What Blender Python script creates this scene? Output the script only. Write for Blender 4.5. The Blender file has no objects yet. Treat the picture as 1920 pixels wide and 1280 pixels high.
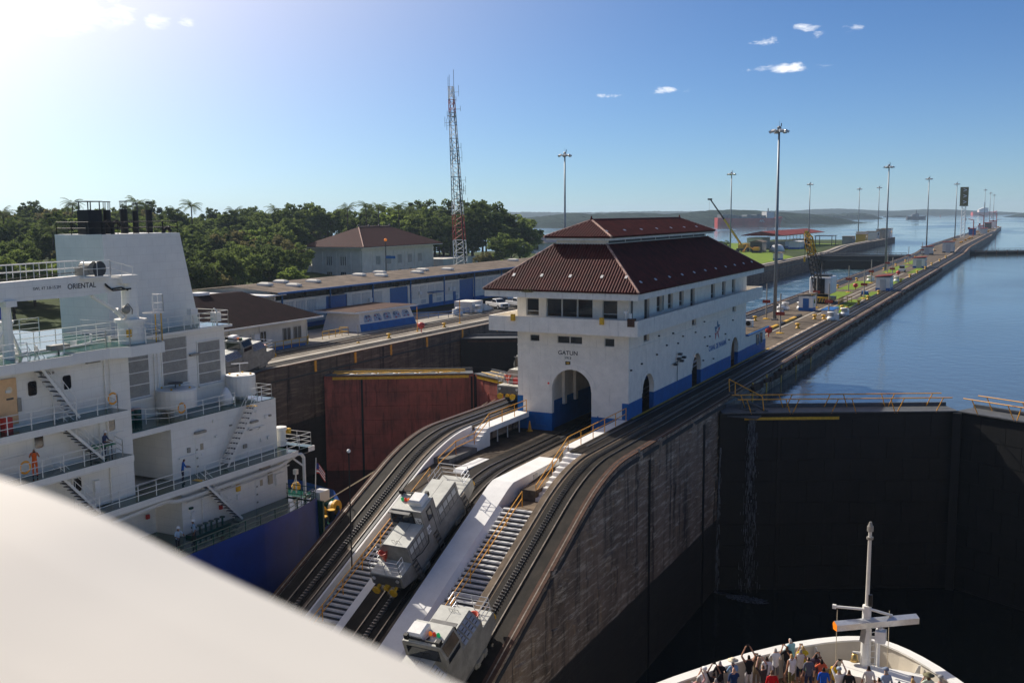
import bpy, bmesh, math, random
import numpy as np
from math import sin, cos, pi, radians, sqrt, atan2, tan
from mathutils import Vector, Matrix, geometry
R = radians
sc = bpy.context.scene
COL = sc.collection

# ---------------------------------------------------------------- camera
cam_d = bpy.data.cameras.new('camera'); cam = bpy.data.objects.new('camera', cam_d); COL.objects.link(cam)
cam_d.sensor_width = 36; cam_d.lens = 36; cam_d.clip_start = 0.05; cam_d.clip_end = 30000
_y, _p, _r = R(27.0), R(7.1), R(0.45)
_fw = Vector((-sin(_y)*cos(_p), cos(_y)*cos(_p), -sin(_p))); _rt = Vector((cos(_y), sin(_y), 0)); _up = _rt.cross(_fw)
_rt2 = _rt*cos(_r)-_up*sin(_r); _up2 = _up*cos(_r)+_rt*sin(_r)
m = Matrix((_rt2, _up2, -_fw)).transposed().to_4x4(); m.translation = (0, 0, 17)
cam.matrix_world = m
cam_d.dof.use_dof = True; cam_d.dof.focus_distance = 85; cam_d.dof.aperture_fstop = 5.0
sc.camera = cam
# ---------------------------------------------------------------- light
SUN_AZ, SUN_EL = 72.0, 37.0           # degrees to the left of +Y, above the horizon
sd = Vector((-sin(R(SUN_AZ))*cos(R(SUN_EL)), cos(R(SUN_AZ))*cos(R(SUN_EL)), sin(R(SUN_EL))))
sun_d = bpy.data.lights.new('sun', 'SUN'); sun_d.energy = 4.4; sun_d.angle = R(0.53); sun_d.color = (1, .93, .82)
sun = bpy.data.objects.new('sun', sun_d); COL.objects.link(sun)
sun.rotation_euler = sd.to_track_quat('Z', 'Y').to_euler(); sun.location = (0, 0, 60)
w = bpy.data.worlds.new('World'); sc.world = w; w.use_nodes = True
nt = w.node_tree; nt.nodes.clear()
def N(t, typ, **kw):
    n = t.nodes.new(typ)
    for k, v in kw.items():
        if k.startswith('i_'): n.inputs[k[2:].replace('_', ' ')].default_value = v
        else: setattr(n, k, v)
    return n
def mth(t, op, a, b=None, c=None, clamp=False):
    n = t.nodes.new('ShaderNodeMath'); n.operation = op; n.use_clamp = clamp
    for i, v in enumerate((a, b, c)):
        if v is None: continue
        if isinstance(v, (int, float)): n.inputs[i].default_value = v
        else: t.links.new(v, n.inputs[i])
    return n.outputs[0]
sky = N(nt, 'ShaderNodeTexSky', sky_type='NISHITA', sun_disc=False)
sky.sun_elevation = R(SUN_EL); sky.sun_rotation = R(-SUN_AZ); sky.altitude = 20; sky.air_density = 0.8; sky.dust_density = 0.1; sky.ozone_density = 5.0
bg = N(nt, 'ShaderNodeBackground'); bg.inputs['Strength'].default_value = 0.08
AUR, AUR_P, TINT = (34, 26, 16, 1), 8.0, (.42, .66, .87, 1)
wo = N(nt, 'ShaderNodeOutputWorld'); tc = N(nt, 'ShaderNodeTexCoord')
sepd = N(nt, 'ShaderNodeSeparateXYZ'); nt.links.new(tc.outputs['Generated'], sepd.inputs[0])
azn = mth(nt, 'ARCTAN2', mth(nt, 'MULTIPLY', sepd.outputs[0], -1), sepd.outputs[1])     # left of +Y, radians
eln = mth(nt, 'ARCSINE', sepd.outputs[2])
CLOUDS = [(51.8, 10.9, 4.6, 1.9, 1.5), (47.1, 10.1, .9, .5, 1.0), (45.4, 9.85, .75, .45, 1.0), (44.1, 9.95, .55, .3, .8), (42.9, 10.2, .6, .35, .6),  # az left, el, half width, half height, density
          (21.6, 6.33, .75, .16, .8), (18.4, 6.52, 1.1, .2, 1.0), (12.6, 7.5, 2.2, .26, .95), (13.5, 8.9, 1.0, .28, .75), (11.4, 9.45, .75, .3, .8), (10.7, 9.0, .5, .3, .65), (8.9, 9.4, .9, .32, .7),
          (31.3, .5, .9, .8, .55), (-.5, 8.6, .7, .2, .6), (66, 15, 9, 3, .9), (-30, 14, 9, 1.5, .6), (120, 18, 10, 2.5, .7), (-80, 20, 12, 3, .7), (180, 16, 14, 3, .7)]
cmask = None
nz = N(nt, 'ShaderNodeTexNoise'); nz.inputs['Scale'].default_value = 26; nz.inputs['Detail'].default_value = 12; nz.inputs['Roughness'].default_value = .68; nz.inputs['Distortion'].default_value = .4
mapd = N(nt, 'ShaderNodeMapping'); mapd.inputs['Scale'].default_value = (1, 1, 2.4); nt.links.new(tc.outputs['Generated'], mapd.inputs[0]); nt.links.new(mapd.outputs[0], nz.inputs['Vector'])
for az, el, hw, hh, dn in CLOUDS:
    a = mth(nt, 'DIVIDE', mth(nt, 'SUBTRACT', azn, R(az)), R(hw)); b = mth(nt, 'DIVIDE', mth(nt, 'SUBTRACT', eln, R(el)), R(hh))
    r2 = mth(nt, 'ADD', mth(nt, 'MULTIPLY', a, a), mth(nt, 'MULTIPLY', b, b))
    f = mth(nt, 'MULTIPLY', mth(nt, 'SUBTRACT', 1, mth(nt, 'MULTIPLY', r2, .55), clamp=True), dn)
    cmask = f if cmask is None else mth(nt, 'MAXIMUM', cmask, f)
th = mth(nt, 'ADD', mth(nt, 'MULTIPLY', cmask, .9), mth(nt, 'MULTIPLY', mth(nt, 'SUBTRACT', nz.outputs[0], .5), 3.4))
cl = mth(nt, 'MULTIPLY', mth(nt, 'MULTIPLY', mth(nt, 'SUBTRACT', th, .52), 1.5, clamp=True), mth(nt, 'MULTIPLY', cmask, 1.6, clamp=True))
# bright air round the sun: the aureole that whitens the sky toward it
dp = N(nt, 'ShaderNodeVectorMath', operation='DOT_PRODUCT'); nt.links.new(tc.outputs['Generated'], dp.inputs[0]); dp.inputs[1].default_value = tuple(sd)
au = mth(nt, 'POWER', mth(nt, 'MINIMUM', mth(nt, 'MAXIMUM', dp.outputs['Value'], 0), .86), AUR_P)
aur = N(nt, 'ShaderNodeMixRGB', blend_type='ADD'); aur.inputs[2].default_value = AUR
tint = N(nt, 'ShaderNodeMixRGB', blend_type='MULTIPLY'); tint.inputs[0].default_value = 1; tint.inputs[2].default_value = TINT; nt.links.new(sky.outputs[0], tint.inputs[1])
nt.links.new(au, aur.inputs[0]); nt.links.new(tint.outputs[0], aur.inputs[1])
# pale haze band low over the horizon, all the way round
hb = mth(nt, 'POWER', 2.718, mth(nt, 'MULTIPLY', mth(nt, 'ABSOLUTE', eln), -1/R(6.5)))
hbm = N(nt, 'ShaderNodeMixRGB', blend_type='ADD'); hbm.inputs[2].default_value = (1.3, 1.0, .65, 1); nt.links.new(hb, hbm.inputs[0]); nt.links.new(aur.outputs[0], hbm.inputs[1])
mixc = N(nt, 'ShaderNodeMixRGB'); mixc.inputs[2].default_value = (11, 11.2, 11.6, 1)
nt.links.new(cl, mixc.inputs[0]); nt.links.new(hbm.outputs[0], mixc.inputs[1]); nt.links.new(mixc.outputs[0], bg.inputs['Color']); nt.links.new(bg.outputs[0], wo.inputs['Surface'])
sc.view_settings.view_transform = 'Standard'; sc.view_settings.look = 'None'; sc.view_settings.gamma = 1; sc.view_settings.exposure = 0.42
sc.render.engine = 'CYCLES'; sc.cycles.use_denoising = True; sc.cycles.max_bounces = 6; sc.cycles.volume_bounces = 0
sc.cycles.sample_clamp_indirect = 6; sc.cycles.caustics_reflective = False; sc.cycles.caustics_refractive = False

# ---------------------------------------------------------------- materials
def lerp3(a, b, t): return tuple(a[i]+(b[i]-a[i])*t for i in range(3))
def mat(name, col, rough=.6, var=.12, scale=1.5, metal=0.0, bump=0.0, col2=None, stretch=(1, 1, 1), spec=.5, streak=0.0, streakcol=(.05, .045, .04), streakscale=(1.2, 1.2, .06), coat=0.0, grime=0.0, thr=.5):
    mt = bpy.data.materials.new(name); mt.use_nodes = True; t = mt.node_tree; b = t.nodes['Principled BSDF']
    b.inputs['Roughness'].default_value = rough; b.inputs['Metallic'].default_value = metal; b.inputs['Specular IOR Level'].default_value = spec if spec != .5 else (.12 if rough >= .65 else (.3 if rough >= .5 else .5))
    if coat: b.inputs['Coat Weight'].default_value = coat; b.inputs['Coat Roughness'].default_value = .1
    g = N(t, 'ShaderNodeNewGeometry'); mp = N(t, 'ShaderNodeMapping'); mp.inputs['Scale'].default_value = stretch
    t.links.new(g.outputs['Position'], mp.inputs[0])
    n1 = N(t, 'ShaderNodeTexNoise'); n1.inputs['Scale'].default_value = scale; n1.inputs['Detail'].default_value = 6; n1.inputs['Roughness'].default_value = .65
    t.links.new(mp.outputs[0], n1.inputs['Vector'])
    c2 = col2 or tuple(c*(1-2*var) for c in col); c1 = col if col2 else tuple(min(1, c*(1+var)) for c in col)
    rp = N(t, 'ShaderNodeValToRGB'); rp.color_ramp.elements[0].position = .32; rp.color_ramp.elements[1].position = .68
    rp.color_ramp.elements[0].color = (*c2, 1); rp.color_ramp.elements[1].color = (*c1, 1)
    t.links.new(n1.outputs[0], rp.inputs[0]); out = rp.outputs[0]
    if streak:
        m2 = N(t, 'ShaderNodeMapping'); m2.inputs['Scale'].default_value = streakscale; t.links.new(g.outputs['Position'], m2.inputs[0])
        n2 = N(t, 'ShaderNodeTexNoise'); n2.inputs['Scale'].default_value = 1.6; n2.inputs['Detail'].default_value = 7; n2.inputs['Roughness'].default_value = .7
        t.links.new(m2.outputs[0], n2.inputs['Vector'])
        f = mth(t, 'MULTIPLY', mth(t, 'SUBTRACT', n2.outputs[0], thr), 5, clamp=True)
        mx = N(t, 'ShaderNodeMixRGB'); mx.inputs[2].default_value = (*streakcol, 1); t.links.new(mth(t, 'MULTIPLY', f, streak), mx.inputs[0]); t.links.new(out, mx.inputs[1]); out = mx.outputs[0]
    if grime:
        n3 = N(t, 'ShaderNodeTexNoise'); n3.inputs['Scale'].default_value = 9; n3.inputs['Detail'].default_value = 8; n3.inputs['Roughness'].default_value = .8
        t.links.new(g.outputs['Position'], n3.inputs['Vector'])
        mx = N(t, 'ShaderNodeMixRGB'); mx.inputs[2].default_value = (*[c*.35 for c in c2], 1)
        t.links.new(mth(t, 'MULTIPLY', mth(t, 'MULTIPLY', mth(t, 'SUBTRACT', n3.outputs[0], .56), 7, clamp=True), grime), mx.inputs[0]); t.links.new(out, mx.inputs[1]); out = mx.outputs[0]
    t.links.new(out, b.inputs['Base Color'])
    if bump:
        bp = N(t, 'ShaderNodeBump'); bp.inputs['Strength'].default_value = bump; bp.inputs['Distance'].default_value = .05
        t.links.new(n1.outputs[0], bp.inputs['Height']); t.links.new(bp.outputs[0], b.inputs['Normal'])
    mt['nodes'] = 1
    return mt
HAZE = 1.05e-4
def emit(name, col, s):
    mt = bpy.data.materials.new(name); mt.use_nodes = True; b = mt.node_tree.nodes['Principled BSDF']
    b.inputs['Base Color'].default_value = (*col, 1); b.inputs['Emission Color'].default_value = (*col, 1); b.inputs['Emission Strength'].default_value = s; b.inputs['Roughness'].default_value = .3
    return mt
def wall_mat(name, wet_z, base=(.36, .26, .18), dark=(.022, .017, .014), light=(.85, .74, .58)):
    """weathered lock-wall concrete: vertical stains, pale spalls, and the wet band left below the last water line"""
    mt = bpy.data.materials.new(name); mt.use_nodes = True; t = mt.node_tree; b = t.nodes['Principled BSDF']
    g = N(t, 'ShaderNodeNewGeometry'); b.inputs['Roughness'].default_value = .8
    def noise(scl, st, det=7, ro=.65):
        mp = N(t, 'ShaderNodeMapping'); mp.inputs['Scale'].default_value = st; t.links.new(g.outputs['Position'], mp.inputs[0])
        n = N(t, 'ShaderNodeTexNoise'); n.inputs['Scale'].default_value = scl; n.inputs['Detail'].default_value = det; n.inputs['Roughness'].default_value = ro
        t.links.new(mp.outputs[0], n.inputs['Vector']); return n.outputs[0]
    def mix(f, a, col):
        mx = N(t, 'ShaderNodeMixRGB'); mx.inputs[2].default_value = (*col, 1); t.links.new(f, mx.inputs[0])
        if isinstance(a, tuple): mx.inputs[1].default_value = (*a, 1)
        else: t.links.new(a, mx.inputs[1])
        return mx.outputs[0]
    def band(n, thr, gain, amt): return mth(t, 'MULTIPLY', mth(t, 'MULTIPLY', mth(t, 'SUBTRACT', n, thr), gain, clamp=True), amt)
    c = mix(band(noise(.55, (1, 1, .06), 8, .7), .46, 5, 1.0), base, tuple(x*.38 for x in base))
    c = mix(band(noise(.30, (1, 1, 1), 8, .7), .50, 5, .75), c, tuple(x*.30 for x in base))
    c = mix(band(noise(1.2, (.24, .24, 2.2), 13, .86), .505, 9, .92), c, light)
    c = mix(band(noise(1.7, (.8, .8, 1.1), 12, .85), .575, 10, .7), c, lerp3(light, base, .35))
    c = mix(band(noise(1.1, (1, 1, .08), 9, .75), .535, 9, .92), c, dark)
    c = mix(band(noise(2.0, (1, 1, .3), 9, .75), .6, 10, .5), c, (.24, .14, .08))
    sp = N(t, 'ShaderNodeSeparateXYZ'); t.links.new(g.outputs['Position'], sp.inputs[0])
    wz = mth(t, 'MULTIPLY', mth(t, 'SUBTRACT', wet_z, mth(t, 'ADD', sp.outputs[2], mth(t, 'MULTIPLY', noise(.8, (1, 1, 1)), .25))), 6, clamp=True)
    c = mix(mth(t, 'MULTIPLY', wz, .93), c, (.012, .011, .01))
    t.links.new(c, b.inputs['Base Color'])
    t.links.new(mth(t, 'SUBTRACT', .85, mth(t, 'MULTIPLY', wz, .45)), b.inputs['Roughness'])
    bp = N(t, 'ShaderNodeBump'); bp.inputs['Strength'].default_value = 1.0; bp.inputs['Distance'].default_value = .3
    t.links.new(noise(1.3, (.22, .22, 2.4), 13, .86), bp.inputs['Height']); t.links.new(bp.outputs[0], b.inputs['Normal'])
    return mt
def water_mat(name, col, wave=.12, scale=.5, foam=0.0, rough=.04):
    mt = bpy.data.materials.new(name); mt.use_nodes = True; t = mt.node_tree; b = t.nodes['Principled BSDF']
    b.inputs['Base Color'].default_value = (*col, 1); b.inputs['Roughness'].default_value = rough; b.inputs['IOR'].default_value = 1.33 if foam or col[0] < .02 else 1.6
    g = N(t, 'ShaderNodeNewGeometry')
    n1 = N(t, 'ShaderNodeTexNoise'); n1.inputs['Scale'].default_value = scale; n1.inputs['Detail'].default_value = 4; n1.inputs['Roughness'].default_value = .55
    n2 = N(t, 'ShaderNodeTexNoise'); n2.inputs['Scale'].default_value = scale*.06; n2.inputs['Detail'].default_value = 3
    t.links.new(g.outputs['Position'], n1.inputs['Vector']); t.links.new(g.outputs['Position'], n2.inputs['Vector'])
    h = mth(t, 'MULTIPLY', n1.outputs[0], mth(t, 'ADD', .35, n2.outputs[0]))
    bp = N(t, 'ShaderNodeBump'); bp.inputs['Strength'].default_value = wave; bp.inputs['Distance'].default_value = .3
    t.links.new(h, bp.inputs['Height']); t.links.new(bp.outputs[0], b.inputs['Normal'])
    if not foam:
        mpw = N(t, 'ShaderNodeMapping'); mpw.inputs['Scale'].default_value = (.010, .0035, 1); t.links.new(g.outputs['Position'], mpw.inputs[0])
        nw = N(t, 'ShaderNodeTexNoise'); nw.inputs['Scale'].default_value = 1.3; nw.inputs['Detail'].default_value = 5; nw.inputs['Distortion'].default_value = .6; t.links.new(mpw.outputs[0], nw.inputs['Vector'])
        t.links.new(mth(t, 'ADD', rough, mth(t, 'MULTIPLY', mth(t, 'MULTIPLY', mth(t, 'SUBTRACT', nw.outputs[0], .45), 4, clamp=True), .16)), b.inputs['Roughness'])
        t.links.new(mth(t, 'ADD', wave*.6, mth(t, 'MULTIPLY', nw.outputs[0], wave*1.2)), bp.inputs['Strength'])
    if foam:
        n3 = N(t, 'ShaderNodeTexNoise'); n3.inputs['Scale'].default_value = .16; n3.inputs['Detail'].default_value = 8; n3.inputs['Roughness'].default_value = .7; n3.inputs['Distortion'].default_value = 1.4
        t.links.new(g.outputs['Position'], n3.inputs['Vector'])
        mx = N(t, 'ShaderNodeMixRGB'); mx.inputs[1].default_value = (*col, 1); mx.inputs[2].default_value = (.5, .56, .58, 1)
        f = mth(t, 'MULTIPLY', mth(t, 'MULTIPLY', mth(t, 'SUBTRACT', n3.outputs[0], .47), 4, clamp=True), foam)
        t.links.new(f, mx.inputs[0]); t.links.new(mx.outputs[0], b.inputs['Base Color'])
        t.links.new(mth(t, 'ADD', rough, mth(t, 'MULTIPLY', f, .5)), b.inputs['Roughness'])
    return mt
MT = dict(
 white=mat('white_painted_masonry', (.86, .80, .71), .7, .05, 1.2, grime=.28, streak=.6, streakcol=(.30, .27, .23), streakscale=(2.4, 2.4, .14), thr=.57),
 white2=mat('dirty_white_fascia', (.78, .75, .68), .75, .06, 1.5, grime=.35, streak=.75, streakcol=(.16, .15, .14), streakscale=(2.2, 2.2, .25), thr=.57),
 blue=mat('blue_wall_paint', (.006, .115, .36), .5, .12, .9, grime=.1),
 bluedark=mat('blue_door_paint', (.006, .105, .33), .45, .08, 2),
 tile=mat('red_clay_tile', (.105, .021, .018), .66, .25, 1.1, col2=(.050, .011, .010), grime=.5, streak=.35, streakcol=(.02, .014, .013), streakscale=(.9, .9, .3), thr=.55),
 tile2=mat('old_red_tile', (.060, .015, .013), .75, .3, 1.3, col2=(.04, .012, .011), grime=.35),
 tile3=mat('dark_red_sheet_roof', (.016, .0045, .006), .8, .2, 1.0, spec=.05),
 ridge=mat('ridge_cap_mortar', (.42, .27, .22), .7, .3, 3, grime=.4),
 glass=mat('dark_window_glass', (.012, .014, .018), .06, .05, 1, spec=.8),
 frame=mat('grey_window_frame', (.50, .49, .47), .5, .05, 2),
 door=mat('grey_steel_door', (.48, .48, .46), .5, .06, 2),
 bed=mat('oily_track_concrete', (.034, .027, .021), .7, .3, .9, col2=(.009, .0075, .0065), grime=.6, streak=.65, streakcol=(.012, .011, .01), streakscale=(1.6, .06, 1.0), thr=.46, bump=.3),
 bedbrown=mat('brown_worn_concrete', (.10, .076, .055), .8, .3, .7, col2=(.03, .023, .018), grime=.6, streak=.6, streakcol=(.03, .025, .02), streakscale=(1.6, .05, 1.0), bump=.3),  # browner, paler concrete than the track bed
 paving=mat('worn_wall_paving', (.17, .135, .10), .85, .2, .22, col2=(.075, .060, .046), grime=.6, streak=.5, streakcol=(.03, .025, .02), streakscale=(1.2, .05, 1), bump=.3),
 pale=mat('pale_concrete_apron', (.44, .40, .34), .85, .15, .25, col2=(.25, .225, .19), grime=.4),
 ramp=mat('white_ramp_paint', (.78, .77, .75), .6, .05, .8, grime=.3),
 step=mat('pale_grey_step_paint', (.58, .58, .58), .7, .08, 2, grime=.4),
 riser=mat('stair_channel_concrete', (.15, .145, .14), .8, .2, 2),
 innerbed=mat('tan_track_concrete', (.22, .165, .115), .8, .25, .8, col2=(.09, .068, .05), grime=.6, streak=.5, streakcol=(.03, .025, .02), streakscale=(1.8, .05, 1.0), bump=.3),
 steel=mat('rail_steel', (.24, .22, .20), .32, .2, 3, metal=.85),
 rust=mat('rusty_kerb_steel', (.115, .062, .042), .75, .3, 1.5, col2=(.05, .030, .024), grime=.5),
 black=mat('black_iron', (.012, .012, .013), .5, .2, 3),
 tarred=mat('dark_steel', (.05, .052, .056), .45, .2, 2, metal=.2),
 orange=mat('orange_rail_paint', (.82, .36, .02), .45, .12, 3, grime=.25),
 yellow=mat('yellow_paint', (.75, .42, .02), .45, .15, 3, grime=.35),
 red=mat('red_paint', (.50, .03, .025), .45, .15, 3),
 mule=mat('locomotive_silver_paint', (.30, .285, .25), .5, .15, 1.4, metal=.2, grime=.55),
 mulelite=mat('locomotive_roof_paint', (.55, .55, .50), .5, .1, 1.4, grime=.35),
 muledark=mat('locomotive_end_paint', (.12, .12, .12), .5, .15, 2, metal=.2),
 plastic=mat('white_housing', (.78, .77, .74), .4, .05, 3, grime=.15),
 tin=mat('galvanised_mast', (.22, .24, .26), .45, .1, 1, metal=.3),
 gate=mat('red_gate_plate', (.45, .115, .080), .6, .3, .6, col2=(.22, .065, .048), streak=.8, streakcol=(.012, .009, .008), streakscale=(1.3, 1.3, .12), grime=.4),
 gateb=mat('black_gate_plate', (.012, .0115, .012), .6, .3, .5, col2=(.006, .006, .006), grime=.3, streak=.35, streakcol=(.035, .032, .03), streakscale=(1.4, 1.4, .08), thr=.58),
 walk=mat('grey_walkway_steel', (.10, .105, .11), .6, .15, 2, grime=.3),
 grass=mat('lawn_grass', (.17, .25, .022), .9, .25, .35, col2=(.11, .17, .016), grime=.2),
 scrub=mat('rough_grass_ground', (.060, .085, .020), .95, .3, .12, col2=(.022, .034, .010)),
 dirt=mat('worn_earth', (.20, .155, .11), .9, .2, .2, col2=(.10, .078, .055)),
 roofgrey=mat('mossy_corrugated_roof', (.24, .19, .15), .9, .25, .5, col2=(.11, .09, .073), grime=.6, streak=.5, streakcol=(.04, .035, .03), streakscale=(.08, 1.2, 1)),
 cream=mat('cream_render', (.68, .65, .58), .75, .06, .6, grime=.12),
 ship=mat('ship_white_paint', (.78, .76, .70), .45, .03, .7, streak=.06, streakcol=(.35, .30, .25), streakscale=(1, 1, .1), thr=.58),
 shipgreen=mat('green_deck_paint', (.012, .075, .052), .16, .15, 1.0, grime=.25),
 shipblue=mat('blue_hull_paint', (.002, .042, .27), .38, .15, .5, streak=.25, streakcol=(.03, .04, .10), streakscale=(.6, .6, .2)),
 grille=mat('grey_vent_mesh', (.52, .51, .48), .6, .08, 6),
 tan=mat('tan_bulwark_paint', (.58, .53, .44), .5, .05, 1),
 teak=mat('teak_deck', (.35, .22, .12), .7, .2, 1.5, stretch=(6, .3, 1)),
 silver=mat('silver_metal', (.65, .67, .70), .28, .08, 3, metal=.6),
 bark=mat('tree_bark', (.10, .075, .055), .9, .3, 3, bump=.4),
 leafa=mat('leaf_dark_green', (0.107, 0.153, 0.042), .85, .4, .5, col2=(0.044, 0.067, 0.021)),
 leafb=mat('leaf_mid_green', (0.151, 0.208, 0.052), .85, .4, .5, col2=(0.065, 0.096, 0.027)),
 leafc=mat('leaf_olive_green', (0.194, 0.181, 0.068), .85, .35, .5, col2=(0.083, 0.084, 0.033)),
 leafd=mat('leaf_bright_green', (0.216, 0.294, 0.060), .85, .35, .5, col2=(0.093, 0.147, 0.033)),
 frond=mat('palm_frond', (0.115, 0.16, 0.04), .5, .35, 1, col2=(0.05, 0.075, 0.02)),
 farhill=mat('hazed_far_forest', (.020, .040, .034), .95, .4, .05, col2=(.009, .019, .017), spec=.1),  # bluish shift puts part of the distance haze into the colour
 farred=mat('red_ship_hull', (.55, .055, .045), .5, .15, .05),
 greentop=mat('green_table_top', (.02, .22, .10), .5, .1, 3),
 railcream=mat('cream_rail_paint', (.94, .86, .72), .4, .03, 2),
 olive=mat('olive_board', (.20, .17, .06), .6, .15, 1),
 tandoor=mat('tan_door_paint', (.70, .44, .23), .5, .06, 2),
 redroof=mat('red_sheet_roof', (.20, .035, .028), .75, .2, .5),
 hatstraw=mat('straw', (.72, .60, .42), .8, .1, 8),
 lamp=mat('lamp_housing', (.55, .57, .58), .3, .1, 4, metal=.4),
 signred=mat('red_sign_board', (.36, .05, .025), .6, .2, 4),
 brass=mat('brass', (.60, .40, .14), .3, .1, 4, metal=.8),
 rope=mat('rope_fibre', (.45, .38, .27), .8, .1, 10),
)
MT['beacong'] = emit('green_beacon', (.0, .35, .10), .3); MT['beaconr'] = emit('red_beacon', (.6, .03, .01), .12); MT['beacono'] = emit('orange_beacon', (.85, .22, .01), .25)
for k in ('leafa', 'leafb', 'leafc', 'leafd', 'frond'):
    t = MT[k].node_tree; b = t.nodes['Principled BSDF']; b.inputs['Specular IOR Level'].default_value = .12; b.inputs['Roughness'].default_value = .8
    tr = t.nodes.new('ShaderNodeBsdfTranslucent'); mx = t.nodes.new('ShaderNodeMixShader'); mx.inputs[0].default_value = .42; src = b.inputs['Base Color'].links[0].from_socket
    hs_ = t.nodes.new('ShaderNodeHueSaturation'); hs_.inputs['Value'].default_value = 1.5; hs_.inputs['Hue'].default_value = .485; t.links.new(src, hs_.inputs['Color']); t.links.new(hs_.outputs[0], tr.inputs['Color'])
    t.links.new(b.outputs[0], mx.inputs[1]); t.links.new(tr.outputs[0], mx.inputs[2]); t.links.new(mx.outputs[0], t.nodes['Material Output'].inputs['Surface'])
t = MT['ship'].node_tree; b = t.nodes['Principled BSDF']; g = N(t, 'ShaderNodeNewGeometry'); sx = N(t, 'ShaderNodeSeparateXYZ'); cxy = N(t, 'ShaderNodeCombineXYZ'); t.links.new(g.outputs['Position'], sx.inputs[0])
t.links.new(mth(t, 'ADD', sx.outputs[0], sx.outputs[1]), cxy.inputs[0]); t.links.new(sx.outputs[2], cxy.inputs[1])
bk = N(t, 'ShaderNodeTexBrick'); bk.inputs['Scale'].default_value = .42; bk.inputs['Mortar Size'].default_value = .004; bk.inputs['Mortar Smooth'].default_value = .3; bk.inputs['Color1'].default_value = (1, 1, 1, 1); bk.inputs['Color2'].default_value = (.965, .965, .97, 1); bk.inputs['Mortar'].default_value = (.80, .79, .78, 1); t.links.new(cxy.outputs[0], bk.inputs['Vector'])
src = b.inputs['Base Color'].links[0].from_socket; mm = N(t, 'ShaderNodeMixRGB', blend_type='MULTIPLY'); mm.inputs[0].default_value = 1; t.links.new(src, mm.inputs[1]); t.links.new(bk.outputs['Color'], mm.inputs[2]); t.links.new(mm.outputs[0], b.inputs['Base Color'])
rn = N(t, 'ShaderNodeTexNoise'); rn.inputs['Scale'].default_value = .9; bpn = N(t, 'ShaderNodeBump'); bpn.inputs['Strength'].default_value = .12; bpn.inputs['Distance'].default_value = .1; t.links.new(g.outputs['Position'], rn.inputs['Vector']); t.links.new(rn.outputs[0], bpn.inputs['Height']); t.links.new(bpn.outputs[0], b.inputs['Normal'])
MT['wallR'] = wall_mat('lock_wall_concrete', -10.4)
MT['wallL'] = wall_mat('west_lock_wall_concrete', -6.5, base=(.15, .105, .075), light=(.34, .25, .17))
MT['wallU'] = wall_mat('upper_lock_wall_concrete', -1.2, base=(.12, .10, .085), light=(.3, .27, .23))

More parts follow.
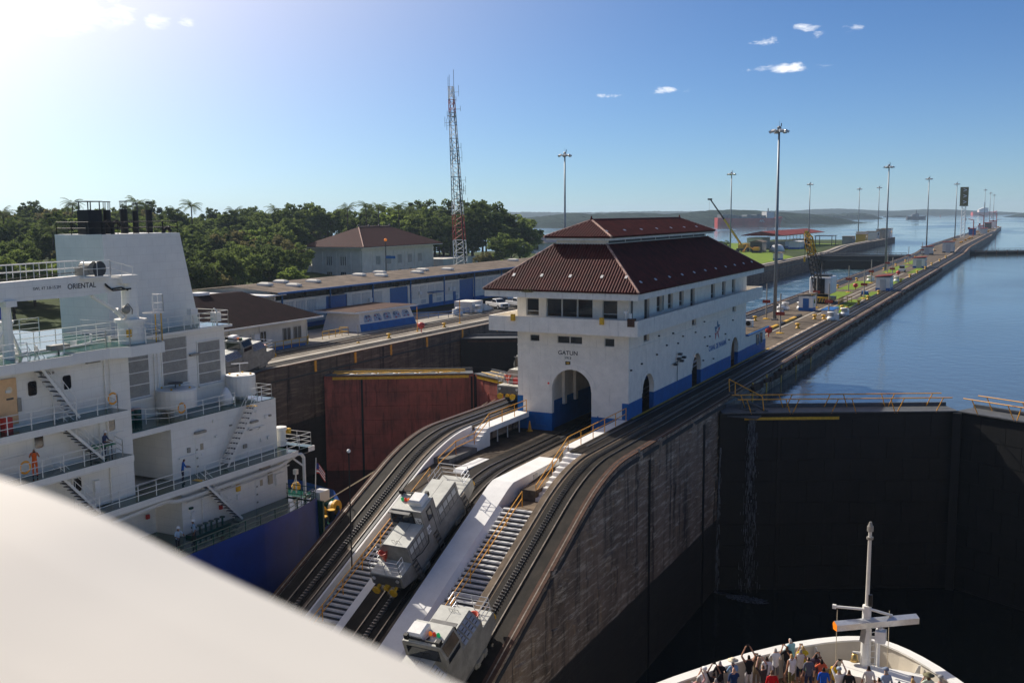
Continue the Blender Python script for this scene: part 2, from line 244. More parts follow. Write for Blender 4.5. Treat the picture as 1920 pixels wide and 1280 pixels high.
# ---------------------------------------------------------------- builders
class B:
    def __init__(s): s.v = []; s.f = []
    def add(s, vs, fs):
        o = len(s.v); s.v += [tuple(v) for v in vs]; s.f += [tuple(i+o for i in f) for f in fs]; return s
    def bx(s, x0, x1, y0, y1, z0, z1):
        return s.add([(x0,y0,z0),(x1,y0,z0),(x1,y1,z0),(x0,y1,z0),(x0,y0,z1),(x1,y0,z1),(x1,y1,z1),(x0,y1,z1)],
                     [(0,3,2,1),(4,5,6,7),(0,1,5,4),(1,2,6,5),(2,3,7,6),(3,0,4,7)])
    def cb(s, c, d, M=None):
        x, y, z = d[0]/2, d[1]/2, d[2]/2
        vs = [Vector(v) for v in ((-x,-y,-z),(x,-y,-z),(x,y,-z),(-x,y,-z),(-x,-y,z),(x,-y,z),(x,y,z),(-x,y,z))]
        if M is not None: vs = [M @ v for v in vs]
        c = Vector(c)
        return s.add([v+c for v in vs], [(0,3,2,1),(4,5,6,7),(0,1,5,4),(1,2,6,5),(2,3,7,6),(3,0,4,7)])
    def cy(s, p0, p1, r0, r1=None, n=8, cap=True):
        r1 = r0 if r1 is None else r1; p0 = Vector(p0); p1 = Vector(p1); d = p1-p0
        if d.length < 1e-6: return s
        q = d.to_track_quat('Z', 'Y'); vs = []
        for p, r in ((p0, r0), (p1, r1)):
            for i in range(n):
                a = 2*pi*i/n; vs.append(p+q @ Vector((r*cos(a), r*sin(a), 0)))
        fs = [(i, (i+1) % n, n+(i+1) % n, n+i) for i in range(n)]
        if cap: fs += [tuple(range(n))[::-1], tuple(range(n, 2*n))]
        return s.add(vs, fs)
    def tube(s, pts, r, n=6):
        for a, b in zip(pts[:-1], pts[1:]): s.cy(a, b, r, r, n)
        return s
    def loft(s, rings, cap=True, closed=True):
        n = len(rings[0]); vs = [p for r in rings for p in r]; fs = []
        for k in range(len(rings)-1):
            for i in range(n if closed else n-1): fs.append((k*n+i, k*n+(i+1) % n, (k+1)*n+(i+1) % n, (k+1)*n+i))
        if cap and closed: fs += [tuple(range(n))[::-1], tuple(range((len(rings)-1)*n, len(rings)*n))]
        return s.add(vs, fs)
    def lathe(s, prof, c=(0, 0, 0), n=16):
        return s.loft([[(c[0]+r*cos(2*pi*i/n), c[1]+r*sin(2*pi*i/n), c[2]+z) for i in range(n)] for r, z in prof])
    def sph(s, c, r, n=10, k=6, sz=1.0):
        return s.lathe([(max(1e-3, r*sin(pi*j/k)), -r*sz*cos(pi*j/k)) for j in range(k+1)], c, n)
    def poly(s, outer, holes, thick, fn):
        """flat wall with openings; outer/holes are 2-D loops, fn(u, v, d) places a point at depth d"""
        loops = [outer]+list(holes); flat = [p for l in loops for p in l]
        tris = geometry.tessellate_polygon([[Vector((p[0], p[1], 0)) for p in l] for l in loops])
        n = len(flat)
        vs = [fn(p[0], p[1], 0) for p in flat]+[fn(p[0], p[1], thick) for p in flat]
        fs = [tuple(t) for t in tris]+[tuple(i+n for i in t[::-1]) for t in tris]
        o = 0
        for l in loops:
            k = len(l)
            for i in range(k): a = o+i; b = o+(i+1) % k; fs.append((a, b, b+n, a+n))
            o += k
        return s.add(vs, fs)
    def mesh(s, name, smooth=False):
        me = bpy.data.meshes.new(name); me.from_pydata(s.v, [], s.f)
        bm = bmesh.new(); bm.from_mesh(me); bmesh.ops.recalc_face_normals(bm, faces=bm.faces); bm.to_mesh(me); bm.free()
        if smooth: me.polygons.foreach_set('use_smooth', [True]*len(me.polygons))
        return me
    def build(s, name, mt, parent=None, smooth=False, bevel=0):
        return place(name, s.mesh(name, smooth), mt, parent, bevel)
def place(name, me, mt, parent=None, bevel=0):
    if mt is not None:
        if isinstance(mt, str): mt = MT[mt]
        if not me.materials: me.materials.append(mt)
    o = bpy.data.objects.new(name, me); COL.objects.link(o)
    if parent is not None:
        o.parent = parent; o.matrix_parent_inverse = Matrix.Translation(-absloc(parent))
    if bevel:
        md = o.modifiers.new('bevel', 'BEVEL'); md.width = bevel; md.segments = 2; md.limit_method = 'ANGLE'
    return o
def absloc(o):
    l = Vector(o.location)
    if o.parent is not None: l = l*1.0
    return l if o.parent is None else (l + (o.matrix_parent_inverse.translation + absloc(o.parent)))
def tag(o, label, cat, group=None, kind=None):
    o['label'] = label; o['category'] = cat
    if group: o['group'] = group
    if kind: o['kind'] = kind
    return o
def thing(name, label, cat, loc=(0, 0, 0), group=None):
    o = bpy.data.objects.new(name, None); COL.objects.link(o); o.location = loc; o.empty_display_size = .3
    return tag(o, label, cat, group)
def struct(o): o['kind'] = 'structure'; return o
def stuff(o): o['kind'] = 'stuff'; return o
def dup(root, loc=None, rot=None, label=None, group=None, scale=None):
    def rec(o, par):
        c = o.copy(); COL.objects.link(c)
        if par is not None: c.parent = par
        for ch in o.children: rec(ch, c)
        return c
    r = rec(root, None)
    if loc is not None: r.location = loc
    if rot is not None: r.rotation_euler = rot
    if scale is not None: r.scale = scale if hasattr(scale, '__len__') else (scale,)*3
    if label: r['label'] = label
    if group: r['group'] = group
    return r
def share(name, me, parent, loc, rot=(0, 0, 0), mt=None, scale=None):
    """another copy of a piece; loc is in world space for an unrotated parent"""
    o = bpy.data.objects.new(name, me); COL.objects.link(o)
    if mt is not None and not me.materials: me.materials.append(MT[mt])
    o.location = loc; o.rotation_euler = rot
    if scale: o.scale = scale
    if parent is not None: o.parent = parent; o.matrix_parent_inverse = Matrix.Translation(-absloc(parent))
    return o
def rail(b, pts, h=1.05, bars=(1.0, .5), r=.025, sp=1.5, pr=None, up=None):
    up = Vector(up or (0, 0, 1)); pr = pr or r
    pts = [Vector(p) for p in pts]
    for a, c in zip(pts[:-1], pts[1:]):
        n = max(1, round((c-a).length/sp))
        for i in range(n+1): p = a.lerp(c, i/n); b.cy(p, p+up*h, pr, pr, 5)
        for k in bars: b.cy(a+up*h*k, c+up*h*k, r, r, 5)
    return b
def steps(b, p0, p1, wid, n, tread=.24, th=.04):
    """open stair: n treads from p0 to p1, wid = width vector"""
    p0, p1, wd = Vector(p0), Vector(p1), Vector(wid); d = p1-p0; fh = Vector((d.x, d.y, 0)).normalized()
    for i in range(n):
        p = p0.lerp(p1, (i+.5)/n); q = [p-fh*tread/2, p+fh*tread/2]
        vs = [q[0], q[0]+wd, q[1]+wd, q[1]]; b.add([*vs, *[v+Vector((0, 0, th)) for v in vs]], [(0,3,2,1),(4,5,6,7),(0,1,5,4),(1,2,6,5),(2,3,7,6),(3,0,4,7)])
    return b
def text(name, body, size, loc, rot, mt, parent=None, ext=.01, align='CENTER', bold=0.0, sx=1.0):
    cu = bpy.data.curves.new(name, 'FONT'); cu.body = body; cu.size = size; cu.extrude = ext; cu.align_x = align; cu.align_y = 'CENTER'; cu.offset = bold
    tmp = bpy.data.objects.new(name, cu); COL.objects.link(tmp)
    me = bpy.data.meshes.new_from_object(tmp.evaluated_get(bpy.context.evaluated_depsgraph_get())); bpy.data.objects.remove(tmp)
    me.name = name; me.materials.clear(); me.materials.append(MT[mt])
    o = bpy.data.objects.new(name, me); COL.objects.link(o); o.location = loc; o.rotation_euler = rot; o.scale = (sx, 1, 1)
    if parent is not None: o.parent = parent; o.matrix_parent_inverse = Matrix.Translation(-absloc(parent))
    return o
# ---------------------------------------------------------------- levels of the lock
def prof(y, ys, z0, zmin=-9.6):
    d = ys-y
    if d <= 0: z = z0
    elif d < 8: z = z0-.46*d*d/16
    else: z = z0-1.84-.46*(d-8)
    return max(z, z0+zmin)
def hump(y): t = min(1, max(0, (y-440)/50)); return 1.3*t*t*(3-2*t)
def zR(y): return prof(y, 66, 0) if y < 100 else hump(y)
def zL(y): return prof(y, 70.5, 0) if y < 100 else hump(y)
def zM(y):
    if y < 90: return prof(y, 65.8, -1.55, -8.6)
    if y < 117: return -1.55+1.53*(y-90)/27
    return hump(y)
def zW(y): return prof(y, 88, 0) if y < 100 else hump(y)      # far side of the west chamber
XL, XR, XA, XB = -43.2, -24.5, -39.6, -29.25                    # centre wall edges, inner bed limits
WL = -75.0
YS = [-60, 20, 40, 42, 44] + [46+i for i in range(30)] + [78, 80, 84, 90, 100, 117, 117.5, 160, 250, 400, 440] + [440+5*i for i in range(1, 11)] + [560, 700, 850, 1000, 1085]
def strip(x0, x1, zf, ys, zb=-26, xe=None):
    b = B(); vs = []; fs = []
    for i, y in enumerate(ys):
        a, c = (x0, x1) if xe is None else xe(x0, x1, y)
        z = zf(y); vs += [(a, y, zb), (a, y, z), (c, y, z), (c, y, zb)]
        if i: k = 4*i; fs += [(k-4, k-3, k+1, k), (k-3, k-2, k+2, k+1), (k-2, k-1, k+3, k+2), (k-1, k-4, k, k+3)]
    n = 4*len(ys); fs += [(0, 1, 2, 3), (n-1, n-2, n-3, n-4)]
    return b.add(vs, fs)
def narrow(x0, x1, y):      # the approach pier narrows a little to its tip
    t = max(0, min(1, (y-700)/385)); return x0+(0 if x0 > -30 else 4.0)*t, x1-(6.5 if x1 > -30 else -4)*t*1.0
# water
def plane(name, x0, x1, y0, y1, z, mt): return struct(B().add([(x0, y0, z), (x1, y0, z), (x1, y1, z), (x0, y1, z)], [(0, 1, 2, 3)]).build(name, mt))
LAKE = water_mat('lake_water', (.07, .095, .105), .16, .55)
DARKW = water_mat('chamber_water', (.004, .007, .008), .10, 1.2)
TURB = water_mat('churning_water', (.03, .085, .115), .9, .9, foam=.55, rough=.12)
b = B(); big = 6900
b.add([(-big, 410, -1.85), (-43.5, 410, -1.85), (-43.5, big, -1.85), (-big, big, -1.85)], [(0, 1, 2, 3)])
b.add([(-43.5, 135, -1.85), (-30, 135, -1.85), (-30, 88.5, -1.85), (-24.4, 89.8, -1.85), (-5.4, 99.6, -1.85), (12.6, 89.8, -1.85), (12.6, 80, -1.85), (big, 80, -1.85), (big, big, -1.85), (-43.5, big, -1.85)], [tuple(range(10))])
struct(b.build('lake', LAKE))
plane('chamber_water', -75.2, -43.0, 134, 420, -5.2, TURB)
plane('lower_chamber_water', -75.2, -43.0, -80, 136, -13.5, DARKW)
struct(B().bx(12.6, 18, -80, 98, -26, .2).build('east_lock_wall_body', 'wallR'))
plane('lower_east_chamber_water', -24.6, 12.7, -80, 100, -17.1, DARKW)

# centre lock wall
cw = thing('lock_wall', 'long dark concrete centre wall of the locks carrying rails and the control house', 'lock wall', (-34, 90, 0))
def eastx(x0, x1, y): a, c = narrow(x0, x1, y); return (-28.0 if y < 67.5 else a), c
def midx(x0, x1, y): a, c = narrow(x0, x1, y); return a, (-28.02 if y < 67.5 else c)
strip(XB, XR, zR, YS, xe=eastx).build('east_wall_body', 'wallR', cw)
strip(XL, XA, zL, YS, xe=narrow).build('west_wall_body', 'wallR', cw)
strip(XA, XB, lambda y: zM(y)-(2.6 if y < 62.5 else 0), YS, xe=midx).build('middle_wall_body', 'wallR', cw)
def topstrip(x0, x1, zf, ys, dz, mt, name, par, th=.012):
    b = B(); vs = []; fs = []
    for i, y in enumerate(ys):
        z = zf(y)+dz; vs += [(x0, y, z-th), (x0, y, z), (x1, y, z), (x1, y, z-th)]
        if i: k = 4*i; fs += [(k-4, k-3, k+1, k), (k-3, k-2, k+2, k+1), (k-2, k-1, k+3, k+2)]
    return b.add(vs, fs).build(name, mt, par)
NEARY = [y for y in YS if y <= 117.5]
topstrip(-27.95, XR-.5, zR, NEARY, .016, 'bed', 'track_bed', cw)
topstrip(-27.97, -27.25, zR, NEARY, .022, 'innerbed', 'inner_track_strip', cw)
topstrip(-29.2, -27.6, zR, [y for y in NEARY if y >= 66], .028, 'bed', 'shade_side_strip', cw)  # dark strip; the shade beside the house is put into its colour
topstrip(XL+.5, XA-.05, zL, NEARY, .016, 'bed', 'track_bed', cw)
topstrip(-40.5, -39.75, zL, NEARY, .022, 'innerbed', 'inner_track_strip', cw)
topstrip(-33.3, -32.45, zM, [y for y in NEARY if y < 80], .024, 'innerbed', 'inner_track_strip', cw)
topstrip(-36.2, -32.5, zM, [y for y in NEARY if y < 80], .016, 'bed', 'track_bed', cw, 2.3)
topstrip(-39.5, -29.4, zM, [60]+[y for y in YS if 60 < y <= 90]+[117], .008, 'bedbrown', 'forecourt_slab', cw)
YF = [117.5, 160, 250, 400, 440]+[440+5*i for i in range(1, 11)]+[560, 700, 850, 1000, 1080]
topstrip(-40.2, -29.3, zM, YF[:-1], .010, 'paving', 'paved_strip', cw)
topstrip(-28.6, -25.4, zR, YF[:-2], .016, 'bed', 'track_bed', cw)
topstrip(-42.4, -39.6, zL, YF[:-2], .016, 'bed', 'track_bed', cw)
def railline(name, x, zf, ys, par, w=.075, h=.09, mt='steel', dz=.02):
    b = B(); vs = []; fs = []
    for i, y in enumerate(ys):
        z = zf(y)+dz; vs += [(x-w/2, y, z), (x-w/2, y, z+h), (x+w/2, y, z+h), (x+w/2, y, z)]
        if i: k = 4*i; fs += [(k-4, k-3, k+1, k), (k-3, k-2, k+2, k+1), (k-2, k-1, k+3, k+2)]
    return b.add(vs, fs).build(name, mt, par)
FARY = [y for y in YS if y <= 1000]
for x in (-27.5, -25.95): railline('rail', x, zR, FARY, cw)
for x in (-41.75, -40.2): railline('rail', x, zL, FARY, cw)
for x in (-35.15, -33.65): railline('rail', x, zM, NEARY, cw)
for x, zf in ((-26.72, zR), (-40.98, zL), (-34.4, zM)):
    railline('rack_bed', x, zf, FARY if zf is not zM else NEARY, cw, .32, .05, 'tarred')
tooth = B().bx(-.13, .13, -.05, .05, 0, .09).mesh('rack_teeth')
b = B()
for x, zf in ((-26.72, zR), (-40.98, zL), (-34.4, zM)):
    y = 44.0
    while y < 76: b.cb((x, y, zf(y)+.11), (.24, .09, .10)); y += .22
stuff(b.build('rack_teeth', 'steel', cw))
# steel kerbs along the edges and dark cable slots
railline('edge_kerb', XR-.25, zR, [y for y in YS if y <= 700], cw, .5, .10, 'rust', .0)
railline('edge_kerb', XL+.22, zL, [y for y in YS if y <= 700], cw, .44, .10, 'rust', .0)
railline('edge_band', XR+.02, lambda y: zR(y)-.55, [y for y in YS if y <= 560], cw, .12, .30, 'tarred', 0)
railline('cable_slot_cover', -28.6, zR, [y for y in FARY if y >= 68], cw, .22, .05, 'tarred')
railline('cable_slot_cover', -39.95, zL, FARY, cw, .2, .05, 'tarred')
for x, zf in ((-24.75, zR), (-42.95, zL)): railline('edge_wear_strip', x, zf, [y for y in YS if y <= 400], cw, .07, .012, 'steel', .10)
# rough spalled lip and flat black strips painting the shade of recesses on the east face
for y, wd in ((97.5, .4), (84.2, .5), (70.2, .35)):
    B().bx(XR-.05, XR+.06, y-wd/2, y+wd/2, -24, zR(y)-1.0).build('recess_shade_strip', 'black', cw)
rng = random.Random(4)
lump = B().loft([[(0, -.5, -.3), (0, .45, -.35), (0, .5, .3), (0, -.4, .36)], [(.12, -.36, -.2), (.1, .3, -.22), (.14, .36, .2), (.1, -.26, .24)]]).mesh('spalled_patch')
lump.materials.append(MT['wallR'])
for i in range(110):
    y = rng.uniform(46, 98); z = zR(y)-rng.uniform(.5, 9); s = rng.uniform(.5, 1.5)
    if z < -10.5: continue
    o = share('spalled_patch', lump, cw, (XR-.03, y, z), (rng.uniform(-.4, .4), 0, 0), scale=(1, s*.8, s*rng.uniform(.6, 2.0)))
for y in (101, 107, 114, 122, 131): B().bx(XR-.02, XR+.09, y-.16, y+.16, -1.9, .06).build('yellow_fender_mark', 'yellow', cw)
bb = B()
y = 100
while y < 330:          # rough stone fringe along the waterline side of the upper wall
    L = rng.uniform(.6, 2.2); bb.cb((XR+.12, y+L/2, -.55+rng.uniform(-.12, .12)), (.35+rng.uniform(0, .3), L, rng.uniform(.3, .7)), Matrix.Rotation(rng.uniform(-.08, .08), 3, 'X')); y += L+rng.uniform(0, 1.5)
stuff(bb.build('broken_lip_concrete', 'rust', cw))
# lower step in front of the house, painted kerb line
B().bx(-29.25, -29.0, 79, 128, .0, .05).build('yellow_kerb_line', 'yellow', cw)

# west lock wall and land behind it
ww = thing('lock_wall', 'dark concrete chamber wall below the warehouses with two tracks on top', 'lock wall', (-77, 120, 0))
YW = [-60, 40, 60, 64, 66, 68, 70, 72, 74, 76, 78, 80, 82, 84, 86, 88, 90, 100, 160, 300, 440]+[440+5*i for i in range(1, 11)]+[560, 655]
strip(-80.2, WL, zW, YW).build('wall_body', 'wallL', ww)
topstrip(-79.6, -75.5, zW, YW, .02, 'pale', 'coping', ww)
for x in (-76.4, -77.9): railline('rail', x, zW, YW, ww)
railline('rack_bed', -77.15, zW, YW, ww, 1.0, .03, 'bed')
railline('edge_kerb', WL-.2, zW, [y for y in YW if y < 600], ww, .45, .09, 'rust', 0)
for y in (96, 104, 112, 121, 131, 142): B().bx(WL-.02, WL+.08, y-.2, y+.2, -1.4, .03).build('rusty_fender_mark', 'orange', ww)
railline('edge_band', WL+.02, lambda y: zW(y)-1.5, [y for y in YW if 86 < y < 500], ww, .12, .2, 'tarred', 0)
# ground of the west side: one sheet with a wooded rise, falling to the lake
def sm(t): t = max(0, min(1, t)); return t*t*(3-2*t)
def terr(x, y):
    h = 9.5*sm((-x-138)/110)*sm((470-y)/200)
    shore = sm((430-y)/30) if x < -160 else 1
    return h if y < 430 else -3
xs = [-80.2, -84, -90, -100, -112, -125]+[-135-9*i for i in range(30)]+[-450, -600, -900]
ys = [-400, -200, -80, 0, 40]+[60+12*i for i in range(28)]+[400, 420, 440, 470, 500, 560, 600, 640]
def shoreline(y): return -150 if y > 470 else (-150-(470-y)*1.6 if y > 395 else -2000)
vs = []; fs = []
for j, y in enumerate(ys):
    for i, x in enumerate(xs):
        z = 9.5*sm((-x-138)/110)*sm((400-y)/150)
        if x < shoreline(y): z = -4
        vs.append((x, y, z if x < -80.3 else 0))
        if i and j: n = len(xs); k = j*n+i; fs.append((k-n-1, k-n, k, k-1))
gro = struct(B().add(vs, fs).build('ground', 'scrub'))
def groundz(x, y): return 9.5*sm((-x-138)/110)*sm((400-y)/150)
def lawn(name, pts, z=.03): return struct(B().add([(x, y, z) for x, y in pts], [tuple(range(len(pts)))]).build(name, 'grass'))
lawn('lawn', [(-80.5, 296), (-80.5, 392), (-104, 452), (-150, 452), (-150, 296)])
lawn('lawn', [(-92, 462), (-92, 560), (-150, 560), (-150, 462)])
lawn('lawn', [(-80.5, 240), (-80.5, 290), (-140, 290), (-140, 240)])
struct(B().add([(-80.3, 88, .012), (-96, 88, .012), (-96, 210, .012), (-80.3, 210, .012)], [(3, 2, 1, 0)]).build('apron_paving', 'pale'))
struct(B().add([(-97, 152, .02), (-97, 196, .02), (-84.5, 196, .02), (-84.5, 152, .02)], [(0, 1, 2, 3)]).build('parking_bay', 'bed'))
for x in (-81.6, -83.2): railline('rail', x, lambda y: .0, [84, 300], ww, .09, .1)
railline('track_bed', -82.4, lambda y: .0, [84, 300], ww, 3.2, .03, 'bedbrown', .005)
railline('kerb', -84.6, lambda y: 0, [84, 290], ww, .3, .12, 'tarred', 0)
# lawns on the centre wall beyond the house
for x0, x1, y0, y1 in ((-37.6, -33.8, 203, 226), (-38.2, -34.6, 232, 262), (-37.6, -34.2, 300, 340), (-29.6, -28.7, 176, 196), (-31.2, -29.2, 186, 206), (-30.4, -28.8, 208, 228), (-30.6, -28.8, 250, 275), (-37.4, -34.6, 350, 400), (-31, -29, 300, 330)):
    struct(B().add([(x0, y0, .03), (x1, y0, .03), (x1, y1, .03), (x0, y1, .03)], [(0, 1, 2, 3)]).build('lawn_patch', 'grass'))
for x, y0, y1 in ((-32.9, 130, 300), (-31.6, 170, 300)): railline('drain_cover', x, lambda y: 0, [y0, y1], cw, .35, .03, 'pale', .015)

# ---------------------------------------------------------------- mitre gates
def leaf(name, label, h, a, z0, depth, plate, nx, nz, walk='walk', railing=True, lat=None, group=None, apexdrop=0):
    """gate leaf between plan points h (hinge) and a (mitre); plates on the side facing -Y"""
    h = Vector((*h, 0)); a = Vector((*a, 0)); u = (a-h).normalized(); L = (a-h).length; n = Vector((u.y, -u.x, 0))
    if n.y > 0: n = -n
    t = thing(name, label, 'lock gate', (h.x, h.y, z0), group)
    def P(s, d, z): p = h+u*s+n*d; return (p.x, p.y, z)
    def blk(b, s0, s1, d0, d1, z0_, z1_):
        return b.add([P(s0,d0,z0_),P(s1,d0,z0_),P(s1,d1,z0_),P(s0,d1,z0_),P(s0,d0,z1_),P(s1,d0,z1_),P(s1,d1,z1_),P(s0,d1,z1_)], [(0,3,2,1),(4,5,6,7),(0,1,5,4),(1,2,6,5),(2,3,7,6),(3,0,4,7)])
    blk(B(), 0, L, -1.9, 0, z0-depth, z0-.05).build('gate_body', plate, t)
    pw, ph = L/nx, (depth-.3)/nz
    for j in range(nz):
        s0 = 0; row = [pw*(i+(.35 if j % 2 and 0 < i < nx else 0)) for i in range(nx+1)]
        for i in range(nx): blk(B(), row[i]+.025, row[i+1]-.025, -.01, .035+.015*((i*7+j*3) % 4), z0-.3-ph*(j+1)+.02, z0-.3-ph*j-.02).build('plate', plate, t)
    for s in (0.25*L, .985*L): blk(B(), s-.12, s+.12, .05, .13, z0-depth, z0-.3).build('post_strip', 'black', t)
    blk(B(), .2, L-.1, -2.3, .25, z0, z0+.10).build('walkway', walk, t)
    blk(B(), .2, L-.1, -2.4, -2.25, z0+.1, z0+.42).build('walkway_beam', walk, t)
    return t, P, blk, L
gl = []
for nm, lab, hx, ax in (('lock_gate', 'black riveted gate leaf hinged on the centre wall holding back the upper water', (-24.3, 88.4), (-5.4, 98.2)), ('lock_gate', 'black gate leaf meeting the hinged one at the mitre, far side of the chamber', (12.6, 88.4), (-5.4, 98.2))):
    t, P, blk, L = leaf(nm, lab, hx, ax, -.8, 20, 'gateb', 9, 10)
    for k in range(6): blk(B(), 1.6+k*L/6.4, 1.6+k*L/6.4+L/9.5, -.75, -.3, -.84, -.82).build('walkway_grating', 'pale', t)
    blk(B(), 2.2, L*.5, .02, .14, -1.4, -1.15).build('yellow_sill', 'yellow', t)
    b = B()
    for k in range(4):
        s0 = 2.0+k*(L-2.6)/4; s1 = s0+(L-2.6)/4-.5
        for dd in (-2.2, .1):
            b.cy(P(s0-.5, dd+.25, .5), P(s1+.4, dd+.25, .5), .05, n=5)
            for s in (s0+.3, s1-.4): b.cy(P(s-(.5 if k % 2 else -.5), dd, -.85), P(s, dd+.25, .5), .045, n=5)
    b.build('folding_handrail', 'orange', t)
B().bx(-5.75, -5.05, 97.4, 98.3, -21, -.85).build('mitre_post', 'gateb', t)
b = B()   # bracket and stair arm where the gate meets the wall
t = thing('gate_arm', 'grey steel strut and yellow rail stepping from the wall onto the black gate', 'gate arm', (-24.2, 88, 0))
B().cy((-24.6, 90.5, .25), (-20.6, 88.4, -.85), .12, n=6).cy((-24.2, 89, -.9), (-21.5, 87.8, -.75), .1, n=6).cy((-23.2, 89.6, -.1), (-22.9, 88.6, -.9), .1).bx(-24.4, -21, 86.5, 88.6, -1.25, -1.1).build('strut', 'walk', t)
B().cy((-24.6, 90.5, .25), (-24.8, 91, 1.4), .05).cy((-24.8, 91, 1.4), (-21.2, 89, .35), .05).cy((-24.0, 90.2, .1), (-24.1, 90.6, 1.15), .05).cy((-21.2, 89, .35), (-20.9, 88.4, -.8), .05).build('handrail', 'orange', t)
for ch_ in t.children: ch_.location.y += 2.2; ch_.location.z += .15
for nm, lab, hx, ax in (('lock_gate', 'dark red plated gate leaf hinged on the wall below the warehouses', (-74.7, 97.2), (-59.3, 106.2)), ('lock_gate', 'short visible dark red gate leaf ending behind the control house', (-43.4, 97.6), (-59.1, 106.2))):
    t, P, blk, L = leaf(nm, lab, hx, ax, -2.0, 19, 'gate', 10, 11)
    blk(B(), 1.0, L-.6, .04, .16, -2.45, -2.12).build('yellow_sill', 'yellow', t)
    b = B()
    for k in range(6):
        s0 = 1.5+k*(L-3)/6
        b.cy(P(s0, -.2, -1.85), P(s0+1.6, .1, -1.62), .05, n=5).cy(P(s0+1.6, .1, -1.62), P(s0+2.3, -.6, -1.85), .05, n=5)
    b.cy(P(1, -.3, -1.7), P(L-1, -.3, -1.7), .05, n=5).cy(P(1, -1.6, -1.7), P(L-1, -1.6, -1.7), .05, n=5).build('folded_handrail', 'yellow', t)
    for k in range(5): blk(B(), 3+k*(L-5)/5, 3+k*(L-5)/5+.9, -.9, -.35, -1.89, -1.86).build('walkway_panel', 'plastic', t)
# guard gate beyond, far upstream gates
for hx, ax, lab, mt_, z0 in (((-74.7, 130), (-59.3, 138), 'dark guard gate leaf in the shadowed chamber behind the red gate', 'gateb', -1.2), ((-43.4, 130), (-59.1, 138), 'dark guard gate leaf closing behind the control house', 'gateb', -1.2)):
    t, P, blk, L = leaf('lock_gate', lab, hx, ax, z0, 16, mt_, 4, 4); blk(B(), 1, L-1, .04, .2, z0-.5, z0-.2).build('sill', 'rust', t)
t, P, blk, L = leaf('lock_gate', 'long low dark gate closing the upper chamber between lawn and centre wall', (-75, 414), (-43.3, 418), -.3, 7, 'gateb', 6, 2)
b = B(); rail(b, [P(0, -1.8, -.2), P(L, -1.8, -.2)], 1.1, (1, .5), .06, 2.0).build('handrail', 'walk', t)
rail(B(), [P(0, .2, -.2), P(L, .2, -.2)], 1.1, (1, .5), .06, 2.0).build('handrail', 'walk', t)
t, P, blk, L = leaf('lock_gate', 'low grey gate walkway standing in the lake beside the centre wall, mirrored in water', (-24.4, 478), (2, 492), -.6, 1.6, 'gateb', 6, 1)
rail(B(), [P(1, -1.8, -.5), P(L, -1.8, -.5)], 1.2, (1, .5), .08, 2.5).build('handrail', 'walk', t)
b = B()
for k in range(6): b.cy(P(2+k*4.5, .8, -2.4), P(2+k*4.5, .8, .2), .18, n=6)
b.build('mooring_post', 'rust', t)
# falls of leaking water down the black gate
WF = mat('falling_water', (.30, .33, .37), .5, .3, 2.5, col2=(.03, .033, .036), stretch=(3, 3, .25))
def fall(name, label, x, y, zt, w0, w1, n, dens):
    rg = random.Random(int(abs(x)*10)); b = B()
    for i in range(n):
        z = zt-rg.random()**1.3*(zt+17.0); k = (zt-z)/(zt+17.0); L = rg.uniform(.15, .7); px = x+rg.gauss(0, .35)*(w0+(w1-w0)*k); py = y-rg.random()*.25-.4*k
        b.cb((px, py, z), (.018+.02*rg.random(), .015, L))
    o = stuff(b.build(name, WF)); o['label'] = label; o['category'] = 'waterfall'; return o
fall('leaking_water', 'thin white veil of water leaking down the black gate near the centre wall', -21.6, 89.4, -1.4, .45, 1.2, 520, 1)
fall('leaking_water', 'bright trickle where the black gate meets the centre wall', -24.1, 88.1, -4, .12, .3, 260, 1)
b = B(); rg = random.Random(9)
for i in range(900):
    a = rg.random()*2*pi; r = rg.random()**.7; cx, cy, rx, ry = ((-21.2, 87.2, 1.9, .8) if i % 3 else (-23.4, 87.6, 1.0, .25))
    b.cb((cx+rx*r*cos(a), cy+ry*r*sin(a), -17.06), (rg.uniform(.03, .16), rg.uniform(.02, .08), .02))
o = stuff(b.build('foam', WF)); o['label'] = 'patch of white foam on the dark water below the leaks'; o['category'] = 'foam'
# ---------------------------------------------------------------- ramps and stairs on the incline
def sloped(x0, x1, zf, ys, dz, th):
    b = B(); vs = []; fs = []
    for i, y in enumerate(ys):
        z = zf(y)+dz; vs += [(x0, y, z-th), (x0, y, z), (x1, y, z), (x1, y, z-th)]
        if i: k = 4*i; fs += [(k-4, k-3, k+1, k), (k-3, k-2, k+2, k+1), (k-2, k-1, k+3, k+2), (k-1, k-4, k, k+3)]
    n = 4*len(ys); fs += [(0, 1, 2, 3), (n-1, n-2, n-3, n-4)]
    return b.add(vs, fs)
YI = [44+.75*i for i in range(33)]
def zsR(y): return zR(y)-.5
def zrR(y): return min(-1.1, -3.95-.47*(54.2-y)) if y < 60 or y > 63 else min(-1.1, -3.95-.47*(54.2-y))
def zsL(y): return min(zL(y)-.62, -1.6)
STEP = B().bx(0, 1, -.12, .12, -.1, 0).mesh('step')
STEP.materials.append(MT['step'])
def flight(par, x0, x1, y0, y1, zf, pitch):
    y = y0
    while y < y1:
        share('step', STEP, par, (x0, y, zf(y)+.04), scale=(x1-x0, 1, 1)); y += pitch
def pair_rail(b, pts, h=1.05):
    pts = [Vector(p) for p in pts]
    for a, c in zip(pts[:-1], pts[1:]):
        for k in (1.0, .55): b.cy(a+Vector((0, 0, h*k)), c+Vector((0, 0, h*k)), .035, n=6)
        n = max(1, round((c-a).length/2.4))
        for i in range(n+1): p = a.lerp(c, i/n); b.cy(p, p+Vector((0, 0, h)), .035, n=6)
    return b
es = thing('staircase', 'concrete steps with orange handrail beside the wide white ramp', 'stairs', (-30, 55, -5))
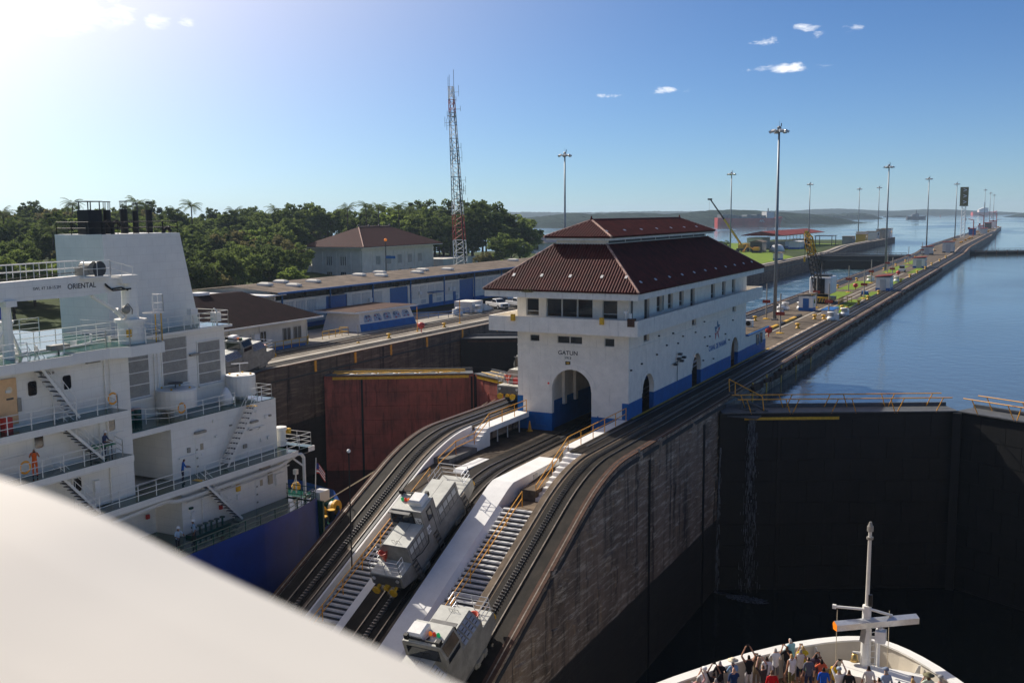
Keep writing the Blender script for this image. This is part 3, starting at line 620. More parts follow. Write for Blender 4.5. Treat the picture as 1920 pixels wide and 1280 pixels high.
sloped(-30.4, -28.02, zsR, [y for y in YI if y <= 58.4]+[58.5], -.12, 1.6).build('stair_channel', 'riser', es)
flight(es, -30.38, -28.05, 44.6, 58.4, zsR, .40)
B().bx(-30.4, -28.02, 58.5, 60.8, -4.4, -2.32).build('landing', 'innerbed', es)
for i in range(10): B().bx(-29.3, -28.02, 60.8+i*.55, 61.36+i*.55, -4.0, -2.32+.227*(i+1)).build('step', 'ramp', es)
B().bx(-30.4, -29.3, 60.8, 67.4, -4.0, -1.6).build('landing_infill', 'innerbed', es)
B().bx(-30.2, -29.3, 67.45, 78.5, -1.6, -.03).build('walkway_slab', 'ramp', es)
b = B(); pair_rail(b, [(-29.35, 78.2, 0), (-29.35, 66.4, -.05), (-29.35, 61.0, -2.3)]).build('handrail', 'orange', es)
b = B(); pair_rail(b, [(-29.5, 59.2, -2.3), (-29.5, 45, zsR(45))]).build('handrail', 'orange', es)
rw = thing('ramp', 'broad white painted concrete ramp climbing toward the house arch', 'ramp', (-31.5, 55, -4))
sloped(-32.4, -30.8, zrR, [y for y in YI if y <= 68], 0, 3.2).build('ramp_slab', 'ramp', rw)
vs = []; fs = []
for i, y in enumerate([q for q in YI if q <= 58.5]):
    vs += [(-30.81, y, zrR(y)-.01), (-30.4, y, zrR(y)-.32)]
    if i: k = 2*i; fs += [(k-2, k, k+1, k-1)]
B().add(vs, fs).build('ramp_chamfer', 'ramp', rw)
B().bx(-32.25, -30.85, 40.6, 44, zrR(44)-2, zrR(44)+.3).build('ramp_foot_box', 'ramp', rw)
B().bx(-30.83, -30.76, 63.6, 64.3, -1.95, -1.3).build('vent_hatch', 'grille', rw)
ls = thing('staircase', 'narrow steps with orange handrail beyond the locomotive numbered 173', 'stairs', (-38.6, 60, -3))
sloped(-39.55, -37.4, zsL, [y for y in YI if y <= 64.3]+[64.5], -.12, 1.6).build('stair_channel', 'riser', ls)
flight(ls, -39.5, -37.45, 44.6, 64.4, zsL, .40)
B().bx(-39.55, -38.2, 64.5, 68.8, -3.0, -1.15).build('landing', 'riser', ls)
for i in range(5): B().bx(-39.55, -38.4, 68.8+i*.5, 69.32+i*.5, -2.4, -1.15+.22*(i+1)).build('step', 'ramp', ls)
B().bx(-39.55, -38.4, 71.3, 78.5, -.45, -.02).build('walkway_slab', 'ramp', ls)
for y in (73, 74.8, 77): B().cy((-38.6, y, -1.6), (-38.6, y, -.4), .06).build('walkway_post', 'frame', ls)
for i in range(9): B().bx(-38.2, -36.4, 64.6+i*.5, 65.12+i*.5, -2.3, -1.62-.0+.0*i).build('low_step', 'step', ls)
b = B(); pair_rail(b, [(-38.5, 78.2, 0), (-38.5, 71.4, 0), (-38.5, 68.9, -1.1), (-38.5, 66, -1.15), (-38.5, 63.4, zsL(63.4)+.2)]).build('handrail', 'orange', ls)
pair_rail(B(), [(-38.6, 62.4, zsL(62.4)+.1), (-38.6, 45, zsL(45)+.1)]).build('handrail', 'orange', ls)
lp = thing('parapet', 'long white sloping parapet along the outer track of the incline', 'parapet', (-39.7, 58, -3))
sloped(-39.72, -39.58, zL, [y for y in YI if y <= 68]+[69, 70.5], .12, 2.4).build('parapet_wall', 'ramp', lp)
rl = thing('ramp', 'narrow white ramp partly hidden behind the locomotive numbered 173', 'ramp', (-36.7, 55, -4))
sloped(-37.2, -36.3, lambda y: zM(y)-.5 if y < 63.4 else -1.52, [y for y in YI if y <= 67.6], 0, 3.2).build('ramp_slab', 'ramp', rl)
# slim lamp standard on the incline, cones
lm = thing('lamp_standard', 'slim dark lamp standard with small white globe on the incline', 'lamp', (-39.3, 53.5, -6))
B().cy((-39.3, 53.5, -6.3), (-39.3, 53.5, 1.6), .05, .035).build('pole', 'black', lm); B().sph((-39.3, 53.5, 1.72), .13).build('globe', 'plastic', lm, True)

# ---------------------------------------------------------------- control house
CX = -34.45
ch = thing('control_house', 'white and blue control house with red tiled roof astride the centre wall', 'building', (CX, 98, 0))
FX0, FX1, FY0, FY1 = -39.5, -29.3, 78.6, 117.0
def arch(u0, u1, zb, zt, n=12):
    r = (u1-u0)/2; c = (u0+u1)/2; zs = zt-r
    return [(u0, zb)]+[(c-r*cos(pi*i/n), zs+r*sin(pi*i/n)) for i in range(n+1)]+[(u1, zb)]
def rect(u0, u1, v0, v1): return [(u0, v0), (u1, v0), (u1, v1), (u0, v1)]
def win(par, fn, u0, u1, v0, v1, dep=.16, mull=0, transom=None, name='window', glass='glass', fw=.05):
    """a pane set back in its opening, with a frame"""
    g = B().poly(rect(u0, u1, v0, v1), [], .02, lambda u, v, d: fn(u, v, dep+d)).build(name, glass, par)
    holes = []; us = [u0+(u1-u0)*i/(mull+1) for i in range(mull+2)]
    for a, c in zip(us[:-1], us[1:]):
        if transom: holes += [rect(a+fw, c-fw, v0+fw, transom-fw/2), rect(a+fw, c-fw, transom+fw/2, v1-fw)]
        else: holes.append(rect(a+fw, c-fw, v0+fw, v1-fw))
    B().poly(rect(u0, u1, v0, v1), holes, .06, lambda u, v, d: fn(u, v, dep-.07+d)).build('frame', 'frame', g)
    return g
ff = lambda u, v, d: (u, FY0+d, v)
fr = lambda u, v, d: (FX1-d, u, v)
# front wall
A0, A1 = -36.25, -32.6
fw_ = [(-38.32, 6.15, 6.72, -37.42), (-35.75, 6.08, 6.72, -33.45), (-31.45, 6.0, 6.7, -30.55)]
up = [(-38.65, 8.35, 9.85, -37.45, 0, 8.75), (-36.75, 8.3, 9.9, -32.5, 2, None), (-31.65, 8.3, 9.85, -30.3, 0, 8.72)]
zb = .0
out = [(FX0, zb), (A0, zb)]+arch(A0, A1, zb, 3.9)[1:-1]+[(A1, zb), (FX1, zb), (FX1, 10.5), (FX0, 10.5)]
B().poly(out, [rect(a, c, v0, v1) for a, v0, v1, c in fw_]+[rect(a, c, v0, v1) for a, v0, v1, c, _, _ in up], .4, ff).build('front_wall', 'white', ch)
for u0, u1 in ((FX0-.03, A0), (A1, FX1+.03)): B().bx(u0, u1, FY0-.02, FY0+.42, -1.7, zb).build('blue_plinth', 'blue', ch)
for u0, u1 in ((FX0-.03, FX0+.5), (FX1-.55, FX1+.03)): B().bx(u0, u1, FY0-.025, FY0+.43, zb, 1.35).build('blue_corner', 'blue', ch)
for a, v0, v1, c in fw_: win(ch, ff, a, c, v0, v1, mull=1 if c-a > 2 else 0)
for a, v0, v1, c, ml, tr in up: win(ch, ff, a, c, v0, v1, mull=ml, transom=tr, fw=.07, dep=.18)
# raised archivolt round the great arch
n = 20
for nm, (a0, a1, zt), fn in (('archivolt', (A0, A1, 3.9), ff),):
    r0 = (a1-a0)/2; c = (a0+a1)/2; zs = zt-r0
    o1 = [(c-(r0+.42)*cos(pi*i/n), zs+(r0+.42)*sin(pi*i/n)) for i in range(n+1)]; i1 = [(c-r0*cos(pi*i/n), zs+r0*sin(pi*i/n)) for i in range(n+1)]
    B().poly(o1+i1[::-1], [], .05, lambda u, v, d: fn(u, v, d-.06)).build(nm, 'white', ch)
B().poly(rect(FX0, FX1, 5.72, 5.86), [], .06, lambda u, v, d: ff(u, v, d-.06)).build('string_course', 'white', ch)
B().bx(FX1, FX1+.06, FY0, FY1, 5.72, 5.86).build('string_course', 'white', ch)
# side wall (east)
arches = [(81.9, 84.9), (96.2, 99.2), (110.6, 113.6)]
out = [(FY0+.4, 1.35)]
for a, c in arches: out += arch(a, c, 1.35, 3.2)
out += [(FY1, 1.35), (FY1, 10.5), (FY0+.4, 10.5)]
def ypx(u, v=570):
    return None
SW = [(82.3, 83.6, 7.5, 9.9), (85.5, 86.9, 8.3, 9.9), (88.6, 90.0, 8.3, 9.9), (91.9, 93.3, 8.3, 9.9), (95.4, 96.8, 7.9, 9.9), (102.4, 103.9, 8.2, 9.9), (106.6, 108.0, 8.2, 9.9), (110.6, 112.0, 8.2, 9.9)]
SL = [(82.2, 83.6, 6.05, 6.75), (96.0, 97.4, 6.05, 6.75), (111, 112.4, 6.05, 6.75)]
B().poly(out, [rect(*s) for s in SW+SL], .4, fr).build('side_wall', 'white', ch)
lim = [FY0]+[q for a in arches for q in a]+[FY1]
for a, c in zip(lim[0::2], lim[1::2]): B().bx(FX1-.4, FX1+.02, a if a > FY0 else FY0+.42, c, -1.7, 1.35).build('blue_plinth', 'blue', ch)
for a, c, v0, v1 in SW+SL: win(ch, fr, a, c, v0, v1, dep=.25, transom=(v0+.45) if v1-v0 > 1 else None)
for a, c in arches:
    r0 = (c-a)/2; cc = (a+c)/2; zs = 3.2-r0
    o1 = [(cc-(r0+.3)*cos(pi*i/14), zs+(r0+.3)*sin(pi*i/14)) for i in range(15)]; i1 = [(cc-r0*cos(pi*i/14), zs+r0*sin(pi*i/14)) for i in range(15)]
    B().poly(o1+i1[::-1], [], .04, lambda u, v, d: fr(u, v, d-.05)).build('archivolt', 'white', ch)
B().bx(FX1-1.3, FX1-1.2, 81.9, 84.9, 0, 3.3).build('door_recess', 'white', ch)
d = B().bx(FX1-1.2, FX1-1.12, 82.1, 83.6, 0, 2.2).build('door', 'door', ch); B().bx(FX1-1.12, FX1-1.06, 83.3, 83.4, 1.0, 1.15).build('handle', 'black', d)
# other walls and tunnel lining
B().bx(FX0, FX0+.4, FY0+.4, FY1, 1.35, 10.5).build('west_wall', 'white', ch); B().bx(FX0-.02, FX0+.4, FY0+.42, FY1, -1.7, 1.35).build('blue_plinth', 'blue', ch)
B().poly([(FX0+.4, -.2), (A0, -.2)]+arch(A0, A1, -.2, 4.2)[1:-1]+[(A1, -.2), (FX1-.4, -.2), (FX1-.4, 10.5), (FX0+.4, 10.5)], [], .4, lambda u, v, d: (u, FY1-.4+d, v)).build('back_wall', 'white', ch)
B().bx(-37.0, -36.6, FY0+.4, 114, .9, 5).build('tunnel_wall', 'white', ch); B().bx(-37.02, -36.58, FY0+.42, 114, -1.7, .9).build('tunnel_plinth', 'blue', ch)
for y in (81.5, 84, 92, 100): B().bx(-36.6, -36.35, y, y+.5, .3, 5).build('pilaster', 'white', ch)
B().bx(FX0+.4, FX1-.4, FY0+.4, FY1-.4, 5, 5.25).build('floor_slab', 'white', ch)
# balcony
BX0, BX1, BY0, BY1 = -41.35, -27.9, 76.8, 118.9
B().poly(rect(BX0+.2, BX1-.2, BY0+.2, BY1-.2), [rect(FX0, FX1, FY0, FY1)], .22, lambda u, v, d: (u, v, 7.2+d)).build('balcony_floor', 'white2', ch)
for nm, x0, x1, y0, y1 in (('f', BX0, BX1, BY0, BY0+.22), ('r', BX1-.22, BX1, BY0+.22, BY1-.22), ('l', BX0, BX0+.22, BY0+.22, BY1-.22), ('b', BX0, BX1, BY1-.22, BY1)):
    B().bx(x0, x1, y0, y1, 7.14, 8.42).build('balcony_parapet', 'white2' if nm == 'r' else 'white', ch)
# eaves, main roof, clerestory
EX0, EX1, EY0, EY1, EZ = -41.5, -27.55, 76.1, 118.4, 10.72
TX0, TX1, TY0, TY1, TZ = -36.85, -32.05, 80.6, 110.2, 14.35
B().poly(rect(EX0+.35, EX1-.35, EY0+.35, EY1-.35), [], .2, lambda u, v, d: (u, v, 10.3+d)).build('soffit', 'white2', ch)
for nm, x0, x1, y0, y1 in (('f', EX0+.1, EX1-.1, EY0+.1, EY0+.4), ('r', EX1-.4, EX1-.1, EY0+.4, EY1-.4), ('l', EX0+.1, EX0+.4, EY0+.4, EY1-.4), ('b', EX0+.1, EX1-.1, EY1-.4, EY1-.1)):
    B().bx(x0, x1, y0, y1, 10.1, 10.64).build('fascia', 'white2', ch)
def tiles(par, e0, e1, t0, t1, pitch=.25, amp=.085, mt='tile'):
    """barrel tile ribs on one roof slope; eave e0->e1, top edge t0->t1"""
    e0, e1, t0, t1 = map(Vector, (e0, e1, t0, t1)); u = (e1-e0).normalized(); L = (e1-e0).length
    a = (t0-e0).dot(u); c = (e1-t1).dot(u); up_ = (t0-e0)-u*a; nrm = u.cross(up_).normalized()
    if nrm.z < 0: nrm = -nrm
    nr = int(L/pitch); k = 6; vs = []; fs = []; n = nr*k
    for i in range(n+1):
        s = L*i/n; f = min(1, s/a if a > 1e-6 else 1, (L-s)/c if c > 1e-6 else 1); f = max(0, f)
        o = amp*abs(sin(pi*i/k))**.7
        p = e0+u*s
        vs += [tuple(p-nrm*.06), tuple(p+nrm*o), tuple(p+up_*f+nrm*o)]
        if i: q = 3*i; fs += [(q-3, q, q+1, q-2), (q-2, q+1, q+2, q-1)]
    return stuff(B().add(vs, fs).build('roof_tiles', mt, par))
def hip(par, ex, tx, name='hip_cap', r=.11): return B().cy(ex, tx, r, r, 8).build(name, 'ridge', par)
def hiproof(par, ex, ey, ez, tx, ty, tz, pitch=.25, amp=.085, mt='tile', caps=True):
    E = [(ex[0], ey[0], ez), (ex[1], ey[0], ez), (ex[1], ey[1], ez), (ex[0], ey[1], ez)]; T = [(tx[0], ty[0], tz), (tx[1], ty[0], tz), (tx[1], ty[1], tz), (tx[0], ty[1], tz)]
    for i in range(4): tiles(par, E[i], E[(i+1) % 4], T[i], T[(i+1) % 4], pitch, amp, mt)
    B().loft([[(p[0], p[1], p[2]-.1) for p in E], [(p[0], p[1], p[2]-.1) for p in T]]).build('roof_deck', mt, par)
    if caps:
        for e, t in zip(E, T): hip(par, e, (t[0], t[1], t[2]+.02))
rf = B().poly(rect(TX0, TX1, TY0, TY1), [], .1, lambda u, v, d: (u, v, TZ-.1+d)).build('roof', 'tile', ch)
hiproof(rf, (EX0, EX1), (EY0, EY1), EZ, (TX0, TX1), (TY0, TY1), TZ)
clr = B().bx(TX0+.12, TX1-.12, TY0+.12, TY1-.12, TZ-.1, 14.98).build('clerestory', 'white', ch)
nv = 7; Lc = (TY1-TY0-1.2)/nv
for i in range(nv): B().bx(TX1-.12, TX1-.10, TY0+.7+i*Lc, TY0+.5+(i+1)*Lc, TZ+.12, 14.86).build('louvre_shade_panel', 'black', clr)  # solid black plates paint the shade behind the louvres
CXE = (-37.55, -31.35); CYE = (79.85, 110.9)
B().poly(rect(CXE[0]+.15, CXE[1]-.15, CYE[0]+.15, CYE[1]-.15), [], .28, lambda u, v, d: (u, v, 14.72+d)).build('clerestory_eave', 'white2', clr)
hiproof(clr, CXE, CYE, 15.02, (CX-.06, CX+.06), (83.0, 107.8), 16.35)
B().cy((CX, 83, 16.42), (CX, 107.8, 16.42), .1).build('ridge_cap', 'tile', clr)
for y in (83, 107.8): B().cy((CX, y, 16.4), (CX, y, 16.75), .13, .05).build('finial', 'tile', clr)
clip = B().cb((0, 0, 0), (.22, .34, .05)).mesh('snow_clip'); clip.materials.append(MT['silver'])
pr = math.atan2(TZ-EZ, TX1-EX1)
for i in range(11): share('roof_clip', clip, ch, (EX1-.75, 78.6+i*3.65, EZ+.72), (0, .66, 0))
for i in range(7): share('roof_clip', clip, ch, (CXE[1]-.9, 81+i*4.3, 15.5), (0, .45, 0))
for x in (-39.2, -36.6, -34, -31.2, -29.1): share('roof_clip', clip, ch, (x, EY0+1.3, EZ+1.16), (.66, 0, 0))
# tuft growing out of the gutter
rg = random.Random(3); b = B()
for i in range(160):
    a = rg.random()*2*pi; L = rg.uniform(.15, .55); p = Vector((-37.3+rg.gauss(0, .22), 76.15+rg.gauss(0, .1), 10.55)); q = p+Vector((cos(a)*.35*L, sin(a)*.3*L-.05, L*rg.uniform(.2, 1)))
    b.add([p, p+Vector((.05, 0, 0)), q], [(0, 1, 2)])
o = stuff(b.build('gutter_grass', mat('dry_grass', (.23, .19, .08), .9, .3, 6))); o['label'] = 'dry grass tuft sprouting from the tiled roof gutter'; o['category'] = 'grass'
# lettering, star emblem, plates, fittings
text('gatun_lettering', 'GATUN', .50, (-34.75, FY0-.01, 5.28), (pi/2, 0, 0), 'black', ch, .006, bold=.004, sx=1.05)
text('year_lettering', '1913', .30, (-34.75, FY0-.01, 4.86), (pi/2, 0, 0), 'black', ch, .006, bold=.004, sx=1.05)
B().bx(-34.98, -34.52, FY0-.03, FY0-.005, 4.28, 4.58).build('number_plate', 'black', ch)
text('plate_number', '44', .30, (-34.75, FY0-.035, 4.43), (pi/2, 0, 0), 'yellow', ch, .004, bold=.006)
text('canal_lettering', 'CANAL DE PANAMÁ', .74, (FX1+.01, 105.3, 3.05), (pi/2, 0, pi/2), 'logonavy' if 'logonavy' in MT else 'bluedark', ch, .006, bold=.03, sx=.98)
MT['logoblue'] = mat('emblem_blue', (.02, .10, .22), .5, .1, 2); MT['logored'] = mat('emblem_red', (.42, .03, .05), .5, .1, 2)
# five-armed star emblem: separate blades, blue above and red below
def blade(pts, mt): B().poly(pts, [], .01, lambda u, v, d: (FX1+.012-d, 105.1+u, 4.72+v)).build('star_emblem_blade', mt, ch)
S = 1.25
def sp(pts): return [(x*S*1.05, y*S*.95) for x, y in pts]
blade(sp([(0.0, 1.0), (.22, .45), (.75, .42), (.40, .20), (-.06, .24), (-.18, .62)]), 'logoblue')
blade(sp([(-.85, .36), (-.22, .36), (-.10, .18), (-.42, .06), (-.20, -.02), (-.52, -.18), (-.62, -.02)]), 'logoblue')
blade(sp([(.75, .22), (.62, .02), (.34, -.22), (.30, .02), (.10, .10)]), 'logored')
blade(sp([(-.80, -.22), (-.16, -.16), (-.30, -.34), (-.55, -.82), (-.66, -.60), (-.60, -.36)]), 'logored')
blade(sp([(-.10, -.12), (.18, -.02), (.30, -.34), (.52, -.86), (.18, -.56), (.02, -.38)]), 'logored')
rg = random.Random(12)
pl = B().bx(0, .16, -.07, .07, -.06, .06).mesh('wall_fixture'); pl.materials.append(MT['black'])
for y, z in ((79.0, 4.1), (81.6, 4.3), (85.5, 4.6), (88.2, 5.1), (91.5, 4.9), (93, 5.4), (97, 5.35), (100.2, 4.5), (102, 4.4), (101.2, 3.5), (99.8, 2.2), (103.5, 1.9), (108, 4.0), (109.5, 3.2), (111, 5.2), (86, 6.2), (90, 6.0), (100, 6.1)): share('wall_fixture', pl, ch, (FX1, y, z))
b = B().cy((FX1+.1, 91.3, 1.35), (FX1+.1, 91.3, 3.2), .03).cy((FX1+.12, 90.2, 3.1), (FX1+.12, 92.6, 3.4), .03)
for y, z in ((90.2, 3.1), (91.2, 3.5), (92, 3.2), (92.7, 3.45), (91.5, 3.9)): b.cb((FX1+.3, y, z), (.35, .35, .2))
b.build('floodlight_bracket', 'tarred', ch)
b = B(); b.cy((FX1+.12, 79.0, 7.5), (FX1+.12, 79.0, 10.2), .07).cy((FX1+.12, 86.9, 8.4), (FX1+.12, 86.9, 10.2), .05); b.build('downpipe', 'tarred', ch)
b = B()
for x in (-38.95, -30.9): b.bx(x-.16, x+.16, BY0-.28, BY0-.005, 8.05, 8.62)
b.build('yellow_box_light', 'yellow', ch)
B().bx(-28.75, -28.15, BY0-.06, BY0+.4, 7.95, 8.6).build('camera_box', 'rust', ch)
B().cy((-29, 77.1, 8.4), (-29, 77.1, 9.1), .04).cb((-29, 77, 9.1), (.2, .3, .2)).cb((-28.6, 77.1, 8.8), (.15, .25, .4)).build('camera_fitting', 'plastic', ch)
B().sph((-36.55, FY0-.06, 2.6), .09).build('red_lamp', 'beaconr', ch)
b = B().tube([(-37.8, FY0-.06, -.2), (-37.8, FY0-.06, -1.1), (-36.8, FY0-.06, -1.1)], .05).tube([(-38.6, FY0-.06, -.1), (-38.6, FY0-.06, -1.5)], .05); b.build('blue_pipe', 'blue', ch)
B().tube([(-32.0, FY0-.06, .1), (-31.8, FY0-.06, -1.4)], .05).build('blue_pipe', 'blue', ch)
# annex behind
an = B().bx(-33.2, FX1-.05, FY1+.02, 127.0, 1.36, 2.75).build('annex', 'white', ch)
B().bx(-33.25, FX1, FY1+.02, 127.05, -.05, 1.36).build('annex_plinth', 'blue', an)
B().bx(-33.5, FX1+.35, FY1+.02, 127.4, 2.75, 2.93).build('annex_roof', 'bluedark', an); B().bx(-33.3, FX1+.15, FY1+.1, 127.2, 2.93, 2.97).build('annex_roof_cover', 'paving', an)
for y in (122.3, 124.1): win(an, lambda u, v, d: (FX1+.0-d, u, v), y, y+.9, 1.1, 2.4, dep=-.03)
ac = thing('air_conditioner', 'white outdoor air conditioner unit on the annex roof', 'air conditioner', (-31, 125, 2.97))
B().bx(-31.6, -30.4, 124.6, 125.2, 2.97, 3.85).build('casing', 'plastic', ac); B().cy((-30.9, 124.58, 3.42), (-30.9, 124.5, 3.42), .3, n=14).build('fan', 'black', ac)
CONE = B().lathe([(.22, 0), (.22, .05), (.14, .05), (.03, .75)], n=12).mesh('cone', True); CONE.materials.append(MT['orange'])
for (x, y), lab in (((-37.9, 77.6), 'orange traffic cone against the blue plinth by the arch'), ((-31.0, 74.5), 'orange and white traffic cone beside the walkway slab')):
    o = bpy.data.objects.new('traffic_cone', CONE); COL.objects.link(o); o.location = (x, y, zM(y)+.03); o.scale = (1.2,)*3; tag(o, lab, 'traffic cone')
MT['walkblue'] = mat('blue_grey_louvre', (.26, .29, .36), .5, .1, 3); MT['redorange'] = mat('red_orange_plastic', (.55, .07, .03), .45, .1, 3)
# ---------------------------------------------------------------- towing locomotives
def make_mule(label, number):
    t = thing('towing_locomotive', label, 'locomotive', (0, 0, 0), 'towing locomotives')
    body = B()
    for sx in (1,):
        body.loft([[(-1.15, -5.3, .95), (1.15, -5.3, .95), (1.15, -5.3, 1.75), (-1.15, -5.3, 1.75)], [(-1.18, -3.8, .55), (1.18, -3.8, .55), (1.18, -3.8, 1.75), (-1.18, -3.8, 1.75)],
                   [(-1.18, 3.2, .55), (1.18, 3.2, .55), (1.18, 3.2, 1.75), (-1.18, 3.2, 1.75)], [(-1.15, 5.3, .95), (1.15, 5.3, .95), (1.15, 5.3, 1.75), (-1.15, 5.3, 1.75)]])
    body.build('underframe', 'mule', t, bevel=.03)
    for s in (-1, 1): B().bx(-1.0, 1.0, *( (-5.34, -5.30) if s < 0 else (5.30, 5.34)), .98, 1.7).build('end_plate', 'muledark', t)
    for y0, y1 in ((-5.25, -3.85), (3.25, 5.25)): B().bx(-1.12, 1.12, y0, y1, 1.75, 1.79).build('platform_deck', 'mulelite', t)
    for y0, y1 in ((-3.85, -1.5), (.25, 3.2)):
        h = B().loft([[(x, y, z) for x, z in ((-1.2, 1.76), (1.18, 1.76), (1.18, 3.0), (-.62, 3.0), (-1.2, 2.35))] for y in (y0, y1)]).build('hood', 'mule', t, bevel=.02)
        B().bx(-.6, 1.14, y0+.02, y1-.02, 3.0, 3.03).build('hood_roof', 'mulelite', h)
        k = 4
        for i in range(k):
            yy = y0+.2+(y1-y0-.4)*i/k; dy = (y1-y0-.4)/k-.12
            B().bx(1.18, 1.195, yy, yy+dy, 2.35, 2.75).build('vent_panel', 'mulelite', h)
            B().bx(1.18, 1.19, yy, yy+dy, 1.9, 2.2).build('access_panel', 'mule', h)
            B().add([(-1.205, yy, 2.40), (-1.205, yy+dy, 2.40), (-.66, yy+dy, 2.985), (-.66, yy, 2.985), (-1.22, yy, 2.41), (-1.22, yy+dy, 2.41), (-.675, yy+dy, 3.0), (-.675, yy, 3.0)], [(0,3,2,1),(4,5,6,7),(0,1,5,4),(1,2,6,5),(2,3,7,6),(3,0,4,7)]).build('louvre_panel', 'walkblue', h)
        for i in range(k+1):
            yy = y0+.14+(y1-y0-.4)*i/k; B().bx(1.181, 1.187, yy-.012, yy+.012, 1.8, 2.95).build('panel_seam', 'black', h)
        for zz in (1.82, 2.28, 2.82): B().bx(1.181, 1.186, y0+.05, y1-.05, zz-.01, zz+.01).build('panel_seam', 'black', h)
        B().bx(.26, .275, y0+.04, y1-.04, 3.03, 3.036).build('roof_seam', 'tarred', h)
        for i in range(k):
            yy = y0+.2+(y1-y0-.4)*i/k; dy = (y1-y0-.4)/k-.12
            for q in range(3): f_ = .25+.25*q; B().cb((-1.205+.545*f_-.022, yy+dy/2, 2.40+.585*f_+.018), (.03, dy*.7, .05)).build('louvre_slot', 'tarred', h)
        b = B()
        for x in (-.1, .25): b.tube([(x, y0+.35, 3.03), (x, y0+.35, 3.16), (x+.22, y0+.35, 3.16), (x+.22, y0+.35, 3.03)], .015, 4)
        b.build('grab_handle', 'steel', h)
    # cab
    c = B().loft([[(x, y, z) for x, z in ((-1.2, 1.76), (1.2, 1.76), (1.2, 3.95), (-1.0, 3.95), (-1.3, 3.2), (-1.2, 2.3))] for y in (-1.5, .25)]).build('cab', 'mule', t, bevel=.03)
    B().bx(-1.05, .5, -1.56, -1.49, 2.98, 3.85).build('windscreen', 'glass', c); B().bx(-.95, .95, .24, .29, 3.06, 3.75).build('windscreen', 'glass', c)
    B().bx(-1.1, .45, -1.8, -1.5, 3.86, 3.91).build('sunshade', 'muledark', c)
    B().poly([(-1.1+.1*cos(a), 0) for a in ()] or [(-.85, 2.95), (-.4, 2.95), (-.4, 3.6), (-.85, 3.6)], [], .02, lambda u, v, d: (1.2+d, u, v)).build('side_window', 'glass', c)
    B().add([(-1.215, -1.3, 2.5), (-1.215, .05, 2.5), (-1.305, .05, 3.15), (-1.305, -1.3, 3.15)], [(0, 1, 2, 3)]).build('side_window', 'glass', c); B().add([(-1.30, -1.3, 3.28), (-1.30, .05, 3.28), (-1.08, .05, 3.85), (-1.08, -1.3, 3.85)], [(0, 1, 2, 3)]).build('side_window', 'glass', c)
    B().bx(-1.02, 1.18, -1.45, .2, 3.95, 3.99).build('cab_roof', 'mulelite', c)
    B().loft([[(.05, -.95, 3.99), (1.0, -.95, 3.99), (1.0, .0, 3.99), (.05, .0, 3.99)], [(.05, -1.0, 4.3), (1.0, -1.0, 4.3), (1.0, .05, 4.3), (.05, .05, 4.3)], [(.15, -.9, 4.42), (.9, -.9, 4.42), (.9, -.05, 4.42), (.15, -.05, 4.42)]]).build('roof_air_conditioner', 'plastic', c)
    for x, k in ((-.62, 'beacong'), (-.38, 'beaconr'), (-.14, 'beacono')): B().lathe([(.09, 0), (.1, .08), (.08, .2), (.02, .25)], (x, -.55, 3.99), 8).build('beacon', k, c, True)
    B().cy((-1.0, .1, 4.12), (1.0, .12, 4.2), .06, n=6).cb((.9, .12, 4.25), (.22, .22, .3)).cb((-1.0, .1, 4.2), (.25, .3, .3)).cy((-.2, -.3, 4.05), (-.2, .1, 4.15), .05).build('spotlight_bar', 'black', c)
    B().bx(.62, 1.08, -1.515, -1.5, 2.95, 3.5).build('number_board', 'plastic', c); B().bx(1.2, 1.215, -1.35, -.95, 2.1, 2.65).build('number_board', 'plastic', c)
    B().bx(1.2, 1.21, -.3, .15, 1.8, 3.7).build('cab_door', 'mule', c)
    for u0, u1 in ((-.32, -.30), (.15, .17)): B().bx(1.2, 1.216, u0, u1, 1.78, 3.72).build('door_seam', 'black', c)
    B().poly(rect(-.93, -.32, 2.87, 3.68), [rect(-.85, -.4, 2.95, 3.6)], .03, lambda u, v, d: (1.2+d, u, v)).build('window_frame', 'black', c)
    B().poly(rect(-1.12, .57, 2.9, 3.92), [rect(-1.05, .5, 2.98, 3.85)], .03, lambda u, v, d: (u, -1.5-d, v)).build('window_frame', 'black', c)
    B().bx(-.3, -.26, -1.58, -1.5, 2.98, 3.85).build('window_post', 'black', c)
    for x in (-.85, .85): B().cy((x, -5.34, 1.5), (x, -5.40, 1.5), .12, n=12).build('headlight', 'silver', t); B().cy((x, 5.34, 1.5), (x, 5.40, 1.5), .12, n=12).build('headlight', 'silver', t)
    B().tube([(1.19, -3.7, 1.9), (1.24, -2.6, 1.66), (1.24, -1.6, 1.7), (1.2, -1.4, 2.2)], .025, 5).tube([(-1.2, 3.2, 1.9), (-1.26, 1.6, 1.62), (-1.22, .3, 1.9)], .025, 5).build('cable', 'black', t)
    B().bx(-1.19, 1.19, -3.7, 3.1, .50, .62).build('skirt', 'muledark', t)
    if number:
        text('cab_number', number, .30, (.85, -1.52, 3.12), (pi/2, 0, 0), 'black', c, .004, bold=.006); text('side_number', number, .26, (1.222, -1.15, 2.3), (pi/2, 0, pi/2), 'black', c, .004, bold=.006)
        for (x, y, z, rz) in ((.85, -1.52, 3.36, 0), (1.222, -1.15, 2.52, pi/2)): text('small_emblem', '*', .3, (x, y, z-.08), (pi/2, 0, rz), 'black', c, .003)
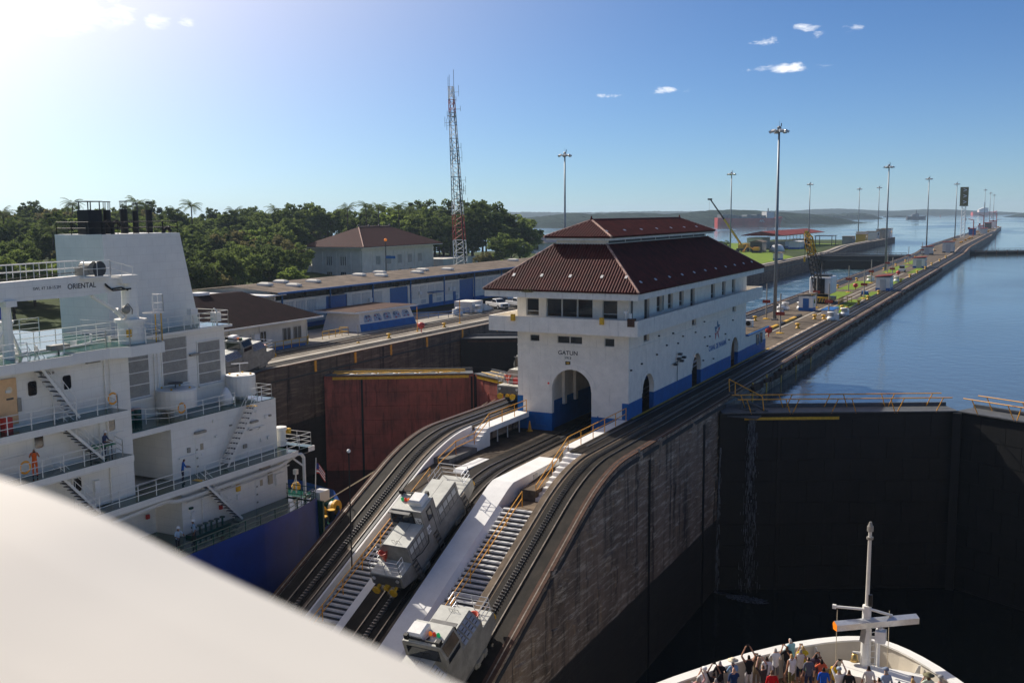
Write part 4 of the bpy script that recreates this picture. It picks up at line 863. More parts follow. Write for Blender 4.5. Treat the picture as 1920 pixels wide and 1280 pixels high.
    # trucks and wheels
    for y in (-2.9, 2.6):
        tr = B().bx(-1.0, 1.0, y-1.0, y+1.0, .32, .62).build('truck', 'tarred', t)
        for x in (-.78, .78):
            for dy in (-.65, .65): B().cy((x-.08, y+dy, .36), (x+.08, y+dy, .36), .34, n=14).build('wheel', 'tarred', tr)
        for x in (-1.2, 1.2): B().cb((x, y, .48), (.12, 1.5, .28)).cb((x*1.02, y-.4, .5), (.2, .3, .3)).cb((x*1.02, y+.45, .5), (.2, .3, .3)).build('axle_box', 'mule', tr)
    # ladders, rails, buffers, drum seats
    for y in (-3.6, -.6, 3.5):
        b = B()
        for dy in (-.25, .25): b.cy((1.22, y+dy, 1.75), (1.5, y+dy, .35), .03, n=5)
        for k in range(5): f = k/4.4; b.cb((1.22+.28*f, y, 1.7-1.35*f), (.12, .5, .04))
        b.build('ladder', 'steel', t)
    for s in (-1, 1):
        y0, y1 = (-5.2, -3.95) if s < 0 else (5.2, 3.35)
        b = B(); rail(b, [(-1.08, y1, 1.78), (-1.08, y0, 1.78), (1.08, y0, 1.78), (1.08, y0-(y0-y1)*.55, 1.78)], 1.05, (1, .66, .33), .022, 1.1); b.build('handrail', 'silver', t)
        for x in (-.62, .62): B().cy((x, s*5.3, .95), (x, s*5.75, .9), .11, n=8).cy((x, s*5.75, .9), (x, s*5.85, .9), .27, n=12).build('buffer', 'yellow', t)
        B().cb((0, s*5.45, .95), (.3, .4, .25)).build('coupler', 'yellow', t)
        yy = -4.05 if s < 0 else 3.45
        B().lathe([(.16, 0), (.30, .45), (.33, .5), (.25, .5), (.12, .1)], (-.65, yy, 2.02), 12).cy((-.65, yy, 1.78), (-.65, yy, 2.05), .06).build('drum_seat', 'redorange', t, True)
    return t
def slope(zf, y): return math.atan2(zf(y+3)-zf(y-3), 6)
mu = make_mule('silver towing locomotive numbered 173 climbing between the two white ramps', '173')
mu.location = (-34.4, 55.4, (zM(52.4)+zM(58.4))/2+.08); mu.rotation_euler = (slope(zM, 55.4), 0, 0)
mu.scale = (1, .93, 1)
m2 = make_mule('silver towing locomotive low on the incline beside the outer wall face', '')
m2.scale = (1, .93, 1); m2.location = (-26.72, 43.8, (zR(46.8)+zR(40.8))/2+.08); m2.rotation_euler = (-slope(zR, 43.5), 0, pi)
m3 = dup(m2, (-40.98, 84.6, .1), (0, 0, 0), 'silver towing locomotive with yellow buffers peeking out behind the control house')
m4 = dup(m2, (-77.15, 85.4, (zW(82.4)+zW(88.4))/2+.06), (-slope(zW, 85.4), 0, pi), 'silver towing locomotive on the wall in front of the dark roofed house')
rd = thing('signal_box', 'small red signal box on the locomotive behind the control house', 'signal', (-40.6, 81, 4)); B().bx(-41.0, -40.5, 80.6, 81.1, 1.95, 2.45).build('case', 'red', rd)
# ---------------------------------------------------------------- floodlight masts
def make_mast():
    t = thing('floodlight_mast', 'tall grey floodlight mast', 'light mast', (0, 0, 0), 'tall floodlight masts')
    B().cy((0, 0, 0), (0, 0, 30), .30, .15, 10).build('pole', 'tin', t, True)
    B().lathe([(.5, 29.2), (.9, 29.3), (.9, 29.4), (.5, 29.5)], n=12).build('lamp_ring', 'tin', t)
    for i in range(6):
        a = i*pi/3; c, s = cos(a), sin(a); M_ = Matrix.Rotation(a, 3, 'Z')@Matrix.Rotation(.5, 3, 'Y')
        B().cb((1.25*c, 1.25*s, 29.3), (.55, .7, .35), M_).build('floodlight', 'lamp', t)
    B().lathe([(.3, 29.5), (.35, 29.9), (.15, 30.1)], n=8).cy((0, 0, 30), (0, 0, 30.9), .02).cb((.3, .1, 30.3), (.12, .12, .5)).build('mast_head', 'tin', t)
    B().bx(-.45, .45, -.45, .45, 0, .25).build('footing', 'pale', t)
    return t
mast = make_mast()
MAST = [(-36.1, 162.4, 1, 'beside the turbulent chamber behind the annex'), (-38, 311.5, 1, 'on the centre wall between booth and white capstans'), (-41.3, 472, 1, 'on the centre wall beyond the lawn strips'), (-38, 592, 1, 'next to the tall arrow board'),
        (-41, 999, 1.13, 'first of three at the pier tip'), (-38, 1034, 1.05, 'middle one of three at the pier tip'), (-36, 1066, 1.0, 'last of three at the pier tip'),
        (-91, 204.3, 1, 'rising behind the tiled roof of the control house'), (-90.1, 337, 1, 'by the yellow mobile crane boom'), (-93.5, 487, 1, 'beside the red roofed grandstand'), (-90, 612, 1, 'on the lakeside pier beyond the lawn'), (-83, 640, 1.04, 'at the far end of the lakeside pier')]
for i, (x, y, s, where) in enumerate(MAST):
    o = mast if i == 0 else dup(mast); o.location = (x, y, hump(y)+.02 if x > -60 else .02); o.scale = (1, 1, s); o['label'] = 'tall grey floodlight mast '+where
# ---------------------------------------------------------------- lattice radio tower
tw = thing('radio_tower', 'red and white lattice radio tower hung with antennas behind the warehouse', 'tower', (-138, 241, 0))
H = 50.5; NB = 15
def tp(z, k):
    f = 1-z/H; r = .85+1.35*f; a = (pi/4+pi/2*k)+.25; lean = -2.2*(z/H)
    return Vector((-138+lean*.9+r*cos(a), 241+lean*.35+r*sin(a), z))
MT['towred'] = mat('tower_red', (.42, .06, .04), .5, .15, 2); MT['towwhite'] = mat('tower_white', (.75, .75, .74), .5, .05, 2)
for j in range(NB):
    z0, z1 = H*j/NB, H*(j+1)/NB; b = B()
    for k in range(4):
        b.cy(tp(z0, k), tp(z1, k), .12, n=5); zm = (z0+z1)/2
        b.cy(tp(z0, k), tp(zm, (k+1) % 4), .065, n=4); b.cy(tp(zm, (k+1) % 4), tp(z1, k), .065, n=4); b.cy(tp(z1, k), tp(z1, (k+1) % 4), .045, n=4)
    b.build('lattice_section', ('towred', 'towwhite', 'towwhite', 'towred', 'towred', 'towwhite', 'tin', 'tin', 'towwhite', 'tin', 'tin', 'towwhite', 'tin', 'towred', 'towwhite')[j], tw)
B().cy(tp(0, 3)+Vector((.3, 0, 0)), tp(H, 3), .16, .1, 6).build('cable_run', 'black', tw)
rg = random.Random(8)
for i in range(44):
    z = rg.uniform(14, H-1); p = tp(z, rg.randrange(4)); q = p+Vector((rg.choice((-1, 1))*rg.uniform(.7, 1.5), rg.uniform(-.5, .5), 0)); L = rg.uniform(1.2, 3.2)
    B().cy(p, q, .04, n=4).cy(q-Vector((0, 0, L*.4)), q+Vector((0, 0, L*.6)), .05, n=5).build('whip_antenna', 'tarred', tw)
for z, r, s in ((33.5, .75, -1), (23.5, .4, -1), (30, .45, 1)):
    p = tp(z, 2)+Vector((s*.8, -.6, 0)); B().lathe([(.05, -.2), (r, 0), (r, .18), (.1, .3)], (0, 0, 0), 14).build('dish_antenna', 'tarred', tw, True)
    o = tw.children[-1]; o.matrix_parent_inverse = Matrix.Identity(4); o.location = p-Vector((-138, 241, 0)); o.rotation_euler = (pi/2, 0, .3)
B().cy(tp(H, 0), tp(H, 0)+Vector((0, 0, 4.5)), .06).cy(tp(H, 2), tp(H, 2)+Vector((0, 0, 2.5)), .05).cy(tp(H, 1), tp(H, 1)+Vector((0, 0, 3.2)), .05).build('top_antenna', 'tarred', tw)
# ---------------------------------------------------------------- fittings on the wall
def make_signpost():
    t = thing('signal_post', 'pale pole with red board', 'sign post', (0, 0, 0), 'pale poles with red boards on the centre wall')
    B().cy((0, 0, .12), (0, 0, 5.6), .12, .09, 8).build('pole', 'pale', t); B().lathe([(.55, 0), (.55, .08), (.3, .14)], n=12).build('yellow_base', 'yellow', t); B().bx(-.62, .62, -.18, -.12, 2.55, 3.05).build('red_board', 'signred', t)
    return t
sp0 = make_signpost()
POSTS = [(-37.7, 163.6, 'just left of the annex mast'), (-31.4, 144.8, 'nearest the annex beside the red valve wheel'), (-34.1, 186.2, 'in front of the crawler crane cab'), (-28.7, 167.3, 'beside the pair of white winch drums'), (-34.6, 224.6, 'at the lawn edge beyond the crane'), (-29.3, 209.1, 'standing in the strip of lawn before the booth'), (-34.2, 254.9, 'by the chamber edge past the booth'), (-35.8, 298, 'beside the second tall mast foot'), (-31, 268, 'behind the white winches past the booth'), (-36, 352, 'far along the chamber edge'), (-36.5, 402, 'near the far gate end')]
for i, (x, y, wh) in enumerate(POSTS):
    o = sp0 if i == 0 else dup(sp0); o.location = (x, y, .02); o['label'] = 'pale pole with a red board '+wh.replace('just left of', 'next to')
BOL = B().lathe([(.30, 0), (.30, .1), (.16, .16), (.16, .42), (.34, .5), (.34, .62), (.1, .68)], n=12).mesh('mooring_bollard', True); BOL.materials.append(MT['yellow'])
rg = random.Random(2)
bol = [(-38.6, 150.5), (-38.6, 160), (-30.4, 152), (-30.6, 166), (-29.3, 166.5), (-28.0, 181), (-29.3, 184), (-28.3, 196), (-28.2, 207), (-38.6, 207), (-28.2, 222), (-28.0, 240), (-38.7, 236), (-28.3, 262), (-28.2, 281), (-38.5, 262), (-28.3, 300), (-38.5, 288), (-28.2, 322), (-38.4, 312), (-28.4, 345), (-38.2, 338), (-28.2, 372), (-38.3, 366), (-28.3, 400), (-38.2, 395)]
for i, (x, y) in enumerate(bol):
    o = bpy.data.objects.new('mooring_bollard', BOL); COL.objects.link(o); o.location = (x, y, .03); o.scale = (1.15,)*3
    tag(o, 'yellow mushroom mooring bollard on the paved centre wall beyond the house', 'bollard', 'yellow bollards along the centre wall')
def make_winch():
    t = thing('capstan', 'white capstan housing', 'capstan', (0, 0, 0), 'white capstans')
    B().lathe([(.62, 0), (.66, .35), (.55, .55), (.45, .6)], n=14).build('base', 'plastic', t, True); B().lathe([(.46, .6), (.46, 1.1), (.62, 1.14), (.62, 1.24), (.1, 1.3)], n=14).build('drum', 'plastic', t, True); B().bx(.35, 1.05, -.35, .35, .1, 1.0).build('motor_box', 'plastic', t)
    return t
w0 = make_winch()
WN = [(-27.9, 165.2, 'nearest the outer track of the centre wall'), (-27.2, 173, 'behind the first one by the outer track'), (-37.2, 171.5, 'beside the first mast foot'), (-38.2, 180, 'behind the mast, next to the blue booth'), (-35.9, 181.5, 'touching the blue booth corner'), (-35.5, 262, 'across from the white booth'), (-29.3, 262, 'past the white booth near the outer track'), (-82.5+15*-.2, 155, 'on the apron by the warehouse stair'), (-86.5, 150, 'on the apron near the blue railing'), (-30, 330, 'far along the paved strip')]
for i, (x, y, wh) in enumerate(WN):
    o = w0 if i == 0 else dup(w0); o.location = (x, y, .03); o['label'] = 'white capstan housing '+wh; o.rotation_euler = (0, 0, i*1.3); o.scale = (1.05,)*3
def booth(name, label, x, y, w, d, h, body, base, roof, rz=0, door='grille', slant=.35):
    t = thing(name, label, 'booth', (x, y, 0))
    B().bx(x-w/2, x+w/2, y-d/2, y+d/2, .6, h).build('wall', body, t); B().bx(x-w/2-.01, x+w/2+.01, y-d/2-.01, y+d/2+.01, .02, .6).build('base', base, t)
    B().loft([[(x-w/2-.25, y-d/2-.25, h), (x+w/2+.25, y-d/2-.25, h+slant), (x+w/2+.25, y+d/2+.25, h+slant), (x-w/2-.25, y+d/2+.25, h)], [(x-w/2-.25, y-d/2-.25, h+.15), (x+w/2+.25, y-d/2-.25, h+slant+.15), (x+w/2+.25, y+d/2+.25, h+slant+.15), (x-w/2-.25, y+d/2+.25, h+.15)]]).build('roof', roof, t)
    B().bx(x-w*.2, x+w*.22, y-d/2-.05, y-d/2-.012, .1, h*.84).build('door', door, t)
    B().bx(x+w/2+.012, x+w/2+.05, y-d*.2, y+d*.2, h*.5, h*.8).build('window', 'glass', t)
    return t
booth('equipment_booth', 'small blue door booth with flat grey roof beside the crawler crane', -34.6, 180.5, 2.4, 2.6, 2.6, 'white', 'blue', 'roofgrey', door='bluedark')
booth('equipment_booth', 'white booth with pink roof on the centre wall beyond the crane', -28.6, 234, 2.9, 5.5, 2.9, 'white', 'blue', 'redroof')
booth('equipment_booth', 'grey booth with blue base and red roof far along the wall', -30.5, 330, 3.4, 6, 2.9, 'white', 'blue', 'redroof')
booth('equipment_booth', 'red roofed shelter near the hump of the track', -37, 428, 4, 5, 3, 'cream', 'roofgrey', 'redroof')
booth('equipment_booth', 'red roofed shelter with dark window opposite the arrow board', -31, 450, 4.2, 6, 4.2, 'cream', 'roofgrey', 'redroof')
b = thing('storage_locker', 'low white locker with blue lid by the outer track', 'locker', (-29, 172, 0)); B().bx(-30.3, -28.6, 170, 176, .02, 1.1).build('box', 'white', b); B().bx(-30.4, -28.5, 169.9, 176.1, 1.1, 1.2).build('lid', 'bluedark', b)
def wheelsign(x, y, lab):
    t = thing('valve_wheel', lab, 'valve', (x, y, 0)); B().cy((x, y, .02), (x, y, .75), .07).build('stand', 'red', t); B().lathe([(.12, .5), (.5, .75), (.5, 1.3), (.2, 1.45)], (x, y, .0), 10).build('hood', 'red', t, True)
wheelsign(-31.9, 140, 'red hooded telephone stand on the paving behind the annex'); wheelsign(-34.3, 232, 'red hooded stand beside the lawn strip'); wheelsign(-31.5, 285, 'red hooded stand far along the paving'); wheelsign(-79, 126, 'red hooded stand on the warehouse side wall edge')
t = thing('hand_cart', 'small blue two wheeled cart on the lawn strip', 'cart', (-29.7, 214, 0)); B().bx(-30.4, -29.2, 213.4, 214.6, .45, 1.1).build('box', 'bluedark', t)
for x in (-30.5, -29.1): B().cy((x-.06, 214, .35), (x+.06, 214, .35), .33, n=12).build('wheel', 'black', t)
t = thing('utility_cart', 'white utility cart parked on the centre wall past the booth', 'cart', (-32.7, 305, 0)); B().bx(-33.5, -32, 303, 306.4, .4, 1.0).build('body', 'plastic', t); B().bx(-33.4, -32.1, 304, 305.6, 1.0, 1.8).build('cab', 'glass', t)
for x in (-33.5, -32):
    for y in (303.6, 305.8): B().cy((x-.08, y, .32), (x+.08, y, .32), .3, n=10).build('wheel', 'black', t)
# striped kerb and ochre frames on the paving
b = thing('striped_kerb', 'yellow and black striped kerb leading from the annex', 'kerb', (-33.8, 150, 0))
for i in range(10): B().bx(-34.0, -33.5, 129+i*4.2, 132.9+i*4.2, .02, .3).build('kerb_block', 'yellow' if i % 3 else 'black', b)
t = thing('tool_rack', 'ochre tool rack standing on the lawn strip', 'rack', (-31, 196, 0)); rail(B(), [(-31.6, 194, 0), (-31.6, 199, 0), (-30, 199, 0)], 1.1, (1, .4), .06, 1.0).build('frame', 'orange', t)
# arrow board tower
t = thing('arrow_board', 'tall lattice tower with dark arrow board near the end of the wall', 'signal tower', (-39.5, 640, 1.3)); b = B()
for j in range(10):
    z0, z1 = 1.3+j*1.9, 1.3+(j+1)*1.9
    for k in range(4):
        a, c = ((-1, -1), (1, -1), (1, 1), (-1, 1))[k], ((-1, -1), (1, -1), (1, 1), (-1, 1))[(k+1) % 4]
        b.cy((-37+a[0], 640+a[1], z0), (-37+a[0], 640+a[1], z1), .14, n=5).cy((-37+a[0], 640+a[1], z0), (-37+c[0], 640+c[1], z1), .1, n=4)
b.build('lattice', 'towwhite', t); B().bx(-39.2, -34.8, 638.6, 639.0, 19.5, 30).build('board', 'olive', t)
for z in (21.4, 24.8, 28.2): text('arrow_mark', '>', 3.6, (-36.6, 638.55, z), (pi/2, 0, 0), 'plastic', t, .02, bold=.05)
B().bx(-39.4, -34.6, 638.9, 641.2, 19.3, 19.5).build('platform', 'tarred', t)
for i, (x, y, h_, wh) in enumerate(((-34, 690, 11, 'nearest the arrow board'), (-33, 800, 13, 'halfway to the pier tip'), (-30.5, 985, 14, 'near the pier tip'))):
    t = thing('jib_post', 'red jib arm post '+wh, 'post', (x, y, 1.3)); B().cy((x, y, 1.3), (x, y, h_), .28).cy((x, y, h_), (x-3.0, y, h_+.6), .2).cy((x, y, h_*.6), (x+4, y, h_*.62), .12).build('post_and_arm', 'signred', t); B().cb((x-2.5, y, h_*.55), (1.2, 1.2, 1.2)).build('counterweight', 'signred', t)
for i, (x, y, w_, d_, h_, mt_) in enumerate(((-36, 720, 4, 8, 4, 'blue'), (-31, 760, 4, 10, 3.5, 'cream'), (-37, 860, 4, 12, 4, 'plastic'), (-36, 960, 5, 12, 5, 'roofgrey'), (-35, 1040, 6, 14, 6, 'plastic'))):
    t = thing('pier_cabin', ['blue cabin just past the arrow board', 'cream cabin on the pier past the arrow board', 'white cabin halfway out on the pier', 'grey cabin near the pier tip', 'white cabin at the pier tip'][i], 'cabin', (x, y, 1.3)); B().bx(x-w_/2, x+w_/2, y-d_/2, y+d_/2, 1.3, 1.3+h_).build('wall', mt_, t); B().bx(x-w_/2-.4, x+w_/2+.4, y-d_/2-.4, y+d_/2+.4, 1.3+h_, 1.6+h_).build('roof', 'towred', t)
rg = random.Random(5)
BOX = B().bx(-.8, .8, -.8, .8, 0, .8).mesh('machine_cover'); BOX.materials.append(MT['orange'])
for i in range(26):
    o = bpy.data.objects.new('machine_cover', BOX); COL.objects.link(o); y = rg.uniform(430, 1040); o.location = (rg.choice((-37.5, -32, -30.5)), y, hump(y)); o.scale = (rg.uniform(.5, 1), rg.uniform(.6, 3), rg.uniform(.6, 1.6))
    tag(o, 'small orange machine cover far out on the centre wall', 'cover', 'orange machine covers on the far wall')
# ---------------------------------------------------------------- cranes
t = thing('crawler_crane', 'white cab lattice boom crane with yellow striped base on the centre wall', 'crane', (-35.2, 198, 0))
B().bx(-37.3, -33.2, 194.5, 201.5, .35, 1.0).build('carriage', 'tarred', t)
for i in range(8): B().add([(-37.3+i*.51, 194.45, .35), (-37.05+i*.51, 194.45, .35), (-36.8+i*.51, 194.45, 1.2), (-37.05+i*.51, 194.45, 1.2)], [(0, 1, 2, 3)]).build('hazard_stripe', 'yellow', t)
B().bx(-37.35, -33.15, 194.5, 195.5, 1.0, 1.25).build('yellow_apron', 'yellow', t)
for x in (-36.9, -33.6):
    for y in (195.6, 200.4): B().cy((x-.2, y, .45), (x+.2, y, .45), .45, n=12).build('wheel', 'black', t)
h = B().bx(-37.2, -33.2, 195.6, 201.4, 1.7, 4.9).build('machine_house', 'plastic', t, bevel=.25); B().bx(-36.3, -34.4, 195.4, 195.6, 1.8, 4.6).build('engine_shade_panel', 'black', h); B().bx(-36.6, -33.8, 196, 200, 4.9, 5.3).build('roof_gear', 'tarred', h); B().cy((-35.2, 198.4, 1.0), (-35.2, 198.4, 1.7), 1.3, n=16).build('slew_ring', 'black', t)  # the engine panel is solid black, painting the shade inside
def lattice(b, p0, p1, w0_, w1_, n, r=.07):
    p0, p1 = Vector(p0), Vector(p1); d = (p1-p0).normalized(); s = d.cross(Vector((0, 0, 1))).normalized() if abs(d.z) < .98 else Vector((1, 0, 0)); q = d.cross(s)
    def c(f, k): w_ = w0_+(w1_-w0_)*f; o = ((-1, -1), (1, -1), (1, 1), (-1, 1))[k]; return p0.lerp(p1, f)+s*o[0]*w_/2+q*o[1]*w_/2
    for j in range(n):
        for k in range(4): b.cy(c(j/n, k), c((j+1)/n, k), r, n=4); b.cy(c(j/n, k), c((j+1)/n, (k+1) % 4), r*.6, n=4); b.cy(c(j/n, k), c(j/n, (k+1) % 4), r*.6, n=4)
    return b
lattice(B(), (-35.6, 195.6, 3.2), (-36.6, 190.5, 12.2), 1.3, 1.0, 10, .09).build('boom', 'black', t); lattice(B(), (-36.25, 192.1, 9.4), (-36.62, 190.45, 12.3), 1.12, 1.06, 3, .1).build('boom_tip_section', 'yellow', t)
lattice(B(), (-36.6, 190.5, 12.2), (-36.9, 189.9, 13.2), .9, .5, 2, .1).cb((-36.9, 189.9, 13.3), (.5, .8, .5)).cb((-37.05, 189.7, 8.4), (.3, .4, .9)).build('boom_head', 'yellow', t); B().cy((-36.9, 189.9, 13.2), (-37.05, 189.7, 8.8), .05, n=4).build('hoist_rope', 'black', t)
B().cy((-35.2, 200, 5.2), (-36.8, 190.3, 12.8), .04, n=4).cy((-34.8, 200, 5.2), (-36.5, 190.3, 12.8), .04, n=4).cy((-35.5, 198.5, 7.6), (-35.3, 197, 5), .08).cy((-35.5, 198.5, 7.6), (-35.3, 200.5, 5), .08).build('pendant', 'black', t)
t = thing('mobile_crane', 'yellow truck crane with telescopic boom raised over the lawn', 'crane', (-112, 440, 0))
B().bx(-113.4, -110.8, 434, 446, .6, 1.6).build('chassis', 'tarred', t); B().bx(-113.4, -110.8, 444, 447, 1.4, 3.4).build('cab', 'yellow', t); B().bx(-113.2, -111, 436, 441, 1.6, 3.2).build('turntable', 'yellow', t)
for x in (-113.4, -110.8):
    for y in (435.5, 438, 442.5, 445): B().cy((x-.25, y, .6), (x+.25, y, .6), .6, n=12).build('wheel', 'black', t)
B().cy((-112, 438, 2.6), (-119.5, 436, 14), .55, .5, 6).build('boom', 'yellow', t); B().cy((-119.5, 436, 14), (-125.2, 434.6, 22.4), .38, .3, 6).cb((-125.4, 434.5, 22.5), (1.8, .8, .7)).build('boom_extension', 'black', t); B().cy((-125.6, 434.4, 22), (-125.6, 434.4, 6), .03, n=4).build('hoist_rope', 'black', t)
t = thing('excavator', 'small orange excavator on the lawn by the dark shed', 'excavator', (-103, 428, 0)); B().bx(-105, -101.5, 426.5, 429.5, .1, .9).build('tracks', 'black', t); B().bx(-104.6, -102, 426.8, 429, .9, 2.4).build('cab', 'orange', t, bevel=.2); B().cy((-104.6, 427.5, 1.6), (-107, 427, 3), .25).cy((-107, 427, 3), (-108.4, 427, .8), .2).cb((-108.5, 427, .6), (.9, .9, .7)).build('arm', 'orange', t)
# ---------------------------------------------------------------- pickups
def make_pickup(label):
    t = thing('pickup_truck', label, 'pickup', (0, 0, 0), 'white pickups by the warehouse')
    side = [(-2.8, .55), (2.6, .55), (2.75, .95), (1.6, 1.05), (1.45, 1.15)]
    B().loft([[(x, y, z) for x, z in ((-2.75, .45), (2.7, .45), (2.75, .8), (2.65, 1.05), (1.35, 1.15), (-.55, 1.15), (-2.75, 1.15))] for y in (-.95, .95)]).build('body', 'plastic', t, bevel=.06)
    B().loft([[(-.6, y, 1.15), (1.3, y, 1.15), (.65, y*.86, 1.78), (-.45, y*.86, 1.78)] for y in (-.9, .9)]).build('cab', 'plastic', t, bevel=.05)
    for s in (-1, 1):
        B().poly([(-.42, 1.2), (.28, 1.2), (.28, 1.68), (-.36, 1.68)], [], .02, lambda u, v, d: (u, s*(.915-(v-1.15)*.19+d), v)).build('side_window', 'glass', t); B().poly([(.36, 1.2), (1.08, 1.2), (.62, 1.68), (.36, 1.68)], [], .02, lambda u, v, d: (u, s*(.915-(v-1.15)*.19+d), v)).build('side_window', 'glass', t)
        for x in (-1.75, 1.75): w_ = B().cy((x, s*.80, .38), (x, s*.99, .38), .38, n=16).build('wheel', 'black', t); B().cy((x, s*.99, .38), (x, s*1.0, .38), .2, n=10).build('rim', 'silver', w_)
        B().bx(2.66, 2.72, *sorted((s*.6, s*.88)), .75, .95).build('headlight', 'silver', t)
    B().add([(1.31, -.8, 1.2), (1.31, .8, 1.2), (.72, .72, 1.72), (.72, -.72, 1.72)], [(0, 1, 2, 3)]).build('windscreen', 'glass', t); B().bx(2.72, 2.78, -.55, .55, .6, .95).build('grille', 'black', t); B().bx(-2.65, -.75, -.8, .8, 1.15, 1.17).build('bed_liner', 'black', t)
    return t
pk = make_pickup('white pickup truck parked nearest the apron stair wall'); pk.location = (-86.2, 163.5, .03); pk.rotation_euler = (0, 0, -.55)
dup(pk, (-83.9, 167.2, .03), (0, 0, -.5), 'white pickup truck parked beside the roof eave of the control house'); dup(pk, (-93, 180, .03), (0, 0, 2.5), 'white pickup truck facing the blue warehouse door')
MT['panelbase'] = mat('pale_blue_panel', (.45, .5, .58), .6, .2, 3)
MT['cream2'] = mat('dark_window_pane', (.075, .075, .07), .3, .1, 1); MT['louv'] = mat('grey_louvre', (.56, .56, .55), .7, .1, 3, stretch=(1, 4, 1))  # first one is a plain dark grey pane
# ---------------------------------------------------------------- warehouse
wh = thing('warehouse', 'long white warehouse with blue doors, blue posts and mossy grey roof', 'building', (-110, 160, 0))
WX = -99.2; WY0, WY1 = 117.5, 236.0
wfn = lambda u, v, d: (WX-d, u, v)
doors = [(130.2, 135.8, 4.3), (148.2, 154.0, 4.4), (172.4, 178.0, 4.4), (205, 210, 4.4)]
out = [(WY0, .7)]
for a, c, t_ in doors: out += [(a, .7), (a, t_), (c, t_), (c, .7)]
out += [(WY1, .7), (WY1, 4.55), (WY0, 4.55)]
B().poly(out, [], .3, wfn).build('wall', 'white', wh)
lim = [WY0]+[q for a in doors for q in a[:2]]+[WY1]
for a, c in zip(lim[0::2], lim[1::2]): B().bx(WX-.3, WX+.02, a, c, 0, .7).build('blue_plinth', 'blue', wh)
for a, c, t_ in doors:
    d = B().bx(WX-.22, WX-.12, a, c, 0, t_).build('roller_door', 'bluedark', wh)
    for k in range(1, 9): B().bx(WX-.12, WX-.09, a, c, t_*k/9-.03, t_*k/9+.03).build('door_slat', 'blue', d)
    B().bx(WX+.01, WX+.7, (a+c)/2-1.2, (a+c)/2+1.2, t_+.15, t_+.4).build('door_sign', 'tarred', wh)
posts = [119.5+11.75*k for k in range(10)]
for i, y in enumerate(posts):
    B().bx(WX+.02, WX+.18, y-.12, y+.12, 0, 5.7).build('blue_post', 'bluedark', wh)
    y1 = posts[i+1] if i+1 < len(posts) else WY1
    for k in range(2):
        a = y+.35+k*(y1-y)/2; c = a+(y1-y)/2-.6
        g = B().bx(WX-.34, WX-.30, a, c, 4.62, 5.72).build('clerestory_shade_panel', 'black', wh)  # black backing sheet paints the dark interior behind the clerestory
        for q in range(1, 5): B().bx(WX-.3, WX-.26, a+(c-a)*q/5-.03, a+(c-a)*q/5+.03, 4.62, 5.72).build('mullion', 'rust', g)
    for k in range(4):
        a = y+.6+k*(y1-y-.8)/4; c = a+(y1-y-.8)/4-.55
        if any(a < q[1]+.3 and c > q[0]-.3 for q in doors): continue
        scr = B().bx(WX+.0, WX+.05, a, c, 1.9, 4.1).build('louvre_screen', 'louv', wh)
        for q in range(6): B().bx(WX+.05, WX+.085, a+(c-a)*(q+.3)/6, a+(c-a)*(q+.75)/6, 1.95, 4.05).build('louvre_slat', 'white', scr)
        if k % 2: B().bx(WX+.0, WX+.05, a+.3, c-.3, .9, 1.6).build('low_vent', 'louv', wh)
B().bx(WX-.3, WX-.0, WY0, WY1, 5.72, 5.9).build('eave_beam', 'white', wh)
rfm = B(); nr = 190
vs = []; fs = []
for i in range(nr*2+1):
    y = WY0-1.6+(WY1-WY0+3.2)*i/(nr*2); o = .05*(i % 2)
    vs += [(-96.6, y, 5.95+o), (-105.5, y, 6.65+o), (-116, y, 5.7+o)]
    if i: k = 3*i; fs += [(k-3, k, k+1, k-2), (k-2, k+1, k+2, k-1)]
stuff(rfm.add(vs, fs).build('corrugated_roof', 'roofgrey', wh))
B().bx(-96.75, -96.5, WY0-1.7, WY1+1.6, 5.72, 6.0).build('gutter', 'bluedark', wh)
B().poly([(-98.9, 0), (-114.5, 0), (-114.5, 5.75), (-105.5, 6.5), (-98.9, 5.9)], [], .3, lambda u, v, d: (u, WY0+d, v)).build('gable_wall', 'white', wh); B().poly([(-98.9, 0), (-114.5, 0), (-114.5, 5.75), (-105.5, 6.5), (-98.9, 5.9)], [], .3, lambda u, v, d: (u, WY1-d-.02, v)).build('gable_wall', 'white', wh)
B().bx(-112, -97, 113.5, WY0+.5, 5.5, 5.7).build('end_canopy', 'ramp', wh)
B().bx(-114.8, -114.5, WY0, WY1, 0, 5.7).build('back_wall', 'white', wh)
vent = B().loft([[(-1.3, -.55, 0), (1.3, -.55, 0), (1.3, .55, 0), (-1.3, .55, 0)], [(-1.25, -.5, .3), (1.25, -.5, .3), (1.25, .5, .3), (-1.25, .5, .3)], [(-.8, -.2, .5), (.8, -.2, .5), (.8, .2, .5), (-.8, .2, .5)]]).mesh('roof_vent'); vent.materials.append(MT['ventc'] if 'ventc' in MT else MT['cream'])
for x, y in ((-103.5, 121), (-100.5, 124), (-104.6, 126), (-102.2, 131), (-104, 146), (-101.5, 149), (-104.5, 153), (-101, 160), (-103, 165), (-101, 171), (-104, 205), (-101, 210), (-103.5, 216), (-101, 219), (-104, 228), (-102, 232)):
    z = 5.98+(-96.6-x)/8.9*.7
    share('roof_ventilator', vent, wh, (x, y, z), (0, 0, 0), scale=(.9, 1.1, 1))
b = B().bx(WX, WX+1.4, 160.5, 164.5, 2.7, 2.85); b.build('blue_awning', 'bluedark', wh)
B().bx(WX+.03, WX+.1, 161, 162.2, 0, 2.4).build('side_door', 'bluedark', wh); B().bx(WX+.03, WX+.1, 169.8, 170.8, 0, 2.3).build('side_door', 'bluedark', wh)
for y in (141.5, 157.2, 168, 169.2): B().bx(WX+.05, WX+.5, y, y+.8, 2.6, 3.2).build('air_conditioner_box', 'plastic', wh)
